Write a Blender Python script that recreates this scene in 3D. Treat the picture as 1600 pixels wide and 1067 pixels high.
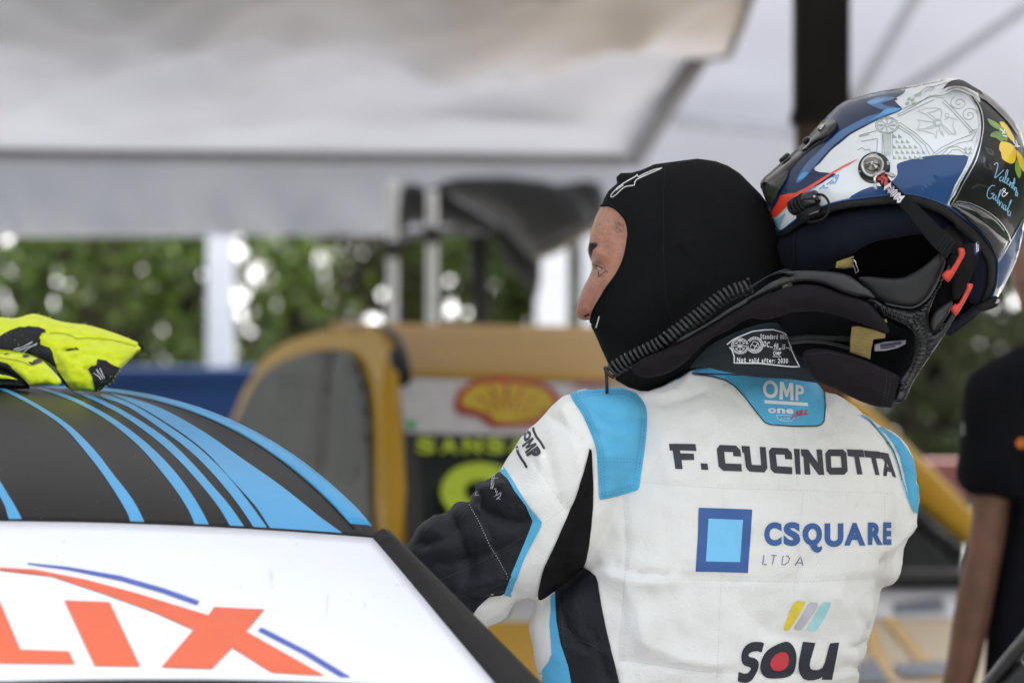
import bpy, bmesh, math, random
import numpy as np
from mathutils import Vector, Matrix, noise
from mathutils.bvhtree import BVHTree
from mathutils.geometry import tessellate_polygon
from mathutils.interpolate import poly_3d_calc

random.seed(7)
rng = np.random.default_rng(7)
for _o in list(bpy.data.objects):
    bpy.data.objects.remove(_o)
scene = bpy.context.scene
col = scene.collection

# ------------------------------------------------------------------ camera
FPX = 6667.0            # focal length in pixels of the 1600 px wide photograph
HZ = 450.0              # row of the horizon
CAMZ = 1.6
PITCH = math.atan((533.5 - HZ) / FPX)
cam_data = bpy.data.cameras.new('camera')
cam_data.sensor_width = 36.0
cam_data.lens = FPX * 36.0 / 1600.0
cam_data.clip_start = 0.1
cam_data.clip_end = 3000.0
cam_data.dof.use_dof = True
cam_data.dof.focus_distance = 4.90
cam_data.dof.aperture_fstop = 5.4
cam = bpy.data.objects.new('camera', cam_data)
col.objects.link(cam)
cam.location = (0, 0, CAMZ)
cam.rotation_euler = (math.pi / 2 - PITCH, 0, 0)
scene.camera = cam

# ------------------------------------------------------------------ world, sun, exposure
SUN_EL, SUN_AZ = math.radians(66), math.radians(24)     # azimuth clockwise from +Y
world = bpy.data.worlds.new('World')
scene.world = world
world.use_nodes = True
nt = world.node_tree
bg = nt.nodes['Background']
sky = nt.nodes.new('ShaderNodeTexSky')
sky.sky_type = 'NISHITA'
sky.sun_disc = False
sky.sun_elevation = SUN_EL
sky.sun_rotation = SUN_AZ
sky.air_density = 1.0
sky.dust_density = 3.0
sky.ozone_density = 1.0
hazy = nt.nodes.new('ShaderNodeHueSaturation')      # hazy, whitish sky
hazy.inputs['Saturation'].default_value = 0.35
nt.links.new(sky.outputs[0], hazy.inputs['Color'])
nt.links.new(hazy.outputs[0], bg.inputs[0])
bg.inputs[1].default_value = 0.13
sun_data = bpy.data.lights.new('sun', 'SUN')
sun_data.energy = 2.0
sun_data.angle = math.radians(2.0)
sun_data.color = (1.0, 0.97, 0.93)
sun = bpy.data.objects.new('sun', sun_data)
col.objects.link(sun)
_d = Vector((math.sin(SUN_AZ) * math.cos(SUN_EL), math.cos(SUN_AZ) * math.cos(SUN_EL), math.sin(SUN_EL)))
sun.rotation_euler = _d.to_track_quat('Z', 'Y').to_euler()
sun.location = _d * 60
scene.view_settings.view_transform = 'Standard'
scene.view_settings.look = 'None'
scene.view_settings.exposure = 2.35
scene.view_settings.gamma = 1.0
scene.view_settings.use_curve_mapping = False
scene.cycles.use_denoising = True
scene.cycles.max_bounces = 8
scene.cycles.transparent_max_bounces = 12

# ------------------------------------------------------------------ pixel rays
_f = Vector((0, math.cos(PITCH), -math.sin(PITCH)))
_u = Vector((0, math.sin(PITCH), math.cos(PITCH)))
CAM = Vector((0, 0, CAMZ))
NF = np.array(_f); NU = np.array(_u); NC = np.array(CAM)


def P(px, py, d):
    return CAM + _f * d + Vector((1, 0, 0)) * ((px - 800) / FPX * d) + _u * (-(py - 533.5) / FPX * d)


def PA(px, py, d):
    px = np.asarray(px, float); py = np.asarray(py, float); d = np.asarray(d, float) + 0 * px
    return NC + d[:, None] * NF + ((px - 800) / FPX * d)[:, None] * np.array([1., 0, 0]) + (-(py - 533.5) / FPX * d)[:, None] * NU


def proj(v):
    v = np.asarray(v, float) - NC
    d = v @ NF
    return 800 + v[:, 0] / d * FPX, 533.5 - (v @ NU) / d * FPX, d


def Z(sc, ox, oy, pts):
    return [(ox + x / sc, oy + y / sc) for x, y in pts]


def smooth(pts, n=5, closed=True):
    pts = [tuple(p) for p in pts]
    m = len(pts); out = []
    rngk = range(m) if closed else range(m - 1)
    for i in rngk:
        if closed:
            p0, p1, p2, p3 = pts[i - 1], pts[i], pts[(i + 1) % m], pts[(i + 2) % m]
        else:
            p0, p1, p2, p3 = pts[max(i - 1, 0)], pts[i], pts[i + 1], pts[min(i + 2, m - 1)]
        for k in range(n):
            t = k / n
            out.append(tuple(0.5 * ((2 * b) + (-a + c) * t + (2 * a - 5 * b + 4 * c - d) * t * t + (-a + 3 * b - 3 * c + d) * t ** 3)
                             for a, b, c, d in zip(p0, p1, p2, p3)))
    if not closed:
        out.append(pts[-1])
    return out


# ------------------------------------------------------------------ materials
def mat(name, color, rough=0.6, metal=0.0, coat=0.0, var=0.12, vscale=30.0, bump=0.0, bscale=200.0, spec=0.5, trans=0.0,
        color2=None, sheen=0.0, sss=0.0, stretch=None, coatrough=0.05, detail=4.0, bump2=None):
    m = bpy.data.materials.new(name)
    m.use_nodes = True
    t = m.node_tree; N = t.nodes; L = t.links
    b = N['Principled BSDF']
    tc = N.new('ShaderNodeTexCoord')
    mp = N.new('ShaderNodeMapping')
    if stretch:
        mp.inputs['Scale'].default_value = stretch
    L.new(tc.outputs['Object'], mp.inputs[0])
    nz = N.new('ShaderNodeTexNoise')
    nz.inputs['Scale'].default_value = vscale
    nz.inputs['Detail'].default_value = detail
    L.new(mp.outputs[0], nz.inputs['Vector'])
    rp = N.new('ShaderNodeValToRGB')
    c = color
    lo = tuple(max(0, x * (1 - var)) for x in c) if color2 is None else color2
    hi = tuple(min(1, x * (1 + var)) for x in c) if color2 is None else c
    rp.color_ramp.elements[0].position = 0.35
    rp.color_ramp.elements[1].position = 0.65
    rp.color_ramp.elements[0].color = (*lo, 1)
    rp.color_ramp.elements[1].color = (*hi, 1)
    L.new(nz.outputs[0], rp.inputs[0])
    L.new(rp.outputs[0], b.inputs['Base Color'])
    b.inputs['Roughness'].default_value = rough
    b.inputs['Metallic'].default_value = metal
    b.inputs['Specular IOR Level'].default_value = spec
    if coat:
        b.inputs['Coat Weight'].default_value = coat
        b.inputs['Coat Roughness'].default_value = coatrough
    if trans:
        b.inputs['Transmission Weight'].default_value = trans
    if sheen:
        b.inputs['Sheen Weight'].default_value = sheen
        b.inputs['Sheen Roughness'].default_value = 0.5
    if sss:
        b.inputs['Subsurface Weight'].default_value = sss
        b.inputs['Subsurface Radius'].default_value = (0.008, 0.003, 0.0015)
        b.inputs['Subsurface Scale'].default_value = 1.0
    if bump:
        n2 = N.new('ShaderNodeTexNoise')
        n2.inputs['Scale'].default_value = bscale
        n2.inputs['Detail'].default_value = 3
        L.new(mp.outputs[0], n2.inputs['Vector'])
        bp = N.new('ShaderNodeBump')
        bp.inputs['Strength'].default_value = bump
        bp.inputs['Distance'].default_value = 0.002
        L.new(n2.outputs[0], bp.inputs['Height'])
        L.new(bp.outputs[0], b.inputs['Normal'])
        if bump2:
            n3 = N.new('ShaderNodeTexNoise')
            n3.inputs['Scale'].default_value = bump2[1]
            n3.inputs['Detail'].default_value = 5
            n3.inputs['Distortion'].default_value = 0.6
            L.new(mp.outputs[0], n3.inputs['Vector'])
            b3 = N.new('ShaderNodeBump')
            b3.inputs['Strength'].default_value = bump2[0]
            b3.inputs['Distance'].default_value = bump2[2]
            L.new(n3.outputs[0], b3.inputs['Height'])
            L.new(b3.outputs[0], bp.inputs['Normal'])
    return m


def cloth_translucent(name, color, trans_w, vs=2.0):
    m = mat(name, color, 0.8, var=0.05, vscale=vs)
    t = m.node_tree; N = t.nodes; L = t.links
    b = N['Principled BSDF']; out = N['Material Output']
    tr = N.new('ShaderNodeBsdfTranslucent')
    tr.inputs[0].default_value = (*color, 1)
    mx = N.new('ShaderNodeMixShader')
    mx.inputs[0].default_value = trans_w
    L.new(b.outputs[0], mx.inputs[1]); L.new(tr.outputs[0], mx.inputs[2])
    L.new(mx.outputs[0], out.inputs[0])
    return m


# ------------------------------------------------------------------ objects
def thing(name, label, cat, loc, group=None):
    o = bpy.data.objects.new(name, None)
    o.empty_display_size = 0.1
    col.objects.link(o)
    o.location = loc
    o['label'] = label; o['category'] = cat
    if group:
        o['group'] = group
    return o


def par(o, parent):
    if parent is not None:
        o.parent = parent
        if parent.type == 'EMPTY':
            o.matrix_parent_inverse = Matrix.Translation(-parent.location)
    return o


def obj(name, verts, faces, m, parent=None, sm=True, normals=None, label=None, kind=None):
    me = bpy.data.meshes.new(name)
    me.from_pydata([tuple(v) for v in verts], [], [tuple(int(i) for i in f) for f in faces])
    for k in (m if isinstance(m, (list, tuple)) else [m]):
        me.materials.append(k)
    if sm:
        me.polygons.foreach_set('use_smooth', [True] * len(me.polygons))
    me.update()
    if normals is not None:
        me.normals_split_custom_set_from_vertices([tuple(n) for n in normals])
    o = bpy.data.objects.new(name, me)
    col.objects.link(o)
    par(o, parent)
    if label:
        o['label'] = label
    if kind:
        o['kind'] = kind
    return o


def tag(o, label, cat, group=None):
    o['label'] = label; o['category'] = cat
    if group:
        o['group'] = group
    return o


# ------------------------------------------------------------------ 2-D polygons
def inside(poly, x, y):
    x = np.asarray(x, float); y = np.asarray(y, float)
    r = np.zeros(x.shape, bool)
    n = len(poly)
    for i in range(n):
        x1, y1 = poly[i]; x2, y2 = poly[(i + 1) % n]
        if y1 == y2:
            continue
        c = ((y1 > y) != (y2 > y)) & (x < (x2 - x1) * (y - y1) / (y2 - y1) + x1)
        r ^= c
    return r


def dist(poly, x, y, closed=True):
    x = np.asarray(x, float); y = np.asarray(y, float)
    best = np.full(x.shape, 1e18)
    n = len(poly)
    for i in range(n if closed else n - 1):
        x1, y1 = poly[i]; x2, y2 = poly[(i + 1) % n]
        dx, dy = x2 - x1, y2 - y1
        l2 = dx * dx + dy * dy
        if l2 == 0:
            continue
        t = np.clip(((x - x1) * dx + (y - y1) * dy) / l2, 0, 1)
        best = np.minimum(best, (x - x1 - t * dx) ** 2 + (y - y1 - t * dy) ** 2)
    return np.sqrt(best)


def area(poly):
    return 0.5 * sum(poly[i][0] * poly[(i + 1) % len(poly)][1] - poly[(i + 1) % len(poly)][0] * poly[i][1] for i in range(len(poly)))


def dedupe(loop):
    out = []
    for p in loop:
        if not out or abs(p[0] - out[-1][0]) + abs(p[1] - out[-1][1]) > 1e-3:
            out.append((float(p[0]), float(p[1])))
    if len(out) > 2 and abs(out[0][0] - out[-1][0]) + abs(out[0][1] - out[-1][1]) < 1e-3:
        out.pop()
    return out


def grid_cut(bm, pitch):
    xs = [v.co.x for v in bm.verts]; ys = [v.co.y for v in bm.verts]
    for ax, lo, hi in ((0, min(xs), max(xs)), (1, min(ys), max(ys))):
        k = math.floor(lo / pitch)
        while True:
            c = (k + 0.3713) * pitch
            k += 1
            if c <= lo + 1e-4:
                continue
            if c >= hi - 1e-4:
                break
            co = (c, 0, 0) if ax == 0 else (0, c, 0)
            no = (1, 0, 0) if ax == 0 else (0, 1, 0)
            bmesh.ops.bisect_plane(bm, geom=bm.verts[:] + bm.edges[:] + bm.faces[:], dist=1e-4, plane_co=co, plane_no=no)


def cells(loops, pitch):
    """polygons (outer loop, then holes) cut by a square grid: 2-D verts and faces"""
    loops = [dedupe(l) for l in loops]
    A = abs(area(loops[0])) - sum(abs(area(l)) for l in loops[1:])
    for attempt in (0, 1):
        bm = bmesh.new()
        if attempt == 0 and len(loops) == 1:
            bm.faces.new([bm.verts.new((x, y, 0)) for x, y in loops[0]])
        else:
            flat = [Vector((x, y, 0)) for l in loops for x, y in l]
            vs = [bm.verts.new(p) for p in flat]
            for tri in tessellate_polygon([[Vector((x, y, 0)) for x, y in l] for l in loops]):
                try:
                    bm.faces.new([vs[i] for i in tri])
                except ValueError:
                    pass
        if pitch:
            grid_cut(bm, pitch)
        a = sum(f.calc_area() for f in bm.faces)
        if abs(a - A) < 0.03 * A + 1 or attempt == 1 or len(loops) > 1:
            break
        bm.free()
    bm.verts.index_update()
    V = np.array([(v.co.x, v.co.y) for v in bm.verts])
    Fc = [[v.index for v in f.verts] for f in bm.faces]
    bm.free()
    # orientation: facing the camera (x right, y down, so clockwise on screen needs reversing)
    out = []
    for f in Fc:
        a = sum(V[f[i]][0] * V[f[(i + 1) % len(f)]][1] - V[f[(i + 1) % len(f)]][0] * V[f[i]][1] for i in range(len(f)))
        out.append(f[::-1] if a > 0 else f)
    return V, out


class Field:
    """height of a shape blown up between its outline (solves a Poisson equation on a raster)"""
    def __init__(s, poly, h=5.0, power=0.5):
        s.poly = dedupe(poly); s.h = h; s.p = power
        a = np.array(s.poly)
        x0, y0 = a.min(0) - 3 * h; x1, y1 = a.max(0) + 3 * h
        u = None
        for lev in (4, 2, 1):
            g = h * lev
            nx = int((x1 - x0) / g) + 2; ny = int((y1 - y0) / g) + 2
            X, Y = np.meshgrid(x0 + np.arange(nx) * g, y0 + np.arange(ny) * g)
            M = inside(s.poly, X.ravel(), Y.ravel()).reshape(X.shape)
            M[0] = M[-1] = False; M[:, 0] = M[:, -1] = False
            if u is None:
                v = np.zeros(X.shape)
            else:
                v = s._bil(u, x0, y0, gp, X, Y)
            v = np.where(M, v, 0)
            for _ in range(600 if lev == 4 else 250):
                w = np.zeros_like(v)
                w[1:-1, 1:-1] = 0.25 * (v[:-2, 1:-1] + v[2:, 1:-1] + v[1:-1, :-2] + v[1:-1, 2:] + g * g)
                v = np.where(M, w, 0)
            u = v; gp = g
        d = dist(s.poly, X.ravel(), Y.ravel()).reshape(X.shape)
        ok = M & (d > h)
        r = np.where(ok, u / np.maximum(d, 1e-6), 0); wgt = ok.astype(float)
        for _ in range(6):
            rs = np.zeros_like(r); ws = np.zeros_like(r)
            for dy in (-1, 0, 1):
                for dx in (-1, 0, 1):
                    rs += np.roll(np.roll(r * wgt, dy, 0), dx, 1); ws += np.roll(np.roll(wgt, dy, 0), dx, 1)
            new = (wgt == 0) & (ws > 0)
            r = np.where(new, rs / np.maximum(ws, 1e-9), r)
            wgt = np.where(new, 1, wgt)
        s.r, s.x0, s.y0 = r, x0, y0
        s.umax = u.max()

    @staticmethod
    def _bil(u, x0, y0, g, X, Y):
        fx = np.clip((X - x0) / g, 0, u.shape[1] - 1.001); fy = np.clip((Y - y0) / g, 0, u.shape[0] - 1.001)
        i = fx.astype(int); j = fy.astype(int); a = fx - i; b = fy - j
        return (u[j, i] * (1 - a) + u[j, i + 1] * a) * (1 - b) + (u[j + 1, i] * (1 - a) + u[j + 1, i + 1] * a) * b

    def z(s, x, y):
        x = np.asarray(x, float); y = np.asarray(y, float)
        d = np.where(inside(s.poly, x, y), dist(s.poly, x, y), 0)
        u = d * s._bil(s.r, s.x0, s.y0, s.h, x, y)
        return np.clip(u / s.umax, 0, 1.2) ** s.p


def shell_data(poly, field, depth, T, pitch, back=1.0, sides='both', disp=None, off=0.0):
    """front (towards camera) and back of a blown-up shape; depth(px,py) -> middle depth; T half thickness (m)"""
    V, Fc = cells([poly], pitch)
    x, y = V[:, 0], V[:, 1]
    z = field.z(x, y)
    d0 = depth(x, y) + 0 * x
    zz = T * z + off
    if disp is not None:
        zz = zz + disp(x, y) * np.minimum(1, z * 3)
    front = PA(x, y, d0 - zz)
    verts = list(front); faces = [list(f) for f in Fc]
    if sides == 'both':
        rim = z < 1e-4
        idx = np.zeros(len(x), int)
        backv = PA(x, y, d0 + (T * z + off) * back)
        for i in range(len(x)):
            if rim[i] and off == 0:
                idx[i] = i
            else:
                idx[i] = len(verts); verts.append(backv[i])
        for f in Fc:
            g = [idx[i] for i in f][::-1]
            if any(idx[i] != i for i in f):
                faces.append(g)
    return np.array(verts), faces


def const(d):
    return lambda x, y: d + 0 * np.asarray(x, float)


def plane(d, x0=0, y0=0, kx=0.0, ky=0.0):
    """depth in metres that changes by kx, ky metres per 100 px"""
    return lambda x, y: d + (np.asarray(x, float) - x0) * kx / 100 + (np.asarray(y, float) - y0) * ky / 100


def pillow(name, poly, depth, T, m, parent=None, pitch=5.0, power=0.5, h=None, back=1.0, label=None, disp=None):
    f = Field(poly, h or max(1.2, pitch * 0.7), power)
    v, fc = shell_data(poly, f, depth, T, pitch, back, disp=disp)
    return obj(name, v, fc, m, parent, label=label)


class Target:
    """surfaces that prints, patches and stitches are laid on"""
    def __init__(s, objs):
        s.V = []; s.F = []; s.N = []
        for o in objs:
            me = o.data; b = len(s.V)
            s.V += [v.co.copy() for v in me.vertices]
            s.N += [v.normal.copy() for v in me.vertices]
            s.F += [[b + i for i in p.vertices] for p in me.polygons]
        s.bvh = BVHTree.FromPolygons(s.V, s.F)

    def hit(s, px, py):
        d = (P(px, py, 1.0) - CAM).normalized()
        loc, n, i, _ = s.bvh.ray_cast(CAM, d)
        if loc is None:
            return None
        f = s.F[i]
        w = poly_3d_calc([s.V[k] for k in f], loc)
        nn = Vector((0, 0, 0))
        for k, a in zip(f, w):
            nn += s.N[k] * a
        if nn.length < 1e-6:
            nn = n
        nn.normalize()
        if nn.dot(d) > -0.02:
            nn = (nn - d * (nn.dot(d) + 0.05)).normalized()
        return loc, nn


def lay(name, V, Fc, target, off, m, parent, label=None):
    pos = []; nor = []; ok = []
    for x, y in V:
        h = target.hit(x, y)
        if h is None:
            pos.append((0, 0, 0)); nor.append((0, -1, 0)); ok.append(False)
        else:
            pos.append(h[0] + h[1] * off); nor.append(h[1]); ok.append(True)
    faces = [f for f in Fc if all(ok[i] for i in f)]
    used = sorted({i for f in faces for i in f})
    mp = {k: j for j, k in enumerate(used)}
    return obj(name, [pos[i] for i in used], [[mp[i] for i in f] for f in faces], m, parent,
               normals=[nor[i] for i in used], label=label)


def decal(name, polys, target, off, m, parent, pitch=8.0, label=None):
    """polys: list of polygons; a polygon is a loop or a list [outer, hole, ...]"""
    VV = []; FF = []
    for p in polys:
        loops = p if isinstance(p[0][0], (list, tuple)) else [p]
        V, Fc = cells(loops, pitch)
        b = len(VV)
        VV += [tuple(v) for v in V]
        FF += [[b + i for i in f] for f in Fc]
    return lay(name, VV, FF, target, off, m, parent, label)


def ribbon(pts, w, closed=False):
    """a line of width w px as quads"""
    pts = dedupe(pts)
    n = len(pts); A = np.array(pts, float)
    V = []; Fc = []
    for i in range(n):
        a = A[i - 1] if (i > 0 or closed) else A[i]
        b = A[(i + 1) % n] if (i < n - 1 or closed) else A[i]
        t = b - a
        t = t / (np.linalg.norm(t) + 1e-9)
        nn = np.array([-t[1], t[0]])
        ww = w[i] if isinstance(w, (list, tuple)) else w
        V += [tuple(A[i] + nn * ww / 2), tuple(A[i] - nn * ww / 2)]
    for i in range(n if closed else n - 1):
        j = (i + 1) % n
        f = [2 * i, 2 * j, 2 * j + 1, 2 * i + 1]
        a = sum(V[f[k]][0] * V[f[(k + 1) % 4]][1] - V[f[(k + 1) % 4]][0] * V[f[k]][1] for k in range(4))
        Fc.append(f[::-1] if a > 0 else f)
    return V, Fc


def strokes(name, lines, w, target, off, m, parent, label=None, step=6.0, closed=False):
    VV = []; FF = []
    for ln in lines:
        pts = []
        q = list(ln) + ([ln[0]] if closed else [])
        for a, b in zip(q[:-1], q[1:]):
            k = max(1, int(math.hypot(b[0] - a[0], b[1] - a[1]) / step))
            pts += [(a[0] + (b[0] - a[0]) * i / k, a[1] + (b[1] - a[1]) * i / k) for i in range(k)]
        pts.append(q[-1])
        V, Fc = ribbon(pts, w)
        b = len(VV)
        VV += V; FF += [[b + i for i in f] for f in Fc]
    return lay(name, VV, FF, target, off, m, parent, label)


def dashes(line, on, offl):
    out = []; pts = list(line)
    acc = 0.0; cur = []
    drawing = True
    for a, b in zip(pts[:-1], pts[1:]):
        L = math.hypot(b[0] - a[0], b[1] - a[1])
        k = max(1, int(L / 0.5))
        for i in range(k):
            p = (a[0] + (b[0] - a[0]) * i / k, a[1] + (b[1] - a[1]) * i / k)
            acc += L / k
            if drawing:
                cur.append(p)
                if acc > on:
                    if len(cur) > 1:
                        out.append([cur[0], cur[-1]])
                    cur = []; acc = 0; drawing = False
            elif acc > offl:
                acc = 0; drawing = True
    return out


_glyphs = {}


def glyph(ch, bold=0.0):
    key = (ch, bold)
    if key not in _glyphs:
        c = bpy.data.curves.new('lettering', 'FONT')
        c.body = ch
        c.dimensions = '2D'
        c.offset = bold
        c.resolution_u = 5
        o = bpy.data.objects.new('lettering', c)
        col.objects.link(o)
        dg = bpy.context.evaluated_depsgraph_get()
        me = bpy.data.meshes.new_from_object(o.evaluated_get(dg))
        V = np.array([(v.co.x, v.co.y) for v in me.vertices])
        Fc = [list(p.vertices) for p in me.polygons]
        bpy.data.objects.remove(o); bpy.data.curves.remove(c); bpy.data.meshes.remove(me)
        lo = V.min(0); hi = V.max(0)
        _glyphs[key] = ((V - lo) / (hi - lo), Fc, (hi - lo)[0] / (hi - lo)[1])
    return _glyphs[key]


def text_cells(items, bold=0.0, pitch=10.0):
    """items: (text, quad) with quad = top left, top right, bottom right, bottom left in px"""
    VV = []; FF = []
    for ch, (tl, tr, br, bl) in items:
        U, Fc, _ = glyph(ch, bold)
        bm = bmesh.new()
        vs = []
        for u, v in U:
            top = (tl[0] + (tr[0] - tl[0]) * u, tl[1] + (tr[1] - tl[1]) * u)
            bot = (bl[0] + (br[0] - bl[0]) * u, bl[1] + (br[1] - bl[1]) * u)
            vs.append(bm.verts.new((bot[0] + (top[0] - bot[0]) * v, bot[1] + (top[1] - bot[1]) * v, 0)))
        for f in Fc:
            try:
                bm.faces.new([vs[i] for i in f])
            except ValueError:
                pass
        bmesh.ops.remove_doubles(bm, verts=bm.verts[:], dist=1e-4)
        if pitch:
            grid_cut(bm, pitch)
        bm.verts.index_update()
        b = len(VV)
        VV += [(v.co.x, v.co.y) for v in bm.verts]
        for f in bm.faces:
            ids = [v.index for v in f.verts]
            a = sum(VV[b + ids[k]][0] * VV[b + ids[(k + 1) % len(ids)]][1] - VV[b + ids[(k + 1) % len(ids)]][0] * VV[b + ids[k]][1] for k in range(len(ids)))
            FF.append([b + i for i in (ids[::-1] if a > 0 else ids)])
        bm.free()
    return VV, FF


def box2(x0, y0, x1, y1, sc=1, ox=0, oy=0, shear=0.0, rise=0.0):
    """axis-aligned quad in zoom coordinates; rise lowers the right end, shear moves the bottom left"""
    return Z(sc, ox, oy, [(x0, y0), (x1, y0 + rise), (x1 - shear, y1 + rise), (x0 - shear, y1)])


def text(name, items, target, off, m, parent, bold=0.0, pitch=10.0, label=None):
    V, Fc = text_cells(items, bold, pitch)
    return lay(name, V, Fc, target, off, m, parent, label)


# ------------------------------------------------------------------ solid helpers
def tube_data(path, r, n=10, cap=True):
    path = [Vector(p) for p in path]
    V = []; Fc = []
    ref = None
    for i, p in enumerate(path):
        a = path[max(i - 1, 0)]; b = path[min(i + 1, len(path) - 1)]
        t = (b - a).normalized()
        if ref is None:
            ref = t.orthogonal().normalized()
        ref = (ref - t * ref.dot(t)).normalized()
        q = t.cross(ref)
        rr = r[i] if isinstance(r, (list, tuple)) else r
        for k in range(n):
            an = 2 * math.pi * k / n
            V.append(p + ref * (rr * math.cos(an)) + q * (rr * math.sin(an)))
    for i in range(len(path) - 1):
        for k in range(n):
            Fc.append([i * n + k, i * n + (k + 1) % n, (i + 1) * n + (k + 1) % n, (i + 1) * n + k])
    if cap:
        Fc.append(list(range(n))[::-1]); Fc.append([(len(path) - 1) * n + k for k in range(n)])
    return V, Fc


def tube(name, path, r, m, parent=None, n=10, label=None):
    V, Fc = tube_data(path, r, n)
    return obj(name, V, Fc, m, parent, label=label)


def join(*ds):
    V = []; Fc = []
    for v, f in ds:
        b = len(V)
        V += [tuple(q) for q in v]
        Fc += [[b + i for i in g] for g in f]
    return V, Fc


def boxm(name, c, s, m, parent=None, bev=0.006, rz=0.0, label=None, kind=None):
    bm = bmesh.new()
    bmesh.ops.create_cube(bm, size=1)
    bmesh.ops.scale(bm, vec=s, verts=bm.verts)
    if bev:
        bmesh.ops.bevel(bm, geom=bm.edges[:], offset=bev, segments=2, affect='EDGES', profile=0.5)
    bmesh.ops.rotate(bm, cent=(0, 0, 0), matrix=Matrix.Rotation(rz, 3, 'Z'), verts=bm.verts)
    bmesh.ops.translate(bm, vec=c, verts=bm.verts)
    V = [v.co.copy() for v in bm.verts]; bm.verts.index_update()
    Fc = [[v.index for v in f.verts] for f in bm.faces]
    bm.free()
    return obj(name, V, Fc, m, parent, sm=False, label=label, kind=kind)


def sheet(name, fn, nu, nv, m, parent=None, thick=0.0, label=None, kind=None, flip=False):
    """fn(u, v) -> point, u, v in 0..1; thick: a second skin so that it has depth"""
    V = [Vector(fn(i / nu, j / nv)) for j in range(nv + 1) for i in range(nu + 1)]
    Fc = [[j * (nu + 1) + i, j * (nu + 1) + i + 1, (j + 1) * (nu + 1) + i + 1, (j + 1) * (nu + 1) + i] for j in range(nv) for i in range(nu)]
    if flip:
        Fc = [f[::-1] for f in Fc]
    o = obj(name, V, Fc, m, parent, label=label, kind=kind)
    if thick:
        sol = o.modifiers.new('thickness', 'SOLIDIFY')
        sol.thickness = thick
        sol.offset = -1
    return o


def patch(name, corners, m, parent=None, nu=16, nv=10, bulge=0.0, thick=0.0, out=(0, 0, 1), label=None, flip=True):
    """quad between four (px, py, depth) corners: top left, top right, bottom right, bottom left"""
    tl, tr, br, bl = [P(*c) for c in corners]
    o_ = Vector(out)
    def fn(u, v):
        p = (tl * (1 - u) + tr * u) * (1 - v) + (bl * (1 - u) + br * u) * v
        return p + o_ * (bulge * 16 * u * (1 - u) * v * (1 - v) / 1.0)
    return sheet(name, fn, nu, nv, m, parent, thick, label, flip=flip)


def lathe_data(profile, centre, axis, n=24):
    axis = Vector(axis).normalized()
    e = axis.orthogonal().normalized(); g = axis.cross(e)
    V = []; Fc = []
    for r, h in profile:
        for k in range(n):
            a = 2 * math.pi * k / n
            V.append(Vector(centre) + axis * h + e * (r * math.cos(a)) + g * (r * math.sin(a)))
    for i in range(len(profile) - 1):
        for k in range(n):
            Fc.append([i * n + k, i * n + (k + 1) % n, (i + 1) * n + (k + 1) % n, (i + 1) * n + k])
    Fc.append([(len(profile) - 1) * n + k for k in range(n)])
    Fc.append(list(range(n))[::-1])
    return V, Fc


def lathe(name, profile, centre, axis, m, parent=None, n=24, label=None):
    V, Fc = lathe_data(profile, centre, axis, n)
    return obj(name, V, Fc, m, parent, label=label)


def remesh(name, V, Fc, vox, smooth_it=4):
    me = bpy.data.meshes.new(name)
    me.from_pydata([tuple(v) for v in V], [], [tuple(int(i) for i in f) for f in Fc])
    o = bpy.data.objects.new(name, me)
    col.objects.link(o)
    r = o.modifiers.new('r', 'REMESH'); r.mode = 'VOXEL'; r.voxel_size = vox
    if smooth_it:
        s_ = o.modifiers.new('s', 'SMOOTH'); s_.factor = 0.5; s_.iterations = smooth_it
    dg = bpy.context.evaluated_depsgraph_get()
    out = bpy.data.meshes.new_from_object(o.evaluated_get(dg))
    bpy.data.objects.remove(o); bpy.data.meshes.remove(me)
    V2 = np.array([v.co[:] for v in out.vertices]); F2 = [list(p.vertices) for p in out.polygons]
    N2 = np.array([v.normal[:] for v in out.vertices])
    bpy.data.meshes.remove(out)
    return V2, F2, N2


def hand_data(wrist, d, side, palm_n, size=0.185, curl=0.5):
    """a slightly curled hand: palm, four fingers, thumb on the side"""
    d = Vector(d).normalized(); side = Vector(side).normalized(); n = Vector(palm_n).normalized()
    w = Vector(wrist); parts = []
    L = size
    parts.append(tube_data([w, w + d * L * 0.15, w + d * L * 0.3, w + d * L * 0.48], [0.026, 0.032, 0.036, 0.034], 12))
    for k, (o, ln) in enumerate(((-0.030, 0.40), (-0.010, 0.46), (0.010, 0.43), (0.029, 0.34))):
        b = w + d * L * 0.42 + side * o
        l = L * ln
        p1 = b + d * l * 0.45 + n * 0.004
        p2 = p1 + (d * math.cos(curl) + n * math.sin(curl)) * l * 0.33
        p3 = p2 + (d * math.cos(curl * 1.9) + n * math.sin(curl * 1.9)) * l * 0.24
        parts.append(tube_data([b, p1, p2, p3], [0.0105, 0.0095, 0.0085, 0.0065], 8))
    b = w + d * L * 0.14 - side * 0.026
    p1 = b - side * 0.022 + d * 0.030 + n * 0.008
    p2 = p1 - side * 0.010 + d * 0.030 + n * 0.010
    parts.append(tube_data([b, p1, p2, p2 + d * 0.020 + n * 0.006], [0.015, 0.012, 0.010, 0.008], 8))
    return join(*parts)

# ================================================================== SETTING
M_asphalt = mat('pale_concrete', (0.34, 0.33, 0.32), 0.85, var=0.25, vscale=3, bump=0.5, bscale=120)
g = obj('ground', [(-120, -60, 0), (120, -60, 0), (120, 300, 0), (-120, 300, 0)], [[0, 1, 2, 3]], M_asphalt, sm=False, kind='structure')

M_slope = mat('backdrop_pale', (0.62, 0.61, 0.59), 0.95, var=0.08, vscale=0.4)
sheet('gap_backdrop', lambda u, v: Vector((-70 + 140 * u, 30 + 60 * v, -0.3 + 13 * v + 0.5 * noise.noise(Vector((u * 9, v * 5, 0))))), 60, 24, M_slope, kind='structure')  # made-up bright slope so the leaf gaps read as pale sky
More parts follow.
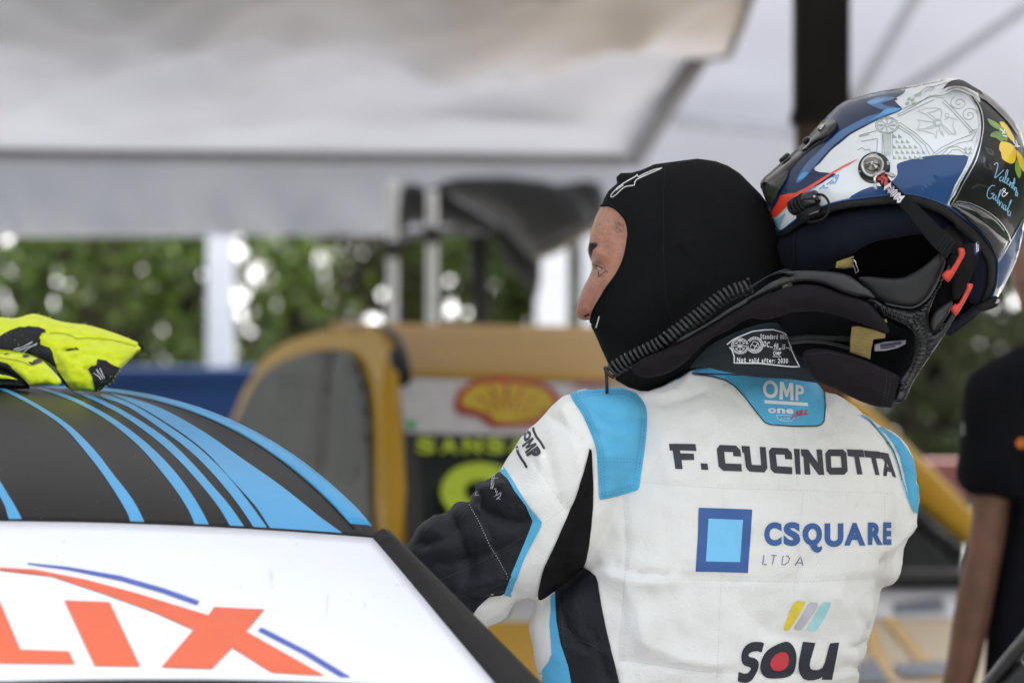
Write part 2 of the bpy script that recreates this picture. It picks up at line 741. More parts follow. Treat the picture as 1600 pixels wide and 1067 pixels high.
# unseen green wall and tent roof, both added to block sky and sun
M_far = mat('surround_green', (0.03, 0.05, 0.02), 0.9, var=0.5, vscale=0.8)
def surround_fn(u, v):
    a = math.radians(114 + 312 * u)
    r_ = 15 + 3 * v + 1.5 * noise.noise(Vector((u * 30, v * 3, 2)))
    return Vector((r_ * math.cos(a) * 0.95, 5 + r_ * math.sin(a) * 1.05, (9.0 + 2.0 * noise.noise(Vector((u * 22, 0, 5)))) * v))


sheet('dark_surround', surround_fn, 160, 10, M_far, kind='stuff')
M_blue = mat('blue_paint', (0.006, 0.028, 0.095), 0.6, spec=0.2, var=0.1, vscale=2)
pA, pB = P(160, 592, 16.5), P(470, 592, 16.5)
bw = thing('blue_barrier', 'dark blue barrier wall below the trees, left of the yellow car', 'barrier', ((pA.x + pB.x) / 2, pA.y + 0.1, 0))
boxm('panel', ((pA.x + pB.x) / 2 - 0.3, pA.y + 0.1, pA.z / 2), (pB.x - pA.x + 0.6, 0.12, pA.z), M_blue, bw, 0.01)
boxm('top_rail', ((pA.x + pB.x) / 2 - 0.3, pA.y + 0.1, pA.z + 0.02), (pB.x - pA.x + 0.64, 0.18, 0.05), M_blue, bw, 0.01)


# ------------------------------------------------------------------ trees
def leaf_mat(name, c1, c2):
    m = bpy.data.materials.new(name); m.use_nodes = True
    t = m.node_tree; N = t.nodes; L = t.links
    b = N['Principled BSDF']
    geo = N.new('ShaderNodeNewGeometry')
    rp = N.new('ShaderNodeValToRGB')
    rp.color_ramp.elements[0].color = (*c1, 1); rp.color_ramp.elements[1].color = (*c2, 1)
    L.new(geo.outputs['Random Per Island'], rp.inputs[0])
    L.new(rp.outputs[0], b.inputs['Base Color'])
    b.inputs['Roughness'].default_value = 0.45
    tr = N.new('ShaderNodeBsdfTranslucent'); L.new(rp.outputs[0], tr.inputs[0])
    mx = N.new('ShaderNodeMixShader'); mx.inputs[0].default_value = 0.3
    L.new(b.outputs[0], mx.inputs[1]); L.new(tr.outputs[0], mx.inputs[2])
    L.new(mx.outputs[0], N['Material Output'].inputs[0])
    return m


L_green = leaf_mat('leaf_green', (0.020, 0.030, 0.008), (0.075, 0.10, 0.024))
L_bright = leaf_mat('leaf_bright', (0.030, 0.055, 0.008), (0.11, 0.17, 0.02))
L_olive = leaf_mat('leaf_olive', (0.030, 0.032, 0.007), (0.10, 0.095, 0.018))
L_brown = leaf_mat('leaf_brown', (0.016, 0.010, 0.007), (0.055, 0.032, 0.016))
M_bark = mat('bark', (0.05, 0.035, 0.025), 0.9, var=0.3, vscale=12, bump=0.8, bscale=40)

GAPS = [(178, 420, 7), (215, 418, 7), (262, 379, 7), (298, 375, 8), (269, 445, 9), (293, 477, 13), (313, 434, 9), (259, 513, 6),
        (367, 463, 10), (371, 494, 10), (388, 520, 9), (391, 432, 13), (366, 396, 17), (345, 420, 16), (345, 470, 16), (320, 455, 9), (380, 470, 8),
        (465, 490, 7), (584, 505, 11), (705, 484, 8), (816, 512, 10), (588, 465, 7), (640, 500, 7), (760, 395, 6), (860, 470, 5), (12, 462, 6),
        (1460, 580, 16), (1415, 660, 12), (1474, 664, 16), (1585, 470, 6), (1380, 600, 5), (10, 372, 8), (640, 440, 4), (700, 440, 4), (1000, 400, 8)]

_g = np.random.default_rng(21)
GAPS += [(x, y, r) for x, y, r in zip(_g.uniform(0, 930, 70), _g.uniform(372, 515, 70), _g.uniform(0, 5, 70))]
GAPS += [(x, y, r) for x, y, r in zip(_g.uniform(1360, 1600, 14), _g.uniform(470, 720, 14), _g.uniform(0, 5, 14))]


def tree(label, cx, cy, h, r, clumps, leafm, n_leaf, size, rs, kind='tree', low=0.15):
    n_leaf = int(n_leaf * 2.4); size = size * 0.55
    t = thing(kind, label, 'tree' if kind == 'tree' else 'bush', (cx, cy, 0), 'trees and bushes behind the tents')
    g_ = np.random.default_rng(rs)
    limbs = [tube_data([(cx, cy, 0), (cx + 0.05, cy, h * 0.3), (cx - 0.05, cy, h * 0.6), (cx, cy, h * 0.9)], [0.10, 0.08, 0.05, 0.02], 8)]
    cc = []
    for k in range(clumps):
        a = g_.uniform(0, 2 * math.pi); rr = r * math.sqrt(g_.uniform(0.05, 1))
        c = np.array([cx + rr * math.cos(a), cy + 0.45 * rr * math.sin(a), g_.uniform(low * h, h)])
        cc.append(c)
        if k % 3 == 0:
            limbs.append(tube_data([(cx, cy, c[2] * 0.5), tuple(0.5 * (c + np.array([cx, cy, c[2] * 0.75]))), tuple(c)], [0.035, 0.022, 0.01], 6))
    v, f = join(*limbs)
    obj('trunk', v, f, M_bark, t)
    cc = np.array(cc)
    ci = g_.integers(0, clumps, n_leaf)
    base = cc[ci] + g_.normal(0, 1, (n_leaf, 3)) * np.array([0.20, 0.16, 0.16])
    base[:, 2] = np.abs(base[:, 2])
    px, py, _ = proj(base)
    keep = np.ones(n_leaf, bool)
    for gx, gy, gr in GAPS:
        keep &= (px - gx) ** 2 + (py - gy) ** 2 > (gr * g_.uniform(0.85, 1.25) + 4.5) ** 2
    base = base[keep]; n = len(base)
    a = g_.normal(0, 1, (n, 3)); a /= np.linalg.norm(a, axis=1)[:, None]
    b = np.cross(a, g_.normal(0, 1, (n, 3))); b /= np.linalg.norm(b, axis=1)[:, None]
    s_ = size * g_.uniform(0.6, 1.4, n)[:, None]
    V = np.stack([base - a * s_, base + b * s_ * 0.42, base + a * s_, base - b * s_ * 0.42], 1).reshape(-1, 3)
    F_ = np.arange(4 * n).reshape(-1, 4)
    obj('crown', V, F_, leafm, t, sm=False)


def at_x(px, d):
    return (px - 800) / FPX * d


for label, px, d, h, r, cl, lm, nl, sz, rs in [
    ('broad bright green tree at the far left behind the blue barrier', 60, 21, 3.2, 1.1, 60, L_green, 7000, 0.075, 1),
    ('dense green bush above the blue barrier, left of the white tent leg', 190, 19.5, 2.4, 0.75, 40, L_bright, 3800, 0.07, 2),
    ('brownish thin tree just left of the white tent leg', 275, 23, 3.4, 0.8, 40, L_brown, 4200, 0.07, 3),
    ('olive tree right of the white tent leg above the dark blue barrier', 455, 22, 3.2, 0.9, 46, L_olive, 5200, 0.075, 4),
    ('dark brown tree behind the two thin perforated poles', 650, 24, 3.4, 0.95, 50, L_brown, 6000, 0.07, 5),
    ('yellow green tree under the dark folded tarp', 790, 21.5, 3.0, 0.75, 44, L_olive, 4600, 0.07, 6),
    ('bright green bush close behind the profile of the driver', 905, 20.5, 2.6, 0.6, 36, L_bright, 3200, 0.065, 7),
    ('large dark tree hidden mostly behind the driver and helmet', 1150, 23, 3.6, 1.2, 60, L_brown, 6000, 0.08, 8),
    ('dark brown tree between the helmet and the man in black', 1480, 22, 4.2, 1.0, 60, L_brown, 7000, 0.08, 9),
    ('low green bush below the helmet beside the man in black', 1440, 19, 1.75, 0.55, 30, L_green, 2200, 0.06, 10),
    ('dark tree at the far right behind the man in black', 1680, 21, 4.2, 1.1, 50, L_brown, 5500, 0.08, 11),
    ('broad dark tree at the far left edge beyond the blue barrier', -260, 21, 3.4, 1.2, 46, L_olive, 4000, 0.09, 12),
    ('tall olive tree outermost on the left', -700, 22, 3.8, 1.3, 46, L_green, 4000, 0.10, 13),
    ('tall dark tree outermost on the right', 2050, 22, 4.2, 1.3, 46, L_brown, 4000, 0.10, 14),
]:
    tree(label, at_x(px, d), d, h, r, cl, lm, nl, sz, rs)

# ------------------------------------------------------------------ tents
M_can1 = cloth_translucent('tent_cloth_grey', (0.60, 0.62, 0.68), 0.12)
M_can2 = cloth_translucent('tent_cloth_white', (0.60, 0.61, 0.66), 0.28)
M_white_metal = mat('white_metal', (0.78, 0.78, 0.80), 0.35, var=0.05)
M_dark_metal = mat('dark_metal', (0.03, 0.03, 0.032), 0.45, var=0.2)
M_grey_metal = mat('grey_metal', (0.13, 0.13, 0.14), 0.45, var=0.2)

tent = thing('tent', 'large pale grey tent with sagging roof and hanging valance at upper left', 'tent', (at_x(400, 15), 15, 0))


def lerp_path(pts, v):
    ts = np.linspace(0, 1, len(pts)); a = np.array(pts)
    return [np.interp(v, ts, a[:, k]) for k in range(a.shape[1])]


# right border of the roof cloth in px with depths: eave corner to the near edge above the frame
RB = [(985, 246, 15.0), (1030, 180, 14.3), (1090, 95, 13.2), (1140, 88, 12.8), (1158, 45, 12.2), (1185, -30, 11.3), (1260, -220, 9.5), (1300, -420, 8.0)]
LB = [(-420, 232, 15.0), (-420, 170, 14.3), (-420, 90, 13.2), (-420, 60, 12.8), (-420, 20, 12.2), (-420, -50, 11.3), (-420, -250, 9.5), (-420, -450, 8.0)]


def roof_fn(u, v):
    a = lerp_path(LB, v); b = lerp_path(RB, v)
    c = [a[k] + (b[k] - a[k]) * u for k in range(3)]
    p = P(*c)
    x = c[0]; y = c[1]
    sag = -0.05 * math.sin(math.pi * min(1, v * 1.3)) * math.sin(math.pi * u)
    ac = y + 0.22 * x
    n1 = noise.noise(Vector((x * 0.0016 + 2, ac * 0.012, 3.1)))
    n2 = noise.noise(Vector((x * 0.0030, ac * 0.026 + 0.3 * n1, 7.7)))
    n3 = noise.noise(Vector((x * 0.006, (y - 0.12 * x) * 0.040, 1.7)))
    edge = min(1, v * 4) ** 1.5 * min(1, (1 - u) * 10)
    p.z += sag + (0.12 * n1 + 0.17 * n2 + 0.07 * n3) * edge * (1 - 0.45 * v)
    return p


sheet('roof_cloth', roof_fn, 150, 110, M_can1, tent, thick=0.004)


def val_fn(u, v):
    x = -420 + (985 + 420) * u
    top = 236 + 12 * u; bot = 373 - 8 * u
    y = top + (bot - top) * v
    w = 0.05 * noise.noise(Vector((x * 0.012, v * 1.2, 1.3))) * v + 0.02 * noise.noise(Vector((x * 0.03, v * 2, 4.3))) * v
    return P(x, y, 15.02 + w)


sheet('valance', val_fn, 140, 14, M_can1, tent, thick=0.003)
tube('eave_pole', [P(-420, 238, 14.97), P(985, 250, 14.97)], 0.020, mat('pole_grey', (0.16, 0.16, 0.17), 0.5), tent)
tube('rafter', [P(992, 252, 14.9), P(1092, 92, 13.05)], 0.030, M_grey_metal, tent)
obj('edge_hem', *tube_data([P(1098, 94, 13.0), P(1140, 88, 12.75), P(1158, 45, 12.15), P(1185, -30, 11.25), P(1260, -220, 9.45)], 0.010, 8), M_grey_metal, tent)
for px, d, w in ((345, 17.2, 0.105),):
    p = P(px, 360, d)
    boxm('leg', (p.x, p.y, 1.15), (w, w, 2.3), M_white_metal, tent, 0.006)
    boxm('foot', (p.x, p.y, 0.01 + 0.01), (w * 2, w * 2, 0.02), M_white_metal, tent, 0.003)
for px in (-395, 995):
    p = P(px, 360, 15.3)
    if px < 0:
        boxm('leg', (p.x, p.y, 1.1), (0.08, 0.08, 2.2), M_white_metal, tent, 0.006)

sun_cover = thing('tent', 'unseen white tent roof added to block the sun over both race cars', 'tent', (0, 7.3, 0))  # out of view, added to keep direct sun off driver and cars
sheet('roof_cloth', lambda u, v: Vector((-7 + 14 * u, 4.4 + 8.3 * v, 3.0 + 0.9 * (1 - abs(2 * v - 1)) + 0.05 * noise.noise(Vector((u * 8, v * 6, 1))))), 40, 20, cloth_translucent('sun_cover_cloth', (0.75, 0.75, 0.75), 0.32), sun_cover, thick=0.004)
for x_ in (-7, 7):
    for y_ in (4.4, 12.7):
        boxm('leg', (x_, y_, 1.5), (0.08, 0.08, 3.0), M_white_metal, sun_cover, 0.006)

tent2 = thing('tent', 'bright white tent behind the dark post at upper right', 'tent', (at_x(1400, 20), 20, 0))


def t2_fn(u, v):
    x = 930 + 950 * u; y = 345 - 690 * v
    n1 = noise.noise(Vector((x * 0.006 - y * 0.004, y * 0.006, 9.1)))
    p = P(x, y, 20 - 2.6 * v)
    p.y += 0.10 * n1
    p.z += 0.04 * n1
    return p


sheet('wall_cloth', t2_fn, 60, 50, M_can2, tent2, thick=0.004)
tube('cross_rail', [P(1050, 188, 19.2), P(1290, 212, 19.1)], 0.032, mat('rail_cloth', (0.45, 0.45, 0.48), 0.8), tent2)
tube('strut', [P(1452, -40, 18.0), P(1330, 165, 18.6), P(1290, 235, 18.8)], 0.027, mat('strut_grey', (0.28, 0.28, 0.30), 0.5), tent2)
tube('strut', [P(1660, -25, 18.0), P(1390, 158, 18.6), P(1330, 200, 18.8)], 0.025, bpy.data.materials['strut_grey'], tent2)
for px in (925, 1890):
    p = P(px, 400, 19.6)
    boxm('leg', (p.x, p.y, 1.1), (0.1, 0.1, 2.2), M_white_metal, tent2, 0.006)

pl = P(862, 460, 16.5)
o = thing('tent_pole', 'short thick white pole under the dark tarp, left of the face', 'pole', (pl.x, pl.y, 0))
boxm('shaft', (pl.x, pl.y, 0.95), (0.125, 0.125, 1.9), M_white_metal, o, 0.008)
boxm('foot_plate', (pl.x, pl.y, 0.015), (0.26, 0.26, 0.03), M_white_metal, o, 0.004)

# two thin perforated poles
M_perf = mat('zinc', (0.90, 0.92, 0.98), 0.5, spec=0.2, var=0.08)
for k, (px, ytop, gap, lab) in enumerate(((613, 280, 390, 'thin perforated pale pole, left one of the pair behind the yellow car'),
                                          (675, 298, 368, 'thin perforated pale pole, right one of the pair, under the tarp edge'))):
    d = 13.4
    top = P(px, ytop, d)
    o = thing('perforated_pole', lab, 'pole', (top.x, top.y, 0), 'perforated poles behind the yellow car')
    boxm('shaft', (top.x, top.y, top.z / 2), (0.034, 0.033, top.z), M_perf, o, 0.004)
    q = P(px, gap, d)
    boxm('clamp', (q.x, q.y, q.z), (0.050, 0.046, 0.055), M_dark_metal, o, 0.005)
    hv = []; hf = []
    zz = top.z - 0.02
    while zz > 0.9:
        b = len(hv)
        hv += [(top.x - 0.004, top.y - 0.018, zz), (top.x + 0.004, top.y - 0.018, zz), (top.x + 0.004, top.y - 0.018, zz - 0.010), (top.x - 0.004, top.y - 0.018, zz - 0.010)]
        hf.append([b, b + 1, b + 2, b + 3]); zz -= 0.022
    hole = obj('hole_pattern', hv, hf, M_dark_metal, o, sm=False)

# dark folded tarp
M_tarp = mat('tarp', (0.018, 0.019, 0.018), 0.6, var=0.25, vscale=3)
M_tarp2 = mat('tarp_dark', (0.012, 0.012, 0.012), 0.7, var=0.3, vscale=4)
M_hem = mat('tarp_hem', (0.22, 0.19, 0.15), 0.7)
tp = thing('tarp', 'dark grey tarp folded over a rack behind the driver', 'tarp', (at_x(780, 14.2), 14.2, 0))


def tdisp(x, y):
    return np.array([0.03 * noise.noise(Vector((a * 0.02 + b * 0.015, b * 0.012 - a * 0.01, 2.0))) for a, b in zip(x, y)])


pillow('fold', [(690, 284), (720, 277), (790, 276), (850, 283), (905, 300), (925, 340), (915, 362), (895, 372), (845, 402), (826, 396), (795, 365), (760, 338), (715, 310)],
       plane(14.1, 780, 330, -0.1, 0), 0.14, M_tarp, tp, 7, disp=tdisp)
pillow('fold', [(628, 290), (650, 286), (668, 296), (692, 285), (715, 312), (760, 340), (790, 362), (770, 368), (700, 352), (640, 350), (626, 372), (616, 360)],
       const(14.3), 0.10, M_tarp2, tp, 7)
pillow('fold', [(845, 290), (880, 288), (912, 282), (938, 286), (948, 312), (942, 345), (920, 362), (890, 345), (865, 320)], const(14.15), 0.12, M_tarp2, tp, 7)
pillow('hanging_flap', [(770, 366), (795, 362), (826, 398), (846, 404), (845, 440), (838, 470), (815, 440), (790, 415)], const(14.3), 0.05, M_tarp2, tp, 7)
tube('hem', [P(838, 404, 14.0), P(870, 390, 13.95), P(900, 372, 13.95), P(925, 358, 13.95)], 0.012, M_hem, tp)
tube('rack_bar', [P(605, 372, 14.35), P(700, 362, 14.35), P(950, 352, 14.35)], 0.014, M_grey_metal, tp)
tube('rack_leg', [P(748, 360, 14.4), P(752, 500, 14.4), (P(752, 500, 14.4).x, P(752, 500, 14.4).y, 0)], 0.03, M_tarp2, tp)
tube('rack_leg', [P(940, 350, 14.4), (P(940, 350, 14.4).x, P(940, 350, 14.4).y, 0)], 0.02, M_dark_metal, tp)

# dark post with a rusty base
M_rust = mat('rust', (0.13, 0.055, 0.025), 0.8, color2=(0.05, 0.03, 0.022), vscale=6, bump=0.3, bscale=30)
M_post = mat('post_black', (0.012, 0.0105, 0.0105), 0.6, spec=0.15, var=0.25, vscale=6)
pp = P(1283, 100, 9.6)
post = thing('post', 'thick black square post with rusty brown base behind the helmet', 'post', (pp.x, pp.y, 0))
zt = P(1283, 185, 9.6).z
boxm('sleeve', (pp.x, pp.y, (zt + 4.2) / 2), (0.122, 0.122, 4.2 - zt), M_post, post, 0.006)
boxm('base', (pp.x, pp.y, zt / 2), (0.112, 0.112, zt), M_rust, post, 0.006)
boxm('collar', (pp.x, pp.y, zt), (0.134, 0.134, 0.03), M_post, post, 0.004)

# faded red board, made up for an unclear red shape at the right
M_red = mat('faded_red', (0.22, 0.085, 0.08), 0.6, var=0.2, vscale=3)
rp_ = P(1455, 715, 13)
rb = thing('red_stand_in', 'made-up red board for an unclear red shape between the gold pillar and the man in black', 'barrier', (rp_.x, rp_.y, 0))
boxm('board', (rp_.x + 0.02, rp_.y, rp_.z - 0.06), (0.42, 0.06, 0.11), M_red, rb, 0.01)
for s_ in (-0.25, 0.08):
    boxm('leg', (rp_.x + 0.1 + s_, rp_.y, (rp_.z - 0.14) / 2), (0.06, 0.05, rp_.z - 0.14), M_dark_metal, rb, 0.005)

# ------------------------------------------------------------------ yellow car
M_gold = mat('gold_paint', (0.56, 0.315, 0.028), 0.45, spec=0.2, var=0.06, vscale=1.5)
M_sand = mat('sand_paint', (0.50, 0.36, 0.19), 0.45, spec=0.3, var=0.06, vscale=2)
M_glass = mat('dark_glass', (0.028, 0.036, 0.036), 0.35, spec=0.05, var=0.5, vscale=3)
M_greywhite = mat('film_grey', (0.60, 0.58, 0.61), 0.5, var=0.05)
M_blackrub = mat('black_rubber', (0.012, 0.012, 0.013), 0.55, var=0.2)
M_neon = mat('neon_print', (0.52, 0.66, 0.01), 0.5, var=0.04)
M_redprint = mat('red_print', (0.42, 0.010, 0.010), 0.5, var=0.05)
M_yelprint = mat('yellow_print', (0.62, 0.44, 0.008), 0.5, var=0.05)

yc = thing('race_car', 'gold race car with a white sun strip and neon numbers, out of focus', 'car', (0.3, 11.2, 0), 'race cars in the paddock')
side_depth = lambda x, y: 9.62 + np.clip(632 - np.asarray(x, float), -10, 500) / 275 * 1.7
pillow('body_side', smooth([(352, 668), (385, 602), (420, 552), (468, 526), (530, 513), (588, 513), (618, 540), (626, 600), (636, 720), (648, 880), (655, 1120), (520, 1150), (260, 1150), (180, 900), (260, 760)], 4),
       side_depth, 0.07, M_gold, yc, 14, power=0.35)
pillow('side_window', smooth([(368, 655), (398, 598), (438, 565), (498, 548), (545, 552), (566, 585), (577, 650), (580, 790), (575, 860), (420, 860), (320, 740)], 4),
       lambda x, y: side_depth(x, y) - 0.085, 0.012, M_glass, yc, 8)
M_seat = mat('seat_reflection_grey', (0.10, 0.115, 0.115), 0.7)  # grey patches on the glass, painted for its lighter reflections and seats
wd = lambda o: (lambda x, y: side_depth(x, y) - 0.092 - o)
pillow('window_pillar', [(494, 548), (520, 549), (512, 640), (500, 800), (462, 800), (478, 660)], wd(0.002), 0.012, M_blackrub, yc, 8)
pillow('seat_reflection', smooth([(528, 580), (552, 575), (566, 640), (560, 740), (530, 760), (520, 700)], 3), wd(0.0), 0.008, M_seat, yc, 8)
pillow('seat_reflection', smooth([(420, 600), (455, 585), (480, 590), (470, 640), (430, 650)], 3), wd(0.0), 0.008, M_seat, yc, 8)
obj('window_sticker', *(lambda V, Fc: (PA(V[:, 0], V[:, 1], side_depth(V[:, 0], V[:, 1]) - 0.094), Fc))(*cells([[(443, 618), (468, 612), (440, 690), (415, 690)]], 12)), M_neon, yc)
patch('roof', [(518, 503, 11.9), (1240, 516, 12.8), (1338, 606, 10.55), (604, 584, 9.66)], M_gold, yc, 30, 14, bulge=0.035, thick=0.03)
tube('roof_gutter', [P(592, 518, 11.0), P(612, 530, 10.3), P(622, 552, 9.75), P(628, 590, 9.5)], 0.022, M_blackrub, yc)
WS = [(618, 588, 9.60), (1338, 610, 10.50), (1520, 912, 10.10), (640, 905, 9.15)]
patch('windscreen', WS, M_glass, yc, 24, 14, bulge=0.02, thick=0.006)


def ws_pt(px, py, lift=0.012):
    # depth on the windscreen plane under a pixel, then towards the viewer
    a, b, c = P(*WS[0]), P(*WS[1]), P(*WS[3])
    n = (b - a).cross(c - a).normalized()
    d = P(px, py, 1.0) - CAM
    t = (a - CAM).dot(n) / d.dot(n)
    p = CAM + d * t
    u = (px - 630) / 800; v = (py - 590) / 310
    u = min(max(u, 0), 1); v = min(max(v, 0), 1)
    bul = 0.02 * 16 * u * (1 - u) * v * (1 - v)
    return p - d.normalized() * (lift + bul)


def on_ws(name, loops, m, lift, pitch=20):
    VV = []; FF = []
    for lp in loops:
        V, Fc = cells([lp] if not isinstance(lp[0][0], (list, tuple)) else lp, pitch)
        b = len(VV)
        VV += [ws_pt(x, y, lift) for x, y in V]
        FF += [[b + i for i in f] for f in Fc]
    return obj(name, VV, FF, m, yc, sm=False)


on_ws('sun_strip', [[(622, 590), (1338, 612), (1372, 655), (1390, 690), (1000, 684), (632, 676)]], M_greywhite, 0.030)
on_ws('window_border', [[(626, 678), (652, 678), (668, 905), (640, 905)], [(652, 678), (1385, 692), (1390, 706), (652, 694)]], M_blackrub, 0.030)
SHELL = smooth([(722, 632), (726, 615), (745, 602), (775, 598), (815, 600), (848, 608), (862, 622), (866, 636), (850, 640), (848, 648), (815, 658), (775, 658), (760, 644), (735, 640)], 4)
on_ws('emblem_ground', [[(792 + (x_ - 792) * 1.09, 627 + (y_ - 627) * 1.16) for x_, y_ in [(716, 632), (722, 612), (745, 597), (780, 592), (825, 596), (858, 608), (872, 628), (868, 644), (850, 650), (835, 660), (770, 662), (752, 648), (722, 644)]]], M_redprint, 0.036)
on_ws('emblem', [SHELL], M_yelprint, 0.040)
rays = []
for k in range(7):
    a = math.radians(-68 + k * 22.6)
    x2, y2 = 792 + 66 * math.sin(a), 655 - 54 * math.cos(a)
    x1, y1 = 792 + 24 * math.sin(a), 655 - 16 * math.cos(a)
    rays.append([(x1 - 1.8, y1), (x1 + 1.8, y1), (x2 + 3.0, y2), (x2 - 3.0, y2)])
on_ws('emblem_stripe', rays, M_redprint, 0.044, 0)
on_ws('red_logo', [[(897, 593), (950, 595), (950, 607), (897, 605)]], mat('faded_red_print', (0.36, 0.14, 0.15), 0.6), 0.036)
on_ws('green_dot_print', [[(636, 656), (650, 656), (650, 670), (636, 670)]], mat('green_print', (0.03, 0.40, 0.10), 0.5), 0.036)


def ws_text(name, items, m, lift, bold=0.06):
    V, Fc = text_cells(items, bold, 0)
    obj(name, [ws_pt(x, y, lift) for x, y in V], Fc, m, yc, sm=False)


ws_text('lettering', [(c, [(652 + k * 36, 684), (680 + k * 36, 684), (680 + k * 36, 708), (652 + k * 36, 708)]) for k, c in enumerate('SANSALONE')], M_neon, 0.040, 0.04)
ws_text('lettering', [('8', [(684, 722), (812, 722), (812, 880), (684, 880)]), ('2', [(836, 722), (950, 722), (950, 880), (836, 880)])], M_neon, 0.036, 0.02)
pillow('corner_pillar', [(600, 560), (622, 582), (630, 690), (640, 860), (645, 960), (600, 960), (596, 800), (590, 640)], plane(9.50, 0, 560, 0, -0.09), 0.04, M_gold, yc, 12)
pillow('far_pillar', smooth([(1300, 600), (1345, 626), (1425, 700), (1490, 765), (1530, 815), (1532, 860), (1495, 838), (1420, 775), (1345, 690), (1300, 640)], 3), plane(10.35, 1320, 620, -0.05, -0.12), 0.03, M_gold, yc, 8)
pillow('far_pillar_liner', smooth([(1345, 700), (1420, 783), (1500, 850), (1505, 870), (1480, 865), (1400, 800), (1350, 740)], 3), plane(10.38, 1320, 620, -0.05, -0.12), 0.02, M_blackrub, yc, 8)
pillow('wiper_tray', [(640, 898), (1000, 892), (1380, 888), (1525, 888), (1530, 916), (1380, 922), (1000, 925), (640, 930)], plane(9.1, 640, 900, 0.1, 0), 0.05, M_blackrub, yc, 10)
hood = patch('bonnet', [(640, 920, 9.15), (1545, 912, 10.05), (1700, 1180, 8.7), (560, 1180, 7.9)], M_sand, yc, 30, 14, bulge=0.0, thick=0.02)
HT = None
bpy.context.view_layer.update()
HT = Target([hood])
M_filmwhite = mat('film_white', (0.62, 0.62, 0.66), 0.35, var=0.03)
M_bluegrey = mat('film_bluegrey', (0.07, 0.085, 0.13), 0.5)
decal('bonnet_band', [[(640, 925), (1540, 917), (1560, 966), (640, 975)]], HT, 0.003, M_filmwhite, yc, 30)
decal('bonnet_stripe', [[(1375, 966), (1395, 966), (1480, 1062), (1455, 1062)], [(1340, 966), (1360, 966), (1400, 1067), (1375, 1067)]], HT, 0.004, M_gold, yc, 20)
for bp_ in [[(1395, 945), (1470, 935), (1478, 958), (1395, 962)], [(1395, 1040), (1470, 1035), (1490, 1056), (1410, 1060)], [(1340, 1040), (1365, 1030), (1390, 1070), (1340, 1070)]]:
    decal('bonnet_print', [bp_], HT, 0.006, M_bluegrey, yc, 20)
decal('gold_panel', [[(640, 975), (900, 972), (900, 1080), (640, 1090)]], HT, 0.004, M_gold, yc, 20)
q1, q2 = P(560, 1180, 7.9), P(1700, 1180, 8.7)
pillow('front_bumper', [(560, 1172), (1700, 1172), (1720, 1400), (1690, 1640), (600, 1640), (540, 1400)], plane(7.98, 560, 1180, 0.07, 0), 0.10, M_gold, yc, 40, power=0.3)
for px, d in ((330, 11.3), (610, 8.6), (1690, 9.2)):
    p = P(px, 1000, d)
    wl = obj('wheel', *lathe_data([(0.20, -0.10), (0.30, -0.10), (0.32, -0.07), (0.32, 0.07), (0.30, 0.10), (0.20, 0.10)], (p.x, p.y, 0.32), (0.93, -0.37, 0), 28), M_blackrub, yc)
    obj('rim', *lathe_data([(0.05, 0.11), (0.19, 0.105), (0.2, -0.105), (0.05, -0.11)], (p.x, p.y, 0.32), (0.93, -0.37, 0), 20), M_grey_metal, wl)

# ------------------------------------------------------------------ man in black at the right edge
M_skin_dark = mat('skin_brown', (0.19, 0.088, 0.054), 0.5, var=0.15, vscale=18, sss=0.15, bump=0.1, bscale=150)
M_skin_face = mat('skin_face', (0.30, 0.15, 0.11), 0.5, var=0.15, vscale=18, sss=0.15)
M_polo = mat('black_cotton', (0.009, 0.009, 0.013), 0.85, spec=0.12, var=0.3, vscale=8, bump=0.2, bscale=300)
by = thing('person', 'man in black polo shirt with bare brown arm, standing out of focus', 'person', (at_x(1690, 7), 7, 0))
arm = [(1528, 740), (1520, 773), (1518, 807), (1510, 857), (1500, 901), (1488, 961), (1481, 1015), (1471, 1068), (1466, 1110), (1462, 1160), (1500, 1170), (1510, 1120), (1523, 1068), (1533, 1035), (1550, 961), (1562, 896), (1572, 837), (1577, 782), (1577, 740)]
headp = smooth([(1640, 235), (1690, 222), (1740, 245), (1765, 310), (1758, 390), (1742, 450), (1738, 530), (1650, 540), (1640, 497), (1612, 492), (1592, 482), (1588, 462), (1580, 446), (1578, 428), (1569, 405), (1580, 385), (1592, 352), (1596, 300), (1610, 258)], 4)
d1 = shell_data(arm, Field(arm, 4), const(6.98), 0.042, 7)
body_core = [(1640, 520), (1740, 520), (1790, 560), (1800, 900), (1790, 1250), (1600, 1250), (1590, 900), (1585, 640), (1600, 560)]
d2 = shell_data(headp, Field(headp, 5), const(7.05), 0.085, 8)
d3 = shell_data(body_core, Field(body_core, 8), const(7.05), 0.10, 14)
w_ = P(1483, 1150, 6.98)
d4 = hand_data(w_ + Vector((0, 0, 0.01)), (-0.08, 0.05, -1), (0.25, 1, 0), (1, 0, 0), 0.185, 0.35)
link = tube_data([P(1552, 770, 6.98), P(1560, 680, 6.98), P(1600, 590, 7.0)], [0.045, 0.05, 0.05], 12)
v, f, _ = remesh('body', *join(d1, d2, d3, d4, link), 0.007, 6)
bbody = obj('body', v, f, [M_skin_dark, M_skin_face], by)
px_, py_, _d = proj(v)
mi = [1 if (py_[p.vertices[0]] < 560) else 0 for p in bbody.data.polygons]
bbody.data.polygons.foreach_set('material_index', mi)
torso_p = smooth([(1600, 535), (1650, 522), (1720, 515), (1790, 535), (1850, 590), (1862, 760), (1835, 900), (1830, 1290), (1545, 1290), (1535, 1100), (1542, 960), (1555, 880), (1570, 790), (1578, 660), (1588, 580)], 4)
slv = smooth([(1610, 535), (1570, 548), (1533, 570), (1513, 592), (1504, 639), (1497, 703), (1493, 748), (1516, 772), (1548, 780), (1580, 784), (1600, 765), (1615, 660), (1625, 570)], 4)
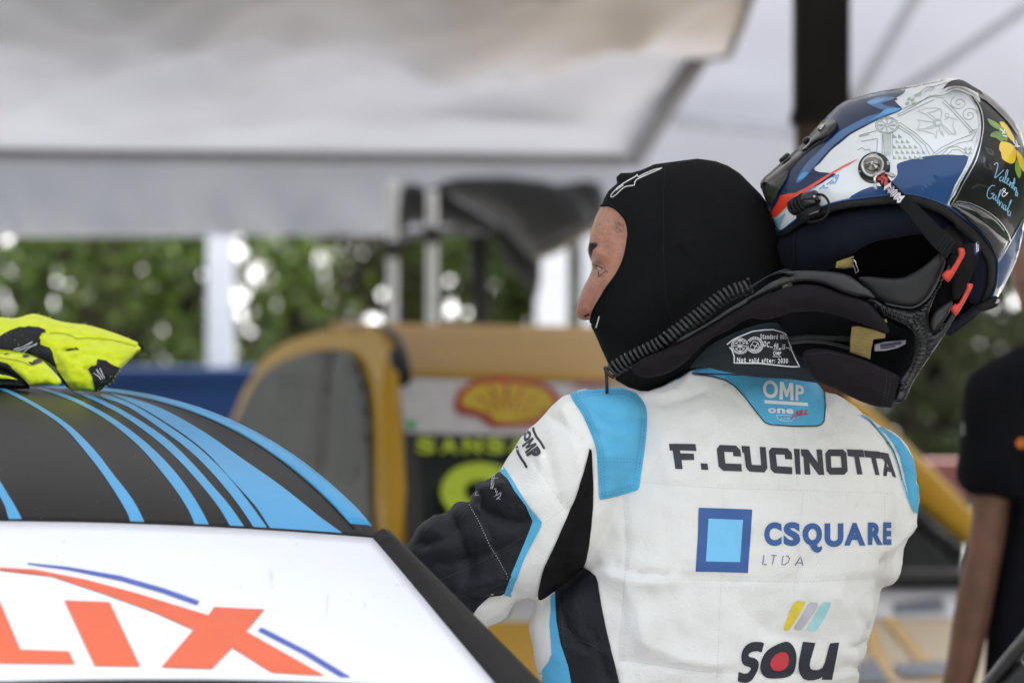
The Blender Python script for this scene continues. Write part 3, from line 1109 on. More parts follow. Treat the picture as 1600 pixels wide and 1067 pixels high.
d1 = shell_data(torso_p, Field(torso_p, 6, 0.4), const(7.05), 0.125, 9)
d2 = shell_data(slv, Field(slv, 4, 0.45), const(6.97), 0.072, 7)
v, f, nn_ = remesh('polo_shirt', *join(d1, d2), 0.008, 5)
v = v + nn_ * np.array([0.006 * noise.noise(Vector(p) * 9) for p in v])[:, None]
polo = obj('polo_shirt', v, f, M_polo, by)
PT = Target([polo])
M_orange = mat('orange_print', (0.75, 0.20, 0.02), 0.6)
decal('logo', [smooth([(1586, 692), (1591, 684), (1598, 684), (1602, 692), (1598, 700), (1591, 700)], 3)], PT, 0.002, M_orange, polo, 6)
strokes('sleeve_print', [[(1499, 655), (1503, 690)], [(1506, 660), (1506, 680)]], 4, PT, 0.002, mat('grey_print', (0.25, 0.25, 0.27), 0.6), polo)
hairp = smooth([(1640, 230), (1690, 214), (1745, 240), (1772, 310), (1764, 400), (1735, 430), (1722, 360), (1700, 300), (1640, 270), (1600, 300), (1604, 255)], 4)
pillow('hair', hairp, const(7.05), 0.092, M_blackrub, by, 8)
trs = [(1565, 1270), (1830, 1270), (1822, 1500), (1805, 1930), (1715, 1930), (1705, 1450), (1690, 1450), (1672, 1930), (1580, 1930), (1570, 1500)]
d1 = shell_data(trs, Field(trs, 8), const(7.05), 0.10, 16)
v, f, _ = remesh('trousers', *d1, 0.012, 4)
obj('trousers', v, f, M_polo, by)
for px in (1626, 1760):
    p = P(px, 1930, 7.05)
    pts = [(p.x, p.y + 0.10, 0.05), (p.x, p.y, 0.055), (p.x - 0.02, p.y - 0.10, 0.045), (p.x - 0.03, p.y - 0.17, 0.035)]
    tube('shoe', pts, [0.035, 0.05, 0.045, 0.03], M_blackrub, by, 12)

BB = Target([bbody])
decal('eye', [smooth([(1600, 350), (1610, 345), (1620, 349), (1611, 354)], 3)], BB, 0.001, mat('eye_dark', (0.04, 0.03, 0.03), 0.2), by, 3)
strokes('eyebrow', [[(1596, 336), (1608, 331), (1624, 336)]], 5, BB, 0.001, M_blackrub, by)
strokes('mouth', [[(1579, 440), (1592, 444), (1606, 443)]], 3, BB, 0.0008, mat('lip_brown', (0.16, 0.06, 0.05), 0.5), by)
pillow('ear', smooth([(1676, 330), (1692, 326), (1702, 342), (1696, 370), (1684, 392), (1676, 380), (1680, 355)], 3), const(6.963), 0.012, M_skin_face, by, 4)

# dark panel leaning in at the lower right
M_panel = mat('dark_panel', (0.05, 0.048, 0.05), 0.4, coat=0.4, var=0.1)
M_panel2 = mat('panel_edge', (0.035, 0.035, 0.034), 0.35, coat=0.5)
M_whitepaint = mat('white_stripe', (0.75, 0.72, 0.76), 0.4)
lp = thing('leaning_panel', 'dark grey leaning panel of unclear kind with a white stripe, lower right corner', 'door panel', (0.68, 5.6, 0))
dp = const(5.62)
pillow('panel', [(1556, 1067), (1604, 1012), (1660, 950), (1900, 950), (1900, 1500), (1500, 1500), (1500, 1130)], plane(5.64, 1560, 1060, -0.04, 0), 0.03, M_panel, lp, 10, power=0.25)
lt = Target([lp.children[0]])
pillow('edge_seal', [(1528, 1072), (1560, 1030), (1600, 982), (1665, 915), (1672, 945), (1604, 1016), (1560, 1066), (1500, 1135), (1490, 1120)], plane(5.63, 1560, 1060, -0.04, 0), 0.02, M_panel2, lp, 6)
strokes('stripe', [[(1500, 1130), (1556, 1070), (1604, 1018), (1660, 958)]], 6.5, lt, 0.003, M_whitepaint, lp, step=5)
strokes('sticker', [[(1600, 1026), (1599, 1033), (1603, 1038)]], 2.5, lt, 0.003, M_whitepaint, lp)
boxm('panel_foot', (P(1700, 1500, 5.64).x, P(1700, 1500, 5.64).y, 0.37), (0.06, 0.06, 0.74), M_panel2, lp, 0.005)

# ================================================================== WHITE AND BLACK RACE CAR (left)
CN = np.array([(600 - 800) / FPX * 4.6, 4.6])
AX = np.array([-0.3907, 0.9205]); LT = np.array([-0.9205, -0.3907])
_hs = np.polyfit([0, .15, .324, .692, 1.026, 1.5, 1.9], [1.3268, 1.372, 1.416, 1.4555, 1.466, 1.445, 1.375], 5)


def roof_h(s, t):
    cr = 0.030 * (1 - ((t - 0.575) / 0.575) ** 2)
    if s >= 0:
        return float(np.polyval(_hs, s)) + cr
    return float(np.polyval(_hs, 0)) + cr + s * 0.385


def CP(s, t, dz=0.0):
    q = CN + AX * s + LT * t
    return Vector((q[0], q[1], roof_h(s, t) + dz))


M_carblack = mat('satin_black', (0.010, 0.0088, 0.0085), 0.30, spec=0.05, var=0.12, vscale=6)
M_carwhite = mat('white_film', (0.80, 0.80, 0.82), 0.32, var=0.02, vscale=6, spec=0.4)
M_carblue = mat('cyan_film', (0.045, 0.33, 0.62), 0.35, spec=0.3, var=0.05, vscale=8, coat=0.1, coatrough=0.15)
M_carglass = mat('car_glass', (0.012, 0.013, 0.014), 0.08, spec=0.8, var=0.3)
M_seal = mat('black_seal', (0.012, 0.0105, 0.0105), 0.5, spec=0.18, var=0.2)
M_tan = mat('tan_tape', (0.35, 0.20, 0.11), 0.6)
M_silver = mat('silver_highlight', (0.5, 0.5, 0.52), 0.25, metal=0.8)
M_orangered = mat('orange_red_print', (0.74, 0.115, 0.04), 0.4, var=0.03)
M_royal = mat('royal_blue_print', (0.06, 0.10, 0.42), 0.4, var=0.03)

rc = thing('race_car', 'black roofed race car with cyan stripes and red letters on a white strip', 'car', (CN[0] - 0.7, CN[1] + 0.3, 0), 'race cars in the paddock')
TW = 1.15
roof = sheet('roof', lambda u, v: CP(-0.006 + 1.9 * v, TW * u), 60, 70, M_carblack, rc, thick=0.012, flip=True)
strip = sheet('sun_strip', lambda u, v: CP(-0.350 * (1 - v) - 0.001, 0.004 + (TW - 0.008) * u, 0.004), 50, 16, M_carwhite, rc, thick=0.003, flip=True)
glass = sheet('windscreen', lambda u, v: CP(-0.80 * (1 - v), TW * u), 50, 16, M_carglass, rc, thick=0.005, flip=True)


def at_roof(name, polys, off, m, pitch=14, tgt=None):
    return decal(name, polys, tgt, off, m, rc, pitch)


RT = Target([roof])
zc = lambda p: Z(2.5, 0, 460, p)
ST = [
    [(0, 730), (30, 780), (60, 830), (85, 886), (40, 886), (20, 830), (0, 790), (-30, 735), (-30, 680)],
    [(-60, 345), (0, 362), (70, 390), (170, 445), (280, 520), (370, 610), (440, 700), (510, 790), (550, 860), (568, 913), (520, 911), (500, 860), (460, 790), (400, 700), (330, 610), (250, 520), (150, 450), (60, 400), (0, 372), (-60, 352)],
    [(165, 366), (260, 393), (360, 438), (470, 503), (580, 588), (670, 678), (740, 768), (790, 850), (823, 926), (775, 924), (740, 850), (690, 770), (620, 680), (540, 590), (430, 500), (330, 440), (240, 400), (150, 370)],
    [(300, 374), (400, 414), (510, 471), (640, 556), (740, 648), (830, 748), (900, 830), (968, 937), (920, 935), (860, 840), (790, 750), (700, 650), (600, 560), (480, 475), (380, 422), (290, 382)],
    [(410, 391), (520, 431), (660, 516), (780, 603), (880, 700), (970, 810), (1060, 942), (1015, 940), (930, 820), (840, 710), (740, 610), (620, 520), (500, 440), (400, 402)],
    [(430, 388), (540, 414), (650, 455), (800, 540), (950, 645), (1100, 750), (1250, 870), (1355, 956), (1200, 950), (1085, 944), (1000, 830), (900, 720), (800, 612), (680, 522), (540, 437)],
]
for s_ in ST:
    decal('stripe', [smooth(zc(s_), 3)], RT, 0.0005, M_carblue, roof, 10)
# raised cyan strip along the roof edge
def rail(u, v):
    s = 0.045 + 1.35 * v
    t = -0.003 + 0.025 * u
    w = min(1, v * 30)
    return CP(s, t, 0.0005 + 0.005 * w * math.sin(math.pi * min(1, max(0, 0.08 + 0.9 * u))) ** 0.6)
sheet('edge_rail', rail, 10, 80, M_carblue, rc, thick=0.004, flip=True)
obj('rail_seam', *tube_data([CP(0.03 + 0.06 * k, 0.0235, 0.0) for k in range(22)], 0.0012, 6), M_seal, rc)
# pillar: black trim from the roof corner down beside the strip
def pil(u, v):
    s = -0.80 * v
    wdt = 0.010 + 0.047 * min(1, v * 2.4) ** 0.8
    t = 0.006 - wdt * u
    b = 0.012 * math.sin(math.pi * u)
    p = CP(s, t, b - 0.004 - 0.012 * u * u)
    return p
sheet('pillar', pil, 10, 40, M_seal, rc, thick=0.01)
tube('pillar_highlight', [pil(1.0, k / 30) + Vector((0.002, 0, 0.003)) for k in range(31)], 0.0028, M_silver, rc, 6)  # silver tube put in as the bright highlight along the pillar
tube('pillar_groove', [pil(0.55, k / 30) + Vector((0, 0, 0.0012)) for k in range(1, 31)], 0.0022, M_carblack, rc, 6)
obj('tape', *tube_data([CP(0.004, 0.004, 0.004), CP(0.022, -0.006, 0.003)], 0.0028, 6), M_tan, rc)
tube('roof_seam', [CP(0.0015, TW * k / 40, 0.0035) for k in range(41)], 0.0022, M_seal, rc, 6)
sheet('strip_border', lambda u, v: CP(-0.354 - 0.02 * v, TW * u, 0.005), 40, 2, M_seal, rc, thick=0.004)

WT = Target([strip])
z8 = lambda p: Z(1.86, 0, 780, p)
decal('lettering', [
    [(-60, 939), (-1, 939), (32, 1015), (108, 1018), (117, 1038), (0, 1037), (-60, 1037)],
    z8([(187, 295), (318, 300), (408, 487), (275, 485)]),
    z8([(622, 314), (768, 321), (715, 385), (945, 514), (790, 505), (675, 432), (615, 494), (468, 489), (562, 380), (450, 330), (300, 275), (150, 225), (0, 208), (-60, 203), (-60, 197), (0, 200), (100, 205), (250, 235), (400, 275), (605, 338)]),
], WT, 0.001, M_orangered, strip, 12)
decal('swoosh_print', [
    z8([(80, 186), (200, 198), (350, 224), (480, 261), (580, 297), (572, 308), (470, 272), (350, 237), (200, 206), (80, 190)]),
    z8([(757, 374), (772, 379), (900, 445), (1020, 518), (990, 518), (880, 450), (750, 383)]),
], WT, 0.001, M_royal, strip, 12)
# faint scratches and rub marks on the film
M_rub = mat('rub_mark', (0.62, 0.60, 0.60), 0.5)
strokes('scratch_marks', [Z(1.86, 0, 780, l) for l in ([(785, 205), (788, 240)], [(792, 215), (791, 235)], [(952, 280), (948, 340)], [(1060, 300), (1058, 318)], [(700, 250), (702, 262)])], 1.2, WT, 0.0012, M_rub, strip)

dust = []
for k in range(70):
    x = rng.uniform(0, 760); y = rng.uniform(830, 1055); r_ = rng.uniform(0.5, 1.3)
    dust.append([(x + r_ * math.cos(a) * rng.uniform(0.6, 1.3), y + 0.6 * r_ * math.sin(a)) for a in (0, 1.2, 2.5, 3.7, 5.0)])
o_ = decal('dust_specks', dust, WT, 0.0016, mat('dust', (0.30, 0.28, 0.25), 0.9), strip, 0)
o_['kind'] = 'stuff'
dust = []
for k in range(60):
    x = rng.uniform(0, 520); y = rng.uniform(625, 835); r_ = rng.uniform(0.5, 1.1)
    dust.append([(x + r_ * math.cos(a) * rng.uniform(0.6, 1.3), y + 0.6 * r_ * math.sin(a)) for a in (0, 1.2, 2.5, 3.7, 5.0)])
o_ = decal('dust_specks', dust, RT, 0.0009, mat('pale_dust', (0.20, 0.19, 0.18), 0.9), roof, 0)
o_['kind'] = 'stuff'

# rest of the car, below and beyond the frame
def body_pt(s, t, z):
    q = CN + AX * s + LT * t
    return Vector((q[0], q[1], z))
def side_fn(sgn):
    t0 = 0.0 if sgn < 0 else TW
    def fn(u, v):
        s = -1.9 + 4.3 * u
        top = roof_h(min(max(s, -0.75), 1.9), 0.0) - 0.02 if -0.75 < s < 1.9 else 0.98
        belt = 0.97
        if v < 0.45:
            k = v / 0.45
            z = top + (belt - top) * k
            off = 0.30 * k ** 1.1
        else:
            k = (v - 0.45) / 0.55
            z = belt + (0.22 - belt) * k
            off = 0.30 + 0.05 * math.sin(math.pi * k)
        return body_pt(s, t0 + sgn * off, z)
    return fn
side = sheet('body_side', side_fn(-1), 60, 24, M_carwhite, rc, thick=0.012)
sheet('body_side', side_fn(1), 60, 24, M_carwhite, rc, thick=0.012, flip=True)
sheet('side_window', lambda u, v: (lambda a: Vector((a.x + 0.009, a.y + 0.004, a.z)))(side_fn(-1)(0.36 + 0.44 * u, 0.05 + 0.36 * v)), 24, 10, M_carglass, rc, thick=0.004)
sheet('bonnet', lambda u, v: body_pt(-0.72 - 1.15 * v, -0.28 + (TW + 0.56) * u, 1.00 - 0.16 * v ** 2 + 0.03 * math.sin(math.pi * u)), 30, 16, M_carwhite, rc, thick=0.012)
sheet('boot_lid', lambda u, v: body_pt(1.85 + 0.55 * v, -0.28 + (TW + 0.56) * u, 1.32 - 0.34 * min(1, v * 1.6)), 20, 14, M_carwhite, rc, thick=0.012, flip=True)
sheet('front_bumper', lambda u, v: body_pt(-1.86 - 0.06 * math.sin(math.pi * v), -0.28 + (TW + 0.56) * u, 0.86 - 0.66 * v), 20, 10, M_carwhite, rc, thick=0.012)
sheet('rear_bumper', lambda u, v: body_pt(2.40, -0.28 + (TW + 0.56) * u, 0.98 - 0.76 * v), 20, 10, M_carwhite, rc, thick=0.012, flip=True)
for s_ in (-1.15, 1.6):
    for t_ in (-0.28, TW + 0.28):
        c = body_pt(s_, t_, 0.31)
        w_ = obj('wheel', *lathe_data([(0.2, -0.1), (0.29, -0.1), (0.31, -0.07), (0.31, 0.07), (0.29, 0.1), (0.2, 0.1)], c, (LT[0], LT[1], 0), 28), M_blackrub, rc)
        obj('rim', *lathe_data([(0.04, -0.11), (0.19, -0.104), (0.2, 0.104), (0.04, 0.11)], c, (LT[0], LT[1], 0), 20), M_grey_metal, w_)

# ------------------------------------------------------------------ neon gloves on the roof
M_glove = mat('neon_knit', (0.86, 0.97, 0.002), 0.85, var=0.06, vscale=60, bump=0.6, bscale=900, sheen=0.3)
M_gblack = mat('glove_black', (0.010, 0.010, 0.012), 0.8, var=0.3, vscale=60, bump=0.6, bscale=700)
M_gwhite = mat('glove_white', (0.6, 0.6, 0.6), 0.7)
zg = lambda p: Z(6.667, 0, 480, p)
G1 = zg([(-330, 200), (-200, 140), (-60, 112), (40, 104), (130, 116), (230, 98), (330, 68), (430, 82), (560, 128), (720, 163), (880, 180), (1010, 210), (1150, 253), (1300, 308), (1430, 365), (1488, 410), (1482, 445), (1425, 480), (1330, 570), (1250, 655), (1200, 735), (1150, 800), (1060, 852), (990, 886), (900, 868), (760, 868), (700, 830), (640, 760), (560, 640), (480, 600), (300, 560), (100, 560), (-150, 600), (-330, 500)])


def gdepth(x, y):
    return 5.30 - (np.asarray(y, float) - 540) * 0.0010


def gd(x, y):
    o = []
    for a, b in zip(x, y):
        A, B = a * 6.667, (b - 480) * 6.667
        v = 0.0035 * noise.noise(Vector((a * 0.06, b * 0.09, 0))) + 0.0022 * noise.noise(Vector((a * 0.16 + b * 0.1, b * 0.2, 5)))
        # creases that run along the folded fingers
        for ln, dep, w in (([(520, 270), (700, 280), (800, 330), (1050, 330), (1250, 365), (1420, 410)], -0.006, 30),
                           ([(680, 450), (800, 430), (950, 390), (1060, 360)], -0.007, 35),
                           ([(420, 390), (530, 430), (580, 540), (650, 690), (740, 850)], -0.006, 40),
                           ([(740, 540), (860, 500), (1010, 500)], -0.004, 30),
                           ([(900, 650), (960, 700), (980, 860)], -0.005, 28)):
            dd = float(dist(ln, np.array([A]), np.array([B]), closed=False)[0])
            v += dep * math.exp(-(dd / w) ** 2)
        o.append(v)
    return np.array(o)


gl = thing('glove', 'neon yellow knitted racing glove with black patches, folded on the black roof', 'glove', tuple(P(110, 600, 5.2)), 'neon gloves on the roof')
g1 = pillow('knit_shell', smooth(G1, 2), gdepth, 0.045, M_glove, gl, 2.2, disp=gd)
GT = Target([g1])
decal('palm_patch', [zg([(-330, 300), (-100, 320), (0, 308), (50, 275), (100, 250), (150, 232), (200, 213), (255, 215), (300, 203), (350, 212), (400, 213), (470, 240), (475, 270), (440, 272), (410, 320), (425, 350), (420, 392), (470, 410), (520, 430), (550, 490), (560, 540), (590, 600), (600, 650), (650, 720), (700, 790), (765, 868), (720, 852), (640, 745), (610, 690), (580, 620), (500, 562), (400, 520), (300, 480), (200, 465), (100, 450), (0, 440), (-330, 470)]),
                     zg([(668, 455), (715, 428), (770, 432), (800, 425), (825, 455), (780, 445), (720, 460)])], GT, 0.0012, M_gblack, g1, 3)
decal('finger_patch', [zg([(918, 650), (950, 615), (1000, 610), (1012, 548), (1050, 552), (1100, 560), (1140, 590), (1180, 612), (1270, 636), (1330, 560), (1430, 447), (1492, 425), (1440, 485), (1290, 630), (1215, 725), (1150, 800), (1080, 845), (992, 872), (975, 800), (950, 720)])], GT, 0.0012, M_gblack, g1, 3)
strokes('stitching', [zg(l) for l in ([(985, 685), (1040, 757)], [(1010, 660), (1060, 748)], [(1035, 648), (1078, 735)], [(150, 448), (260, 410), (340, 375)], [(170, 462), (290, 425), (380, 385)], [(230, 475), (320, 430), (375, 398)])], 1.5, GT, 0.0025, M_gwhite, g1, step=3)
strokes('seam_line', [zg([(510, 280), (620, 275), (700, 285), (800, 335), (900, 328), (1050, 333), (1150, 345), (1250, 367), (1340, 390), (1420, 415)])], 0.9, GT, 0.0010, mat('seam_dark_yellow', (0.25, 0.30, 0.003), 0.9), g1, step=4)
obj('cuff_tip', *tube_data([P(*zg([(1440, 375)])[0], 5.27), P(*zg([(1492, 428)])[0], 5.27)], 0.0022, 6), M_gblack, gl)
# loose fibres along the outline
fv = []; ff = []
for k in range(420):
    i = rng.integers(0, len(g1.data.vertices)); vtx = g1.data.vertices[int(i)]
    nn_ = vtx.normal; p = vtx.co
    sd = nn_.orthogonal().normalized()
    b = len(fv)
    tip = p + nn_ * rng.uniform(0.001, 0.0035) + Vector(rng.normal(0, 0.001, 3))
    fv += [p - sd * 0.0004, p + sd * 0.0004, tip]; ff.append([b, b + 1, b + 2])
obj('fibre_fringe', fv, ff, M_glove, gl, sm=False, kind='stuff')

gl2 = thing('glove', 'neon yellow glove lying flat with its dark open cuff, lower of two', 'glove', tuple(P(40, 605, 5.15)), 'neon gloves on the roof')
G2 = zg([(-330, 520), (-40, 495), (100, 482), (250, 492), (400, 535), (480, 590), (580, 690), (640, 770), (600, 815), (480, 805), (400, 812), (310, 818), (285, 790), (180, 690), (80, 620), (-40, 580), (-330, 600)])
g2 = pillow('knit_shell', smooth(G2, 2), lambda x, y: gdepth(x, y) - 0.055, 0.022, M_glove, gl2, 2.2, disp=gd)
GT2 = Target([g2])
decal('print', [zg([(230, 505), (300, 500), (310, 520), (260, 530), (240, 525)]), zg([(290, 575), (340, 580), (345, 560), (400, 540), (440, 560), (430, 580), (330, 612)]), zg([(-60, 490), (60, 484), (105, 493), (60, 500), (-60, 505)])], GT2, 0.001, mat('print_grey', (0.05, 0.05, 0.06), 0.7), g2, 3)
strokes('seam_line', [zg([(-60, 520), (60, 540), (180, 560), (260, 585), (320, 620)])], 0.9, GT2, 0.001, bpy.data.materials['seam_dark_yellow'], g2, step=4)
pillow('cuff_opening', zg([(-330, 600), (-40, 590), (60, 625), (170, 695), (262, 775), (270, 826), (150, 818), (-40, 815), (-330, 815)]), lambda x, y: gdepth(x, y) - 0.045, 0.008, M_gblack, gl2, 3)
tube('cuff_binding', [P(*p, 5.205) for p in zg([(-330, 598), (-40, 582), (70, 615), (180, 690), (270, 770), (300, 822), (150, 826), (-40, 822)])], 0.0035, M_gblack, gl2, 8)
pillow('lining', zg([(-330, 695), (0, 700), (100, 718), (185, 752), (100, 745), (-330, 735)]), lambda x, y: gdepth(x, y) - 0.058, 0.004, M_glove, gl2, 3)

# ================================================================== DRIVER
M_skin = mat('skin', (0.50, 0.25, 0.17), 0.40, color2=(0.28, 0.115, 0.085), vscale=70, sss=0.2, bump=0.5, bscale=260, detail=6, bump2=(0.5, 90, 0.003))
M_hood = mat('black_knit', (0.0075, 0.0072, 0.0075), 0.9, spec=0.12, var=0.25, vscale=12, bump=0.7, bscale=900, bump2=(0.5, 35, 0.005))
M_suit = mat('suit_white', (0.84, 0.81, 0.765), 0.75, var=0.045, vscale=6, bump=0.3, bscale=420, bump2=(0.45, 20, 0.008))
M_suitblk = mat('suit_black', (0.010, 0.011, 0.015), 0.6, var=0.2, vscale=9, bump=0.3, bscale=420, spec=0.3, bump2=(0.6, 30, 0.008))
M_gusset = mat('stretch_black', (0.011, 0.0095, 0.010), 0.9, spec=0.15, var=0.25, vscale=20, bump=0.8, bscale=260, stretch=(1, 1, 3))
M_suitblue = mat('suit_cyan', (0.10, 0.44, 0.70), 0.7, var=0.08, vscale=12, bump=0.3, bscale=420, bump2=(0.5, 40, 0.006))
M_piping = mat('navy_piping', (0.02, 0.025, 0.04), 0.7)
M_ink = mat('name_ink', (0.045, 0.042, 0.052), 0.7, var=0.05)
M_inkblue = mat('logo_blue', (0.045, 0.115, 0.32), 0.7, var=0.05)
M_inkcyan = mat('logo_cyan', (0.20, 0.56, 0.86), 0.7, var=0.05)
M_inkwhite = mat('print_white', (0.82, 0.83, 0.85), 0.7, var=0.02)
M_inkred = mat('print_red', (0.62, 0.04, 0.05), 0.7, var=0.04)
M_collar = mat('collar_dark', (0.020, 0.027, 0.034), 0.75, spec=0.2, var=0.15, vscale=10, bump=0.3, bscale=420)
M_patch = mat('patch_navy', (0.018, 0.017, 0.026), 0.8, var=0.1)
M_thread = mat('thread_white', (0.55, 0.54, 0.56), 0.8)
M_threadgrey = mat('thread_grey', (0.10, 0.105, 0.12), 0.8)
M_threadcream = mat('thread_cream', (0.58, 0.56, 0.53), 0.8)
M_hairdark = mat('brow_hair', (0.030, 0.018, 0.016), 0.7)
M_eye = mat('eye_white', (0.42, 0.39, 0.39), 0.15, var=0.04)
M_iris = mat('eye_iris', (0.03, 0.04, 0.05), 0.1)
M_lip = mat('nostril', (0.05, 0.015, 0.012), 0.8)
M_lid = mat('eyelid', (0.33, 0.15, 0.115), 0.55)

dr = thing('person', 'racing driver seen from behind in white and cyan suit and black balaclava, looking left', 'person', (P(1110, 2550, 5.08).x, 5.08, 0))

# --- body: head with face profile, neck and upper body in one skin
face = [(944, 312), (939, 322), (934, 331), (930, 340), (927, 349), (924, 358), (922, 368), (920, 382), (919, 393), (921.5, 403), (925, 412), (925, 420), (922, 428), (919, 435), (913, 446), (906.5, 462), (901, 478), (899, 486), (899.5, 491), (904, 497), (912, 500.5), (919, 500), (924, 501), (930, 507), (931, 514), (936, 522), (939, 536), (948, 556), (962, 580), (985, 596), (1010, 600)]
head_poly = face + [(1010, 640), (960, 680), (940, 740), (940, 1000), (1310, 1000), (1310, 740), (1280, 680), (1230, 630), (1212, 560), (1206, 470), (1208, 420), (1203, 345), (1196, 324), (1180, 302), (1160, 284), (1135, 268), (1110, 258), (1080, 254), (1040, 262), (1000, 275), (970, 286), (955, 296)]
head_fp = face + [(1030, 596), (1100, 576), (1180, 562), (1212, 540), (1206, 470), (1208, 420), (1203, 345), (1196, 324), (1180, 302), (1160, 284), (1135, 268), (1110, 258), (1080, 254), (1040, 262), (1000, 275), (970, 286), (955, 296)]


def head_depth(x, y):
    x = np.asarray(x, float)
    return 5.06 + (1080 - x) / 1333.0 * 0.14


HF = Field(head_fp, 2.2, 0.5)


class _Merge:
    def z(s, x, y):
        a = HF.z(x, y)
        return a
TH = 0.082


def face_disp(x, y):
    x = np.asarray(x, float); y = np.asarray(y, float)
    def g_(cx, cy, sx, sy, a=0.0):
        dx, dy = x - cx, y - cy
        u = dx * math.cos(a) + dy * math.sin(a); v = -dx * math.sin(a) + dy * math.cos(a)
        return np.exp(-(u / sx) ** 2 - (v / sy) ** 2)
    d = -0.0095 * g_(934, 420, 9, 9)               # eye socket
    d += 0.0045 * g_(931, 396, 14, 8, 0.3)          # brow ridge
    d += 0.0035 * g_(938, 427, 7, 3, 0.4)           # lower lid pouch
    d += 0.0045 * g_(952, 442, 12, 14)              # cheekbone
    d += 0.0060 * g_(915, 486, 8, 9)                # nostril wing
    d -= 0.0055 * g_(925, 477, 3.5, 14, 0.45)       # crease beside the wing
    d -= 0.0050 * g_(917, 494, 5, 2.2, -0.2)        # nostril
    d -= 0.0035 * g_(966, 370, 9, 18)               # temple
    for k, (yy, w) in enumerate(((345, 1.6), (356, 1.4), (366, 1.4), (378, 1.5))):
        d -= 0.0007 * np.exp(-((y - yy - (x - 940) * 0.25 - 1.5 * np.sin(x * 0.3 + k)) / w) ** 2)
    d -= 0.0009 * np.exp(-((x - 951 - (y - 418) * 0.6) / 1.6) ** 2) * g_(952, 420, 12, 8)   # crow's feet
    d -= 0.0007 * np.exp(-((x - 951 + (y - 424) * 0.9) / 1.6) ** 2) * g_(953, 426, 12, 8)
    return d


v1, f1 = shell_data(head_fp, HF, head_depth, TH, 2.2, disp=face_disp)
core = [(1060, 570), (1160, 560), (1180, 640), (1240, 670), (1300, 720), (1300, 1000), (1280, 1250), (920, 1250), (940, 1000), (940, 740), (1000, 680), (1050, 640)]
d2 = shell_data(core, Field(core, 7), const(5.08), 0.085, 14)
v2, f2, _n = remesh('body', *d2, 0.012, 3)
# neck sits inside the upper body: one skin mesh
v, f = join((v1, f1), (v2, f2))
body = obj('body', v, f, M_skin, dr)
# skin tone that varies over the face: ruddy nose and cheek, pale temple, darker eye hollow and brow
bx_, by_, _d = proj(np.array(v))
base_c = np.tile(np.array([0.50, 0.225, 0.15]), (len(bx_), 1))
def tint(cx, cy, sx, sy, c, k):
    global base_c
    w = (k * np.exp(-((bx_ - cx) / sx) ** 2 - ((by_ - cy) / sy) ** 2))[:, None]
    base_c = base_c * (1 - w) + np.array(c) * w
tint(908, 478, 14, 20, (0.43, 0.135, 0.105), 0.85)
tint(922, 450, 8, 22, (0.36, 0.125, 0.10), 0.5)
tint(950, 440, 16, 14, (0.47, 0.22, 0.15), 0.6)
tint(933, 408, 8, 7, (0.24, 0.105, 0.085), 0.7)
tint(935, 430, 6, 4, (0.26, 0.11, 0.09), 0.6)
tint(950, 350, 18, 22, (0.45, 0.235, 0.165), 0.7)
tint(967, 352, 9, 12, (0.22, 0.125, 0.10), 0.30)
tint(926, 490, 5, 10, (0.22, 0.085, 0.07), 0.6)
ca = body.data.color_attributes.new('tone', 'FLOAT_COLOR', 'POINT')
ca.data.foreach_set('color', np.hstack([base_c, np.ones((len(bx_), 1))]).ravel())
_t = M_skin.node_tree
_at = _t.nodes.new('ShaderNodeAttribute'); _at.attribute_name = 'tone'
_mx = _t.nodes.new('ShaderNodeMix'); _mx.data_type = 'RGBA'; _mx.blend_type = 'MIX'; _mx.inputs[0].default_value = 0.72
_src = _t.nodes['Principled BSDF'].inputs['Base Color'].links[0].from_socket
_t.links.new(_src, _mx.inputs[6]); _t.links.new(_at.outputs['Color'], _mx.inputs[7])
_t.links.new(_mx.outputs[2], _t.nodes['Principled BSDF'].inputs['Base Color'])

# eye, lids, brow, nostril
BT = Target([body])
h = BT.hit(936.5, 420)
ec = h[0] - h[1] * 0.0080
ev, ef = [], []
n1, n2 = 20, 12
for j in range(n2 + 1):
    for i in range(n1):
        a = 2 * math.pi * i / n1; b = math.pi * j / n2
        ev.append(ec + Vector((math.sin(b) * math.cos(a), math.sin(b) * math.sin(a), math.cos(b))) * 0.0098)
for j in range(n2):
    for i in range(n1):
        ef.append([j * n1 + i, j * n1 + (i + 1) % n1, (j + 1) * n1 + (i + 1) % n1, (j + 1) * n1 + i])
eye = obj('eye', ev, ef, M_eye, dr)
z5 = lambda p: Z(4.85, 880, 300, p)
def on_face(name, poly, off, m, w=0):
    return decal(name, [z5(poly)], BT, off, m, dr, 1.5)
eb = Target([eye, body])
decal('iris', [z5([(262, 572), (274, 566), (280, 580), (277, 598), (268, 604), (262, 592)])], eb, 0.0006, M_iris, eye, 1.5)
def lid(name, pts, r, m=None):
    path = []
    for x, y in smooth(z5(pts), 5, closed=False):
        hh = eb.hit(x, y)
        if hh:
            path.append(hh[0] + hh[1] * r * 0.35)
    if len(path) > 2:
        tube(name, path, r, m or M_lid, dr, 8)
lid('upper_lid', [(226, 546), (248, 546), (275, 553), (300, 567), (322, 588), (338, 606)], 0.0014)
lid('lower_lid', [(264, 640), (282, 632), (300, 618), (318, 606), (336, 602)], 0.0010)
lid('lash_line', [(230, 553), (250, 556), (274, 564), (296, 578)], 0.0008, M_hairdark)
lid('lash_line', [(266, 600), (268, 620), (270, 640)], 0.0006, M_hairdark)
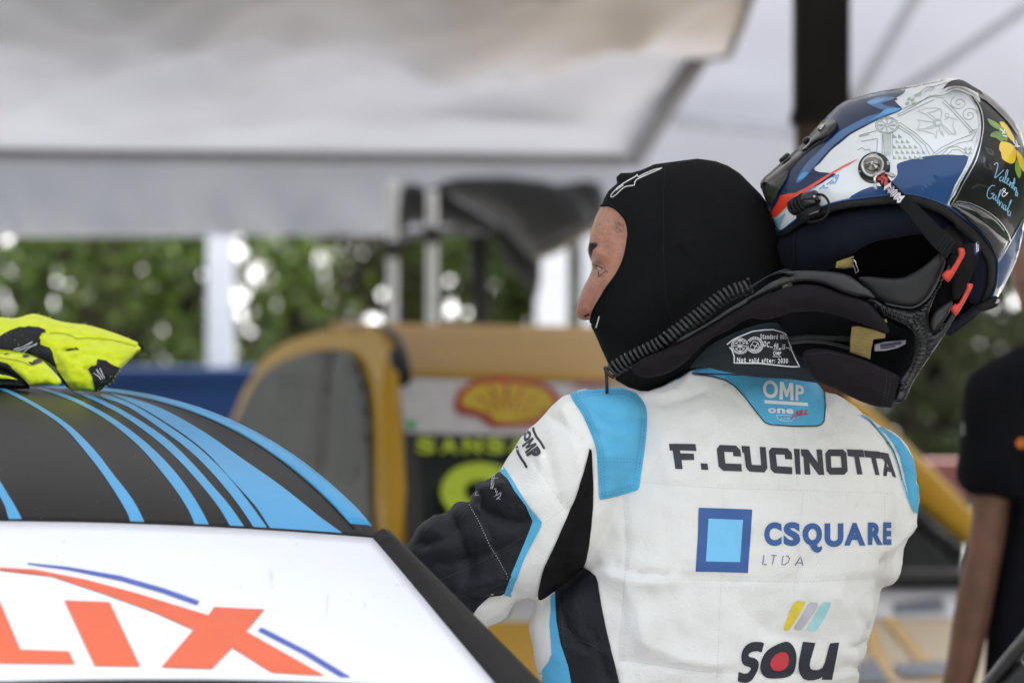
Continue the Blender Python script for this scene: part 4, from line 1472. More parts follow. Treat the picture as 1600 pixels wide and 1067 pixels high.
# brow hairs
bv, bf = [], []
bp = z5([(184, 470), (188, 425), (200, 402), (222, 393), (246, 396), (262, 410), (250, 424), (232, 436), (222, 458), (214, 490), (206, 508), (196, 495)])
k = 0
while k < 800:
    x = rng.uniform(917, 936); y = rng.uniform(379, 406)
    if not inside(bp, np.array([x]), np.array([y]))[0]:
        continue
    k += 1
    if x > 926 and rng.uniform() < (x - 926) / 9:
        continue
    hh = BT.hit(x, y)
    if not hh:
        continue
    p, nn_ = hh
    dr_ = Vector((0.55, 0.1, 0.5 + rng.normal(0, 0.5))).normalized()
    dr_ = (dr_ - nn_ * dr_.dot(nn_)).normalized()
    sd = dr_.cross(nn_)
    b = len(bv)
    ln = rng.uniform(0.003, 0.006)
    bv += [p - sd * 0.00022, p + sd * 0.00022, p + dr_ * ln + nn_ * 0.0012]
    bf.append([b, b + 1, b + 2])
obj('eyebrow', bv, bf, M_hairdark, dr, sm=False, kind='stuff')
decal('nostril', [z5([(152, 940), (170, 926), (196, 920), (206, 930), (190, 940), (165, 948)])], BT, 0.0004, M_lip, dr, 1.5)
# short stubbled temple hair under the hood edge
tv, tf = [], []
for k in range(70):
    x = rng.normal(968, 5); y = rng.normal(350, 8)
    hh = BT.hit(x, y)
    if not hh:
        continue
    p, nn_ = hh
    dr_ = Vector((0.5, 0.1, -0.8)).normalized(); dr_ = (dr_ - nn_ * dr_.dot(nn_)).normalized(); sd = dr_.cross(nn_)
    b = len(tv)
    tv += [p - sd * 0.00018, p + sd * 0.00018, p + dr_ * 0.004 + nn_ * 0.0006]; tf.append([b, b + 1, b + 2])
obj('temple_hair', tv, tf, M_hairdark, dr, sm=False, kind='stuff')

# --- balaclava
edge = [(940, 321.5), (950, 320.5), (962, 326), (973, 337), (979, 347), (982, 362), (981, 376), (977, 397), (971, 415), (960, 434), (948, 450), (938, 467), (930, 480), (925.5, 491), (923, 503)]
hood_top = [(944, 311), (951, 298), (964, 287), (963, 277), (970, 270.5), (987, 270), (1002, 266), (1022, 257), (1058, 252), (1090, 248), (1118, 252), (1137, 259), (1156, 271), (1172, 287), (1189, 304), (1203, 324), (1210, 345), (1219, 362), (1222, 420), (1222, 470), (1228, 545), (1180, 560), (1110, 572), (1060, 592), (1030, 606), (1013, 611), (1000, 611), (981, 605), (962, 594), (951, 570), (940, 546), (931, 525), (924, 511)]
hood_full = hood_top[::1] + [(921, 500), (915, 480), (916, 420), (922, 350), (938, 321)]
HBF = Field(smooth(hood_full, 2), 2.6, 0.5)
hood_mesh = edge[::-1] + hood_top
V_, F_ = cells([hood_mesh], 3.2)
x_, y_ = V_[:, 0], V_[:, 1]


def knit(x, y):
    o = []
    for a, b in zip(x, y):
        v = 0.0008 * noise.noise(Vector((a * 0.022 + b * 0.02, b * 0.018 - a * 0.016, 3)))
        v += 0.0005 * noise.noise(Vector((a * 0.06, b * 0.04, 8)))
        for ln, dep, w in (([(1045, 320), (1075, 365), (1085, 385)], 0.0016, 2.5), ([(1042, 250), (1038, 300), (1038, 400), (1042, 470), (1052, 500)], 0.0018, 2.0),
                           ([(1050, 385), (1075, 376), (1082, 378)], 0.0028, 5), ([(1072, 385), (1090, 410), (1085, 450), (1062, 470)], 0.0028, 6),
                           ([(1075, 295), (1105, 302), (1125, 320)], 0.0014, 3), ([(1090, 350), (1130, 345)], -0.0012, 4)):
            dd = float(dist(ln, np.array([a]), np.array([b]), closed=False)[0])
            v += dep * math.exp(-(dd / w) ** 2)
        o.append(v)
    return np.array(o)


zf = HF.z(x_, y_) * TH
zh = HBF.z(x_, y_) * (TH + 0.004)
zz = np.maximum(np.where(zf > 0, zf + np.maximum(face_disp(x_, y_), 0) + 0.0028, 0), zh)
zz = np.where(HBF.z(x_, y_) < 1e-4, 0.0, zz)
kd = knit(x_, y_) * np.minimum(1, zz / 0.02)
dd0 = head_depth(x_, y_)
front = PA(x_, y_, dd0 - zz - kd); back = PA(x_, y_, dd0 + zz)
nv_ = len(x_)
faces = [list(f) for f in F_] + [[i + nv_ for i in f][::-1] for f in F_]
bal = obj('balaclava', np.vstack([front, back]), faces, M_hood, dr)
bm = bmesh.new(); bm.from_mesh(bal.data); bmesh.ops.remove_doubles(bm, verts=bm.verts[:], dist=2e-4); bm.to_mesh(bal.data); bm.free()
bal.data.polygons.foreach_set('use_smooth', [True] * len(bal.data.polygons)); bal.data.update()
HT_ = Target([bal])
path = []
for x, y in smooth(edge, 4, closed=False):
    hz = max(float(HF.z(np.array([x]), np.array([y]))[0]) * TH + max(0, float(face_disp(np.array([x]), np.array([y]))[0])) + 0.0025, 0.001)
    path.append(P(x, y, float(head_depth(x, y)) - hz))
tube('face_hem', path, 0.0017, M_hood, bal, 8)
M_logo = mat('logo_white', (0.72, 0.72, 0.72), 0.6)
za = lambda p: Z(5.333, 940, 240, p)
strokes('logo', [za([(505, 126), (440, 138), (370, 168), (307, 200), (298, 180), (284, 196), (240, 220), (190, 248), (140, 284), (95, 332), (80, 355), (82, 366), (98, 364), (130, 340), (165, 305), (195, 282), (215, 276), (274, 268), (280, 240), (292, 222), (340, 198), (400, 172), (505, 126)]),
                 za([(125, 310), (140, 295), (185, 265)])], 1.5, HT_, 0.0008, M_logo, bal, step=2)
strokes('chin_print', [[(937, 494), (932, 512), (928, 519)], [(928, 519), (926, 514)]], [2.0] * 40, HT_, 0.0008, M_logo, bal, step=40)
strokes('stitch_seam', dashes([(1040, 258), (1037, 300), (1037, 400), (1041, 470), (1051, 503)], 2.5, 1.8), 0.8, HT_, 0.0006, mat('thread_black', (0.022, 0.021, 0.022), 0.8), bal)

# --- race suit
arm_poly = smooth([(1000, 640), (985, 607), (960, 604), (925, 606), (905, 610), (889, 616), (878, 618), (856, 639), (826, 670), (797, 708), (786, 727), (783, 735), (768, 741), (744, 756), (737, 764), (703, 788), (664, 814), (640, 842), (625, 880), (640, 930), (700, 985), (760, 978), (790, 970), (806, 945), (830, 935), (843, 936), (866, 924), (909, 889), (945, 840), (975, 760), (1000, 700)], 2)
torso_poly = smooth([(1030, 602), (1012, 612), (985, 608), (940, 622), (915, 660), (903, 720), (905, 800), (900, 880), (868, 916), (845, 930), (831, 941), (828, 960), (828, 985), (834, 1030), (842, 1062), (848, 1110), (850, 1300), (1330, 1300), (1334, 1110), (1341, 1067), (1342, 1040), (1360, 1009), (1371, 984), (1374, 956), (1379, 925), (1384, 890), (1395, 850), (1402, 800), (1402, 740), (1390, 696), (1374, 668), (1346, 649), (1330, 631), (1310, 617), (1291, 608), (1270, 585), (1235, 560), (1180, 556), (1120, 560), (1075, 578)], 2)
rarm_poly = smooth([(1340, 655), (1374, 664), (1406, 685), (1425, 714), (1434, 750), (1436, 775), (1434, 802), (1424, 832), (1414, 862), (1413, 885), (1408, 898), (1386, 918), (1374, 905), (1352, 860), (1340, 780)], 3)
legs_poly = [(850, 1230), (1330, 1230), (1316, 1600), (1290, 2470), (1150, 2470), (1120, 1520), (1062, 1520), (1030, 2470), (880, 2470), (862, 1600)]
fore = tube_data([P(655, 870, 5.10), P(680, 940, 5.08), P(700, 1010, 5.06), P(720, 1090, 5.04)], [0.065, 0.058, 0.050, 0.042], 16)
cuffp = [(742, 930), (800, 926), (814, 936), (806, 952), (796, 967), (778, 977), (748, 955)]
torso_depth = lambda x, y: 5.07 + (np.asarray(x, float) - 1150) / 1333 * 0.10
d1 = shell_data(torso_poly, Field(torso_poly, 5, 0.36), torso_depth, 0.125, 7)
d2 = shell_data(arm_poly, Field(arm_poly, 4, 0.45), lambda x, y: 5.02 - np.clip((np.asarray(x, float) - 800) / 200, -1, 1) * 0.03, 0.082, 6)
d3 = shell_data(rarm_poly, Field(rarm_poly, 4, 0.45), const(5.11), 0.060, 6)
d4 = shell_data(legs_poly, Field(legs_poly, 9, 0.5), const(5.08), 0.115, 18)
d5 = shell_data(cuffp, Field(cuffp, 3, 0.5), const(5.10), 0.04, 5)
v, f, n_ = remesh('race_suit', *join(d1, d2, d3, d4, d5, fore), 0.0042, 6)
px_, py_, _d = proj(v)
# quilting, creases and folds along lines seen on the suit (px): depth in metres, width in px
FOLDS = [
    ([(962, 884), (985, 890), (1005, 896), (1040, 900)], -0.005, 8), ([(955, 900), (1000, 910), (1050, 908)], 0.007, 12),
    ([(1382, 880), (1378, 930), (1372, 1000)], -0.006, 7), ([(1385, 917), (1400, 880), (1420, 850)], -0.006, 8), ([(1384, 860), (1405, 845), (1428, 820)], 0.004, 8),
    ([(975, 780), (980, 850), (972, 950), (965, 1060)], -0.0022, 4), ([(1130, 760), (1127, 900), (1120, 1067)], -0.0016, 3.5), ([(1255, 770), (1247, 880), (1240, 930)], -0.0014, 3.5),
    ([(975, 752), (1120, 762), (1250, 765), (1400, 770)], -0.0016, 3.5), ([(985, 892), (1130, 905), (1250, 908), (1380, 902)], -0.0020, 4), ([(970, 1030), (1100, 1048), (1230, 1052), (1340, 1046)], -0.0024, 5),
    ([(975, 905), (1000, 960), (1010, 1010)], 0.006, 20), ([(1310, 930), (1340, 980), (1330, 1050)], 0.005, 18), ([(1345, 960), (1365, 985)], -0.005, 7), ([(1330, 1010), (1358, 1005)], -0.005, 7), ([(1318, 1040), (1345, 1040)], -0.004, 7),
    ([(1160, 950), (1200, 985), (1260, 1000)], -0.003, 16), ([(1000, 1000), (1060, 1030), (1120, 1040)], 0.004, 16),
    ([(880, 640), (900, 700), (912, 760)], 0.004, 10), ([(850, 700), (870, 770), (890, 800)], -0.004, 9), ([(835, 720), (880, 790), (905, 800)], -0.0018, 3), ([(860, 652), (880, 660), (905, 690)], -0.0035, 7),
    ([(820, 690), (850, 720)], 0.0035, 9), ([(930, 640), (960, 660), (1000, 655)], -0.004, 9), ([(935, 690), (960, 720), (1000, 725)], 0.003, 10), ([(925, 655), (945, 675), (985, 680)], 0.004, 9),
    ([(728, 768), (745, 800), (765, 835), (795, 900)], -0.0032, 4), ([(720, 770), (760, 800), (800, 815), (830, 812)], -0.007, 9), ([(735, 758), (760, 770), (790, 762)], 0.008, 9), ([(738, 756), (742, 775)], -0.010, 6),
    ([(700, 800), (720, 850), (730, 900)], -0.007, 14), ([(690, 880), (740, 870), (800, 850)], -0.005, 10), ([(720, 920), (770, 905), (800, 895)], 0.007, 10), ([(735, 940), (775, 938), (805, 930)], -0.008, 7), ([(660, 850), (690, 840), (705, 815)], -0.006, 9),
    ([(895, 900), (930, 880)], -0.005, 8), ([(880, 890), (900, 830), (920, 760), (925, 710)], -0.005, 8), ([(900, 880), (930, 800)], 0.004, 10), ([(872, 930), (885, 980), (915, 1010)], -0.005, 9), ([(905, 990), (940, 1015)], 0.004, 9), ([(930, 1000), (950, 1060)], -0.005, 8),
    ([(1080, 590), (1060, 612), (1010, 622)], 0.004, 8), ([(1100, 610), (1040, 630)], -0.003, 8), ([(1395, 700), (1410, 740), (1415, 780)], -0.004, 6), ([(1420, 730), (1430, 760)], 0.003, 5), ([(1270, 600), (1285, 612), (1300, 640)], -0.003, 8),
]
disp = np.zeros(len(v))
near = (py_ < 1150) & (_d < 5.12)
for ln, dep, w in FOLDS:
    lo = np.array(ln).min(0) - 3 * w; hi = np.array(ln).max(0) + 3 * w
    sel = near & (px_ > lo[0]) & (px_ < hi[0]) & (py_ > lo[1]) & (py_ < hi[1])
    ii = np.nonzero(sel)[0]
    if len(ii):
        disp[ii] += 1.35 * dep * np.exp(-(dist(ln, px_[ii], py_[ii], closed=False) / (0.9 * w)) ** 1.25)
for i in range(len(v)):
    if py_[i] < 1200:
        x, y = px_[i], py_[i]
        disp[i] += 0.0042 * noise.noise(Vector((x * 0.012 + y * 0.01, y * 0.014 - x * 0.006, 1.0))) + 0.0027 * noise.noise(Vector((x * 0.035, y * 0.03, 5.0))) + 0.0007 * noise.noise(Vector((x * 0.10 + y * 0.05, y * 0.08, 9.0)))
v = v + n_ * disp[:, None]
suit = obj('race_suit', v, f, [M_suit, M_suitblk, M_suitblue, M_gusset], dr)
suit.data.update()
ST_ = Target([suit])

z6 = lambda p: Z(2.286, 620, 600, p)
zb = lambda p: Z(4.85, 680, 640, p)
blacksleeve = [(560, 700), (700, 700), (775, 720), (784, 735), (796, 752), (806, 768), (822, 790), (833, 815), (825, 835), (806, 880), (790, 925), (783, 930), (765, 932), (747, 948), (738, 960), (690, 990), (600, 990), (560, 900)]
bluestripe = [(778, 722), (786.5, 726), (792, 735), (810, 765), (830, 795), (847, 815), (845, 823), (820, 870), (798, 926), (798, 932), (786, 929), (806, 880), (826, 833), (834, 814), (822, 789), (804, 767), (792, 747), (782, 737)]
gusset = [(921, 700), (926, 720), (927, 770), (924, 820), (914, 875), (905, 893), (880, 914), (862, 925), (845, 936), (840, 928), (843, 910), (850, 885), (862, 860), (885, 810), (905, 760)]
sideblack = [(866, 920), (880, 914), (905, 893), (912, 884), (932, 900), (935, 908), (940, 945), (946, 976), (956, 1018), (968, 1064), (985, 1120), (895, 1120), (893, 1064), (888, 1038), (877, 1005), (870, 970), (868, 940)]
sideblue = [(860, 930), (867, 926), (870, 970), (877, 1005), (888, 1038), (894, 1067), (895, 1110), (835, 1110), (843, 1052), (857, 1034), (862, 1022), (861, 1000), (859, 975), (861, 955)]
yoke = Z(3.138, 960, 480, [(380, 330), (405, 300), (430, 285), (520, 292), (600, 318), (700, 332), (850, 340), (935, 328), (960, 345), (1000, 385), (1030, 428), (1032, 490), (1025, 560), (1012, 578), (990, 585), (870, 586), (760, 575), (735, 565), (690, 510), (640, 445), (590, 392), (545, 362), (480, 343)])
yoke_left = Z(3.138, 960, 480, [(205, 388), (260, 355), (330, 312), (392, 283), (400, 292), (330, 345), (280, 370), (215, 392)])
epl = smooth([(891, 617), (908, 611), (926, 608.5), (950, 606), (972, 606), (988, 611), (1001, 622), (1009, 636), (1011.5, 655), (1009, 690), (1005, 718), (1000, 755), (998, 763), (993, 767), (965, 775), (941, 780), (936, 776), (934, 740), (932.5, 709), (928, 690), (921, 672), (912, 652), (904, 639)], 2)
epr = [(1372, 668), (1377, 667), (1392, 676), (1406, 686), (1416, 700), (1425, 714), (1431, 732), (1436, 754), (1437, 780), (1434, 803), (1428, 800), (1422, 788), (1418, 770), (1412, 740), (1405, 712), (1396, 694), (1384, 678)]


def paint(poly, mi, shrink=4.0, zmax=9e9, zmin=0.0):
    me = suit.data
    cen = np.array([p.center[:] for p in me.polygons]) if not hasattr(paint, 'c') else paint.c
    paint.c = cen
    x, y, d = proj(cen)
    ins = inside(poly, x, y) & (d < zmax) & (d > zmin)
    ii = np.nonzero(ins)[0]
    dd = dist(poly, x[ii], y[ii])
    for i in ii[dd > shrink]:
        me.polygons[int(i)].material_index = mi


paint(blacksleeve, 1)
paint(sideblue, 2, 5); paint(sideblack, 1, 5)
suit.data.update()
decal('sleeve_panel', [blacksleeve], ST_, 0.0012, M_suitblk, suit, 4)
decal('sleeve_stripe', [bluestripe], ST_, 0.0016, M_suitblue, suit, 6)
decal('gusset', [smooth(gusset, 2)], ST_, 0.0018, M_gusset, suit, 4)
decal('side_stripe', [sideblue], ST_, 0.0009, M_suitblue, suit, 7)
decal('side_panel', [sideblack], ST_, 0.0016, M_suitblk, suit, 4.5)
decal('yoke', [yoke], ST_, 0.0012, M_suitblue, suit, 6)
decal('yoke', [yoke_left], ST_, 0.0012, M_suitblue, suit, 6)
strokes('piping', [yoke[:1] + yoke[8:] + yoke[:1]], 1.7, ST_, 0.0018, M_piping, suit, step=4)
strokes('neck_seam', [Z(3.138, 960, 480, [(165, 412), (260, 368), (330, 330), (440, 288)])], 5.5, ST_, 0.0022, M_suit, suit, step=4)


def quilt_pad(name, poly, off_edge, off_mid, m):
    V, Fc = cells([poly], 4.5)
    dd = dist(poly, V[:, 0], V[:, 1])
    pos, nor, ok = [], [], []
    for (x, y), d_ in zip(V, dd):
        hh = ST_.hit(x, y)
        if hh is None:
            pos.append((0, 0, 0)); ok.append(False); continue
        k = 1 - math.exp(-(d_ / 5.0) ** 2)
        st = 0.0012 * math.exp(-((d_ - 9) / 2.2) ** 2)          # stitch groove
        wr = 0.0012 * noise.noise(Vector((x * 0.05, y * 0.08, 2))) + 0.0006 * noise.noise(Vector((x * 0.15, y * 0.2, 2)))
        pos.append(hh[0] + hh[1] * (off_edge + (off_mid - off_edge) * k - st + wr * k)); ok.append(True)
    fc = [q for q in Fc if all(ok[i] for i in q)]
    used = sorted({i for q in fc for i in q}); mp = {k: j for j, k in enumerate(used)}
    return obj(name, [pos[i] for i in used], [[mp[i] for i in q] for q in fc], m, suit)


ep1 = quilt_pad('shoulder_pad', epl, 0.0008, 0.0055, M_suitblue)
M_threadblue = mat('thread_blue', (0.05, 0.27, 0.46), 0.8)
E1 = Target([ep1])
def inset(poly, k):
    a = np.array(poly); c = a.mean(0)
    n = len(a); out = []
    s_ = 1 if area(poly) > 0 else -1
    for i in range(n):
        t = a[(i + 1) % n] - a[i - 1]; t = t / (np.linalg.norm(t) + 1e-9)
        out.append(tuple(a[i] + s_ * k * np.array([-t[1], t[0]])))
    return out
strokes('stitching', dashes(inset(epl, 5) + inset(epl, 5)[:1], 2.6, 2.0), 0.9, E1, 0.0008, M_threadblue, ep1)
strokes('stitching', dashes(inset(epl, 10) + inset(epl, 10)[:1], 2.6, 2.0), 0.9, E1, 0.0008, M_threadblue, ep1)
strokes('stitching', dashes([(935, 716), (970, 716), (1004, 718)], 2.6, 2.0) + dashes([(935, 721), (970, 721), (1004, 723)], 2.6, 2.0), 0.9, E1, 0.0008, M_threadblue, ep1)
ep2 = quilt_pad('shoulder_pad', epr, 0.0008, 0.0045, M_suitblue)
E2 = Target([ep2])
strokes('stitching', dashes([(1384, 684), (1400, 706), (1410, 735), (1418, 775)], 2.6, 2.0) + dashes([(1392, 688), (1406, 710), (1415, 740), (1424, 785)], 2.6, 2.0) + dashes([(1405, 722), (1432, 745)], 2.6, 2), 0.9, E2, 0.0008, M_threadblue, ep2)
strokes('piping', [[(1344, 649), (1358, 656), (1372, 672), (1386, 690), (1396, 705), (1404, 728), (1410, 752), (1418, 778), (1428, 800)]], 2.4, ST_, 0.0016, M_suitblue, suit, step=3)
strokes('piping', [[(1384, 690), (1394, 704), (1402, 726), (1408, 750)]], 1.5, ST_, 0.0019, M_piping, suit, step=3)
# stitching lines of the quilted cloth
SQ = [[(975, 790), (980, 850), (973, 950), (965, 1060)], [(1130, 762), (1127, 900), (1120, 1067)], [(1255, 770), (1247, 880), (1240, 930)], [(985, 752), (1120, 762), (1250, 766), (1395, 771)],
      [(1040, 905), (1130, 906), (1250, 909), (1376, 902)], [(970, 1030), (1100, 1049), (1230, 1053), (1335, 1046)], [(880, 790), (850, 745), (835, 725)], [(845, 822), (880, 795), (905, 760)], [(1165, 690), (1160, 755)], [(1240, 670), (1246, 760)], [(1382, 775), (1384, 890)]]
sl = []
for ln in SQ:
    sl += dashes(ln, 2.2, 2.2)
strokes('stitching', sl, 0.8, ST_, 0.0004, M_threadcream, suit)
sl = dashes([(733, 790), (748, 815), (765, 850), (795, 902)], 1.6, 1.8)
strokes('stitching', sl, 0.9, ST_, 0.0018, M_thread, suit)
strokes('stitching', dashes([(690, 905), (740, 885), (800, 850), (828, 832)], 1.6, 1.8) + dashes([(874, 978), (905, 995), (945, 1018)], 1.8, 1.8) + dashes([(874, 930), (880, 985), (888, 1030)], 1.6, 2), 0.8, ST_, 0.0022, M_threadgrey, suit)

# --- printing on the back
zn = lambda p: Z(4.2105, 1040, 660, p)
decal('name_lettering', [
    zn([(22, 140), (197, 143), (203, 187), (95, 184), (98, 203), (185, 205), (189, 247), (105, 246), (112, 306), (64, 306), (48, 186), (28, 184)]),
    zn([(230, 268), (275, 270), (280, 312), (236, 310)]),
    zn([(355, 148), (462, 152), (490, 180), (496, 223), (445, 222), (442, 195), (385, 192), (392, 268), (498, 273), (501, 322), (378, 317), (347, 288), (336, 175)]),
    zn([(497, 153), (552, 156), (566, 278), (628, 281), (617, 160), (658, 162), (670, 300), (648, 329), (550, 323), (527, 295), (515, 200), (503, 198)]),
    zn([(697, 165), (800, 170), (828, 198), (832, 243), (785, 241), (782, 212), (724, 210), (733, 287), (830, 293), (832, 340), (715, 333), (690, 307), (678, 188)]),
    zn([(842, 173), (880, 175), (888, 342), (855, 340)]),
    zn([(888, 176), (937, 178), (1000, 265), (990, 177), (1027, 178), (1042, 345), (1005, 344), (945, 262), (952, 343), (913, 341), (905, 225), (893, 220)]),
    [zn([(1070, 177), (1165, 178), (1187, 202), (1197, 318), (1175, 343), (1080, 343), (1057, 318), (1048, 203)]), zn([(1085, 222), (1150, 222), (1157, 296), (1088, 297)])],
    zn([(1190, 177), (1298, 181), (1306, 229), (1270, 227), (1293, 341), (1258, 341), (1240, 226), (1197, 222)]),
    zn([(1302, 184), (1405, 192), (1412, 238), (1381, 235), (1405, 346), (1378, 344), (1350, 232), (1311, 229)]),
    [zn([(1408, 195), (1462, 204), (1515, 364), (1492, 354), (1482, 326), (1456, 321), (1452, 352), (1428, 349), (1440, 260), (1430, 240), (1414, 238)]), zn([(1451, 262), (1466, 293), (1453, 291)])],
], ST_, 0.0008, M_ink, suit, 5)
zq = lambda p: Z(5.0, 1080, 780, p)
decal('logo', [[zq([(58, 65), (250, 70), (476, 80), (460, 330), (442, 572), (240, 566), (35, 562), (50, 300)]), zq([(135, 150), (405, 160), (392, 320), (380, 490), (115, 483), (126, 310)])]], ST_, 0.0008, M_inkblue, suit, 8)
decal('logo', [zq([(135, 150), (405, 160), (392, 320), (380, 490), (115, 483), (126, 310)])], ST_, 0.0008, M_inkcyan, suit, 8)
CS = [('C', 570, 177, 706, 363), ('S', 720, 177, 850, 363), ('U', 1040, 186, 1187, 370), ('A', 1193, 182, 1358, 360), ('R', 1378, 179, 1492, 355), ('E', 1497, 177, 1560, 354)]
text('lettering', [(c, box2(a, b, c2, d, 5.0, 1080, 780)) for c, a, b, c2, d in CS], ST_, 0.0008, M_inkblue, suit, bold=0.055, pitch=7)
qo = [(945, 184), (985, 196), (1012, 228), (1020, 270), (1012, 315), (985, 348), (985, 365), (1000, 372), (1012, 362), (1022, 376), (1012, 402), (985, 415), (955, 405), (935, 380), (925, 358), (895, 340), (874, 305), (868, 268), (876, 230), (902, 198)]
qh = [(945, 228), (970, 242), (978, 270), (970, 302), (945, 318), (922, 304), (912, 272), (922, 242)]
decal('lettering', [[smooth(zq(qo), 2), smooth(zq(qh), 2)]], ST_, 0.0008, M_inkblue, suit, 7)
strokes('lettering', [zq([(567, 435), (557, 507), (590, 508)]), zq([(625, 437), (668, 438)]), zq([(648, 438), (633, 507)]), zq([(718, 438), (706, 509), (730, 509), (755, 490), (766, 462), (755, 443), (718, 438)]), zq([(808, 515), (852, 445), (872, 517)]), zq([(824, 494), (866, 495)])], 1.15, ST_, 0.0009, mat('ltda_ink', (0.11, 0.10, 0.20), 0.7), suit, step=3)
zs = lambda p: Z(7.26, 1140, 920, p)
decal('logo', [smooth(zs([(755, 135), (800, 132), (840, 138), (850, 165), (760, 330), (690, 430), (665, 462), (620, 464), (614, 420), (660, 310), (710, 190)]), 2)], ST_, 0.0008, mat('bar_yellow', (0.80, 0.60, 0.05), 0.7), suit, 6)
decal('logo', [smooth(zs([(905, 155), (945, 150), (990, 155), (1000, 185), (930, 300), (860, 400), (815, 455), (770, 458), (730, 452), (735, 420), (800, 325), (860, 215)]), 2)], ST_, 0.0008, mat('bar_grey', (0.50, 0.48, 0.52), 0.7), suit, 6)
decal('logo', [smooth(zs([(1060, 155), (1100, 148), (1132, 155), (1137, 185), (1070, 330), (990, 455), (960, 470), (920, 470), (880, 460), (890, 430), (960, 310), (1020, 205)]), 2)], ST_, 0.0008, mat('bar_teal', (0.36, 0.66, 0.66), 0.7), suit, 6)
S_ = smooth(zs([(330, 597), (388, 612), (375, 665), (360, 716), (315, 702), (260, 707), (225, 725), (213, 745), (225, 768), (280, 780), (318, 810), (330, 850), (318, 910), (280, 990), (235, 1042), (180, 1060), (130, 1053), (92, 1040), (96, 985), (102, 936), (150, 955), (200, 952), (232, 918), (237, 893), (220, 880), (180, 868), (147, 842), (131, 790), (140, 710), (180, 640), (250, 600)]), 2)
O_ = smooth(zs([(630, 595), (690, 615), (735, 675), (757, 760), (745, 880), (710, 960), (640, 1000), (520, 1012), (420, 1005), (370, 965), (345, 890), (365, 790), (420, 700), (510, 640)]), 3)
O_r = smooth(zs([(600, 712), (650, 730), (668, 780), (662, 850), (620, 905), (550, 925), (490, 908), (462, 850), (480, 790), (530, 735)]), 3)
U_ = zs([(828, 595), (900, 601), (972, 608), (945, 700), (915, 800), (905, 860), (918, 900), (950, 914), (1000, 914), (1045, 893), (1075, 835), (1100, 745), (1118, 670), (1135, 613), (1240, 603), (1215, 740), (1185, 890), (1158, 1026), (1040, 1023), (1047, 992), (1005, 1016), (950, 1030), (890, 1033), (832, 1015), (795, 960), (780, 900), (780, 840), (800, 730)])
for l_ in (S_, [O_, O_r], U_):
    decal('lettering', [l_], ST_, 0.0008, bpy.data.materials.get('sou_ink') or mat('sou_ink', (0.022, 0.024, 0.034), 0.7), suit, 6)
decal('lettering', [O_r], ST_, 0.0008, M_inkred, suit, 6)
# yoke printing
zo = lambda p: Z(5.928, 1120, 500, p)
YT = Target([o for o in suit.children if o.name.startswith('yoke')] + [suit])
text('lettering', [('O', zo([(428, 556), (562, 566), (566, 730), (424, 720)])), ('P', zo([(728, 600), (802, 612), (806, 752), (726, 748)]))], YT, 0.0008, M_inkwhite, suit, bold=0.03, pitch=6)
decal('print', [zo([(440, 742), (640, 755), (838, 768), (842, 796), (640, 786), (440, 774)])], YT, 0.0008, M_inkwhite, suit, 6)
text('lettering', [('o', zo([(472, 815), (548, 818), (548, 866), (474, 862)])), ('n', zo([(556, 818), (630, 822), (630, 868), (556, 866)])), ('e', zo([(638, 822), (708, 826), (708, 872), (638, 868)]))], YT, 0.0008, M_inkwhite, suit, bold=0.04, pitch=6)
text('lettering', [('A', zo([(735, 838), (768, 836), (752, 880), (710, 880)])), ('R', zo([(772, 835), (806, 834), (792, 880), (760, 880)])), ('T', zo([(808, 833), (842, 832), (824, 880), (800, 880)]))], YT, 0.0008, M_inkred, suit, bold=0.03, pitch=6)
strokes('print', [zo([(690, 922), (700, 902), (730, 888), (780, 880), (835, 872)])], 1.8, YT, 0.0008, M_inkred, suit, step=3)
strokes('print', [zo([(548, 880), (565, 915), (590, 932), (640, 938), (690, 938), (712, 905)]), zo([(548, 880), (690, 886)]), zo([(600, 908), (592, 925)]), zo([(615, 925), (628, 905), (640, 925)]), zo([(650, 905), (672, 925)]), zo([(672, 905), (650, 925)])], 1.1, YT, 0.0008, mat('print_paleblue', (0.55, 0.75, 0.88), 0.7), suit, step=3)
def letter_m(q):
    tl, tr, br, bl = q
    out = []
    for u, v in [(0, 0), (.27, 0), (.5, .5), (.73, 0), (1, 0), (1, 1), (.76, 1), (.76, .42), (.58, .82), (.42, .82), (.24, .42), (.24, 1), (0, 1)]:
        t_ = (tl[0] + (tr[0] - tl[0]) * u, tl[1] + (tr[1] - tl[1]) * u); b_ = (bl[0] + (br[0] - bl[0]) * u, bl[1] + (br[1] - bl[1]) * u)
        out.append((t_[0] + (b_[0] - t_[0]) * v, t_[1] + (b_[1] - t_[1]) * v))
    return out
decal('lettering', [letter_m(zo([(582, 572), (704, 588), (710, 748), (578, 736)]))], YT, 0.0008, M_inkwhite, suit, 6)
decal('lettering', [letter_m(zb([(742, 210), (772, 268), (690, 335), (660, 272)]))], ST_, 0.0008, M_ink, suit, 5)
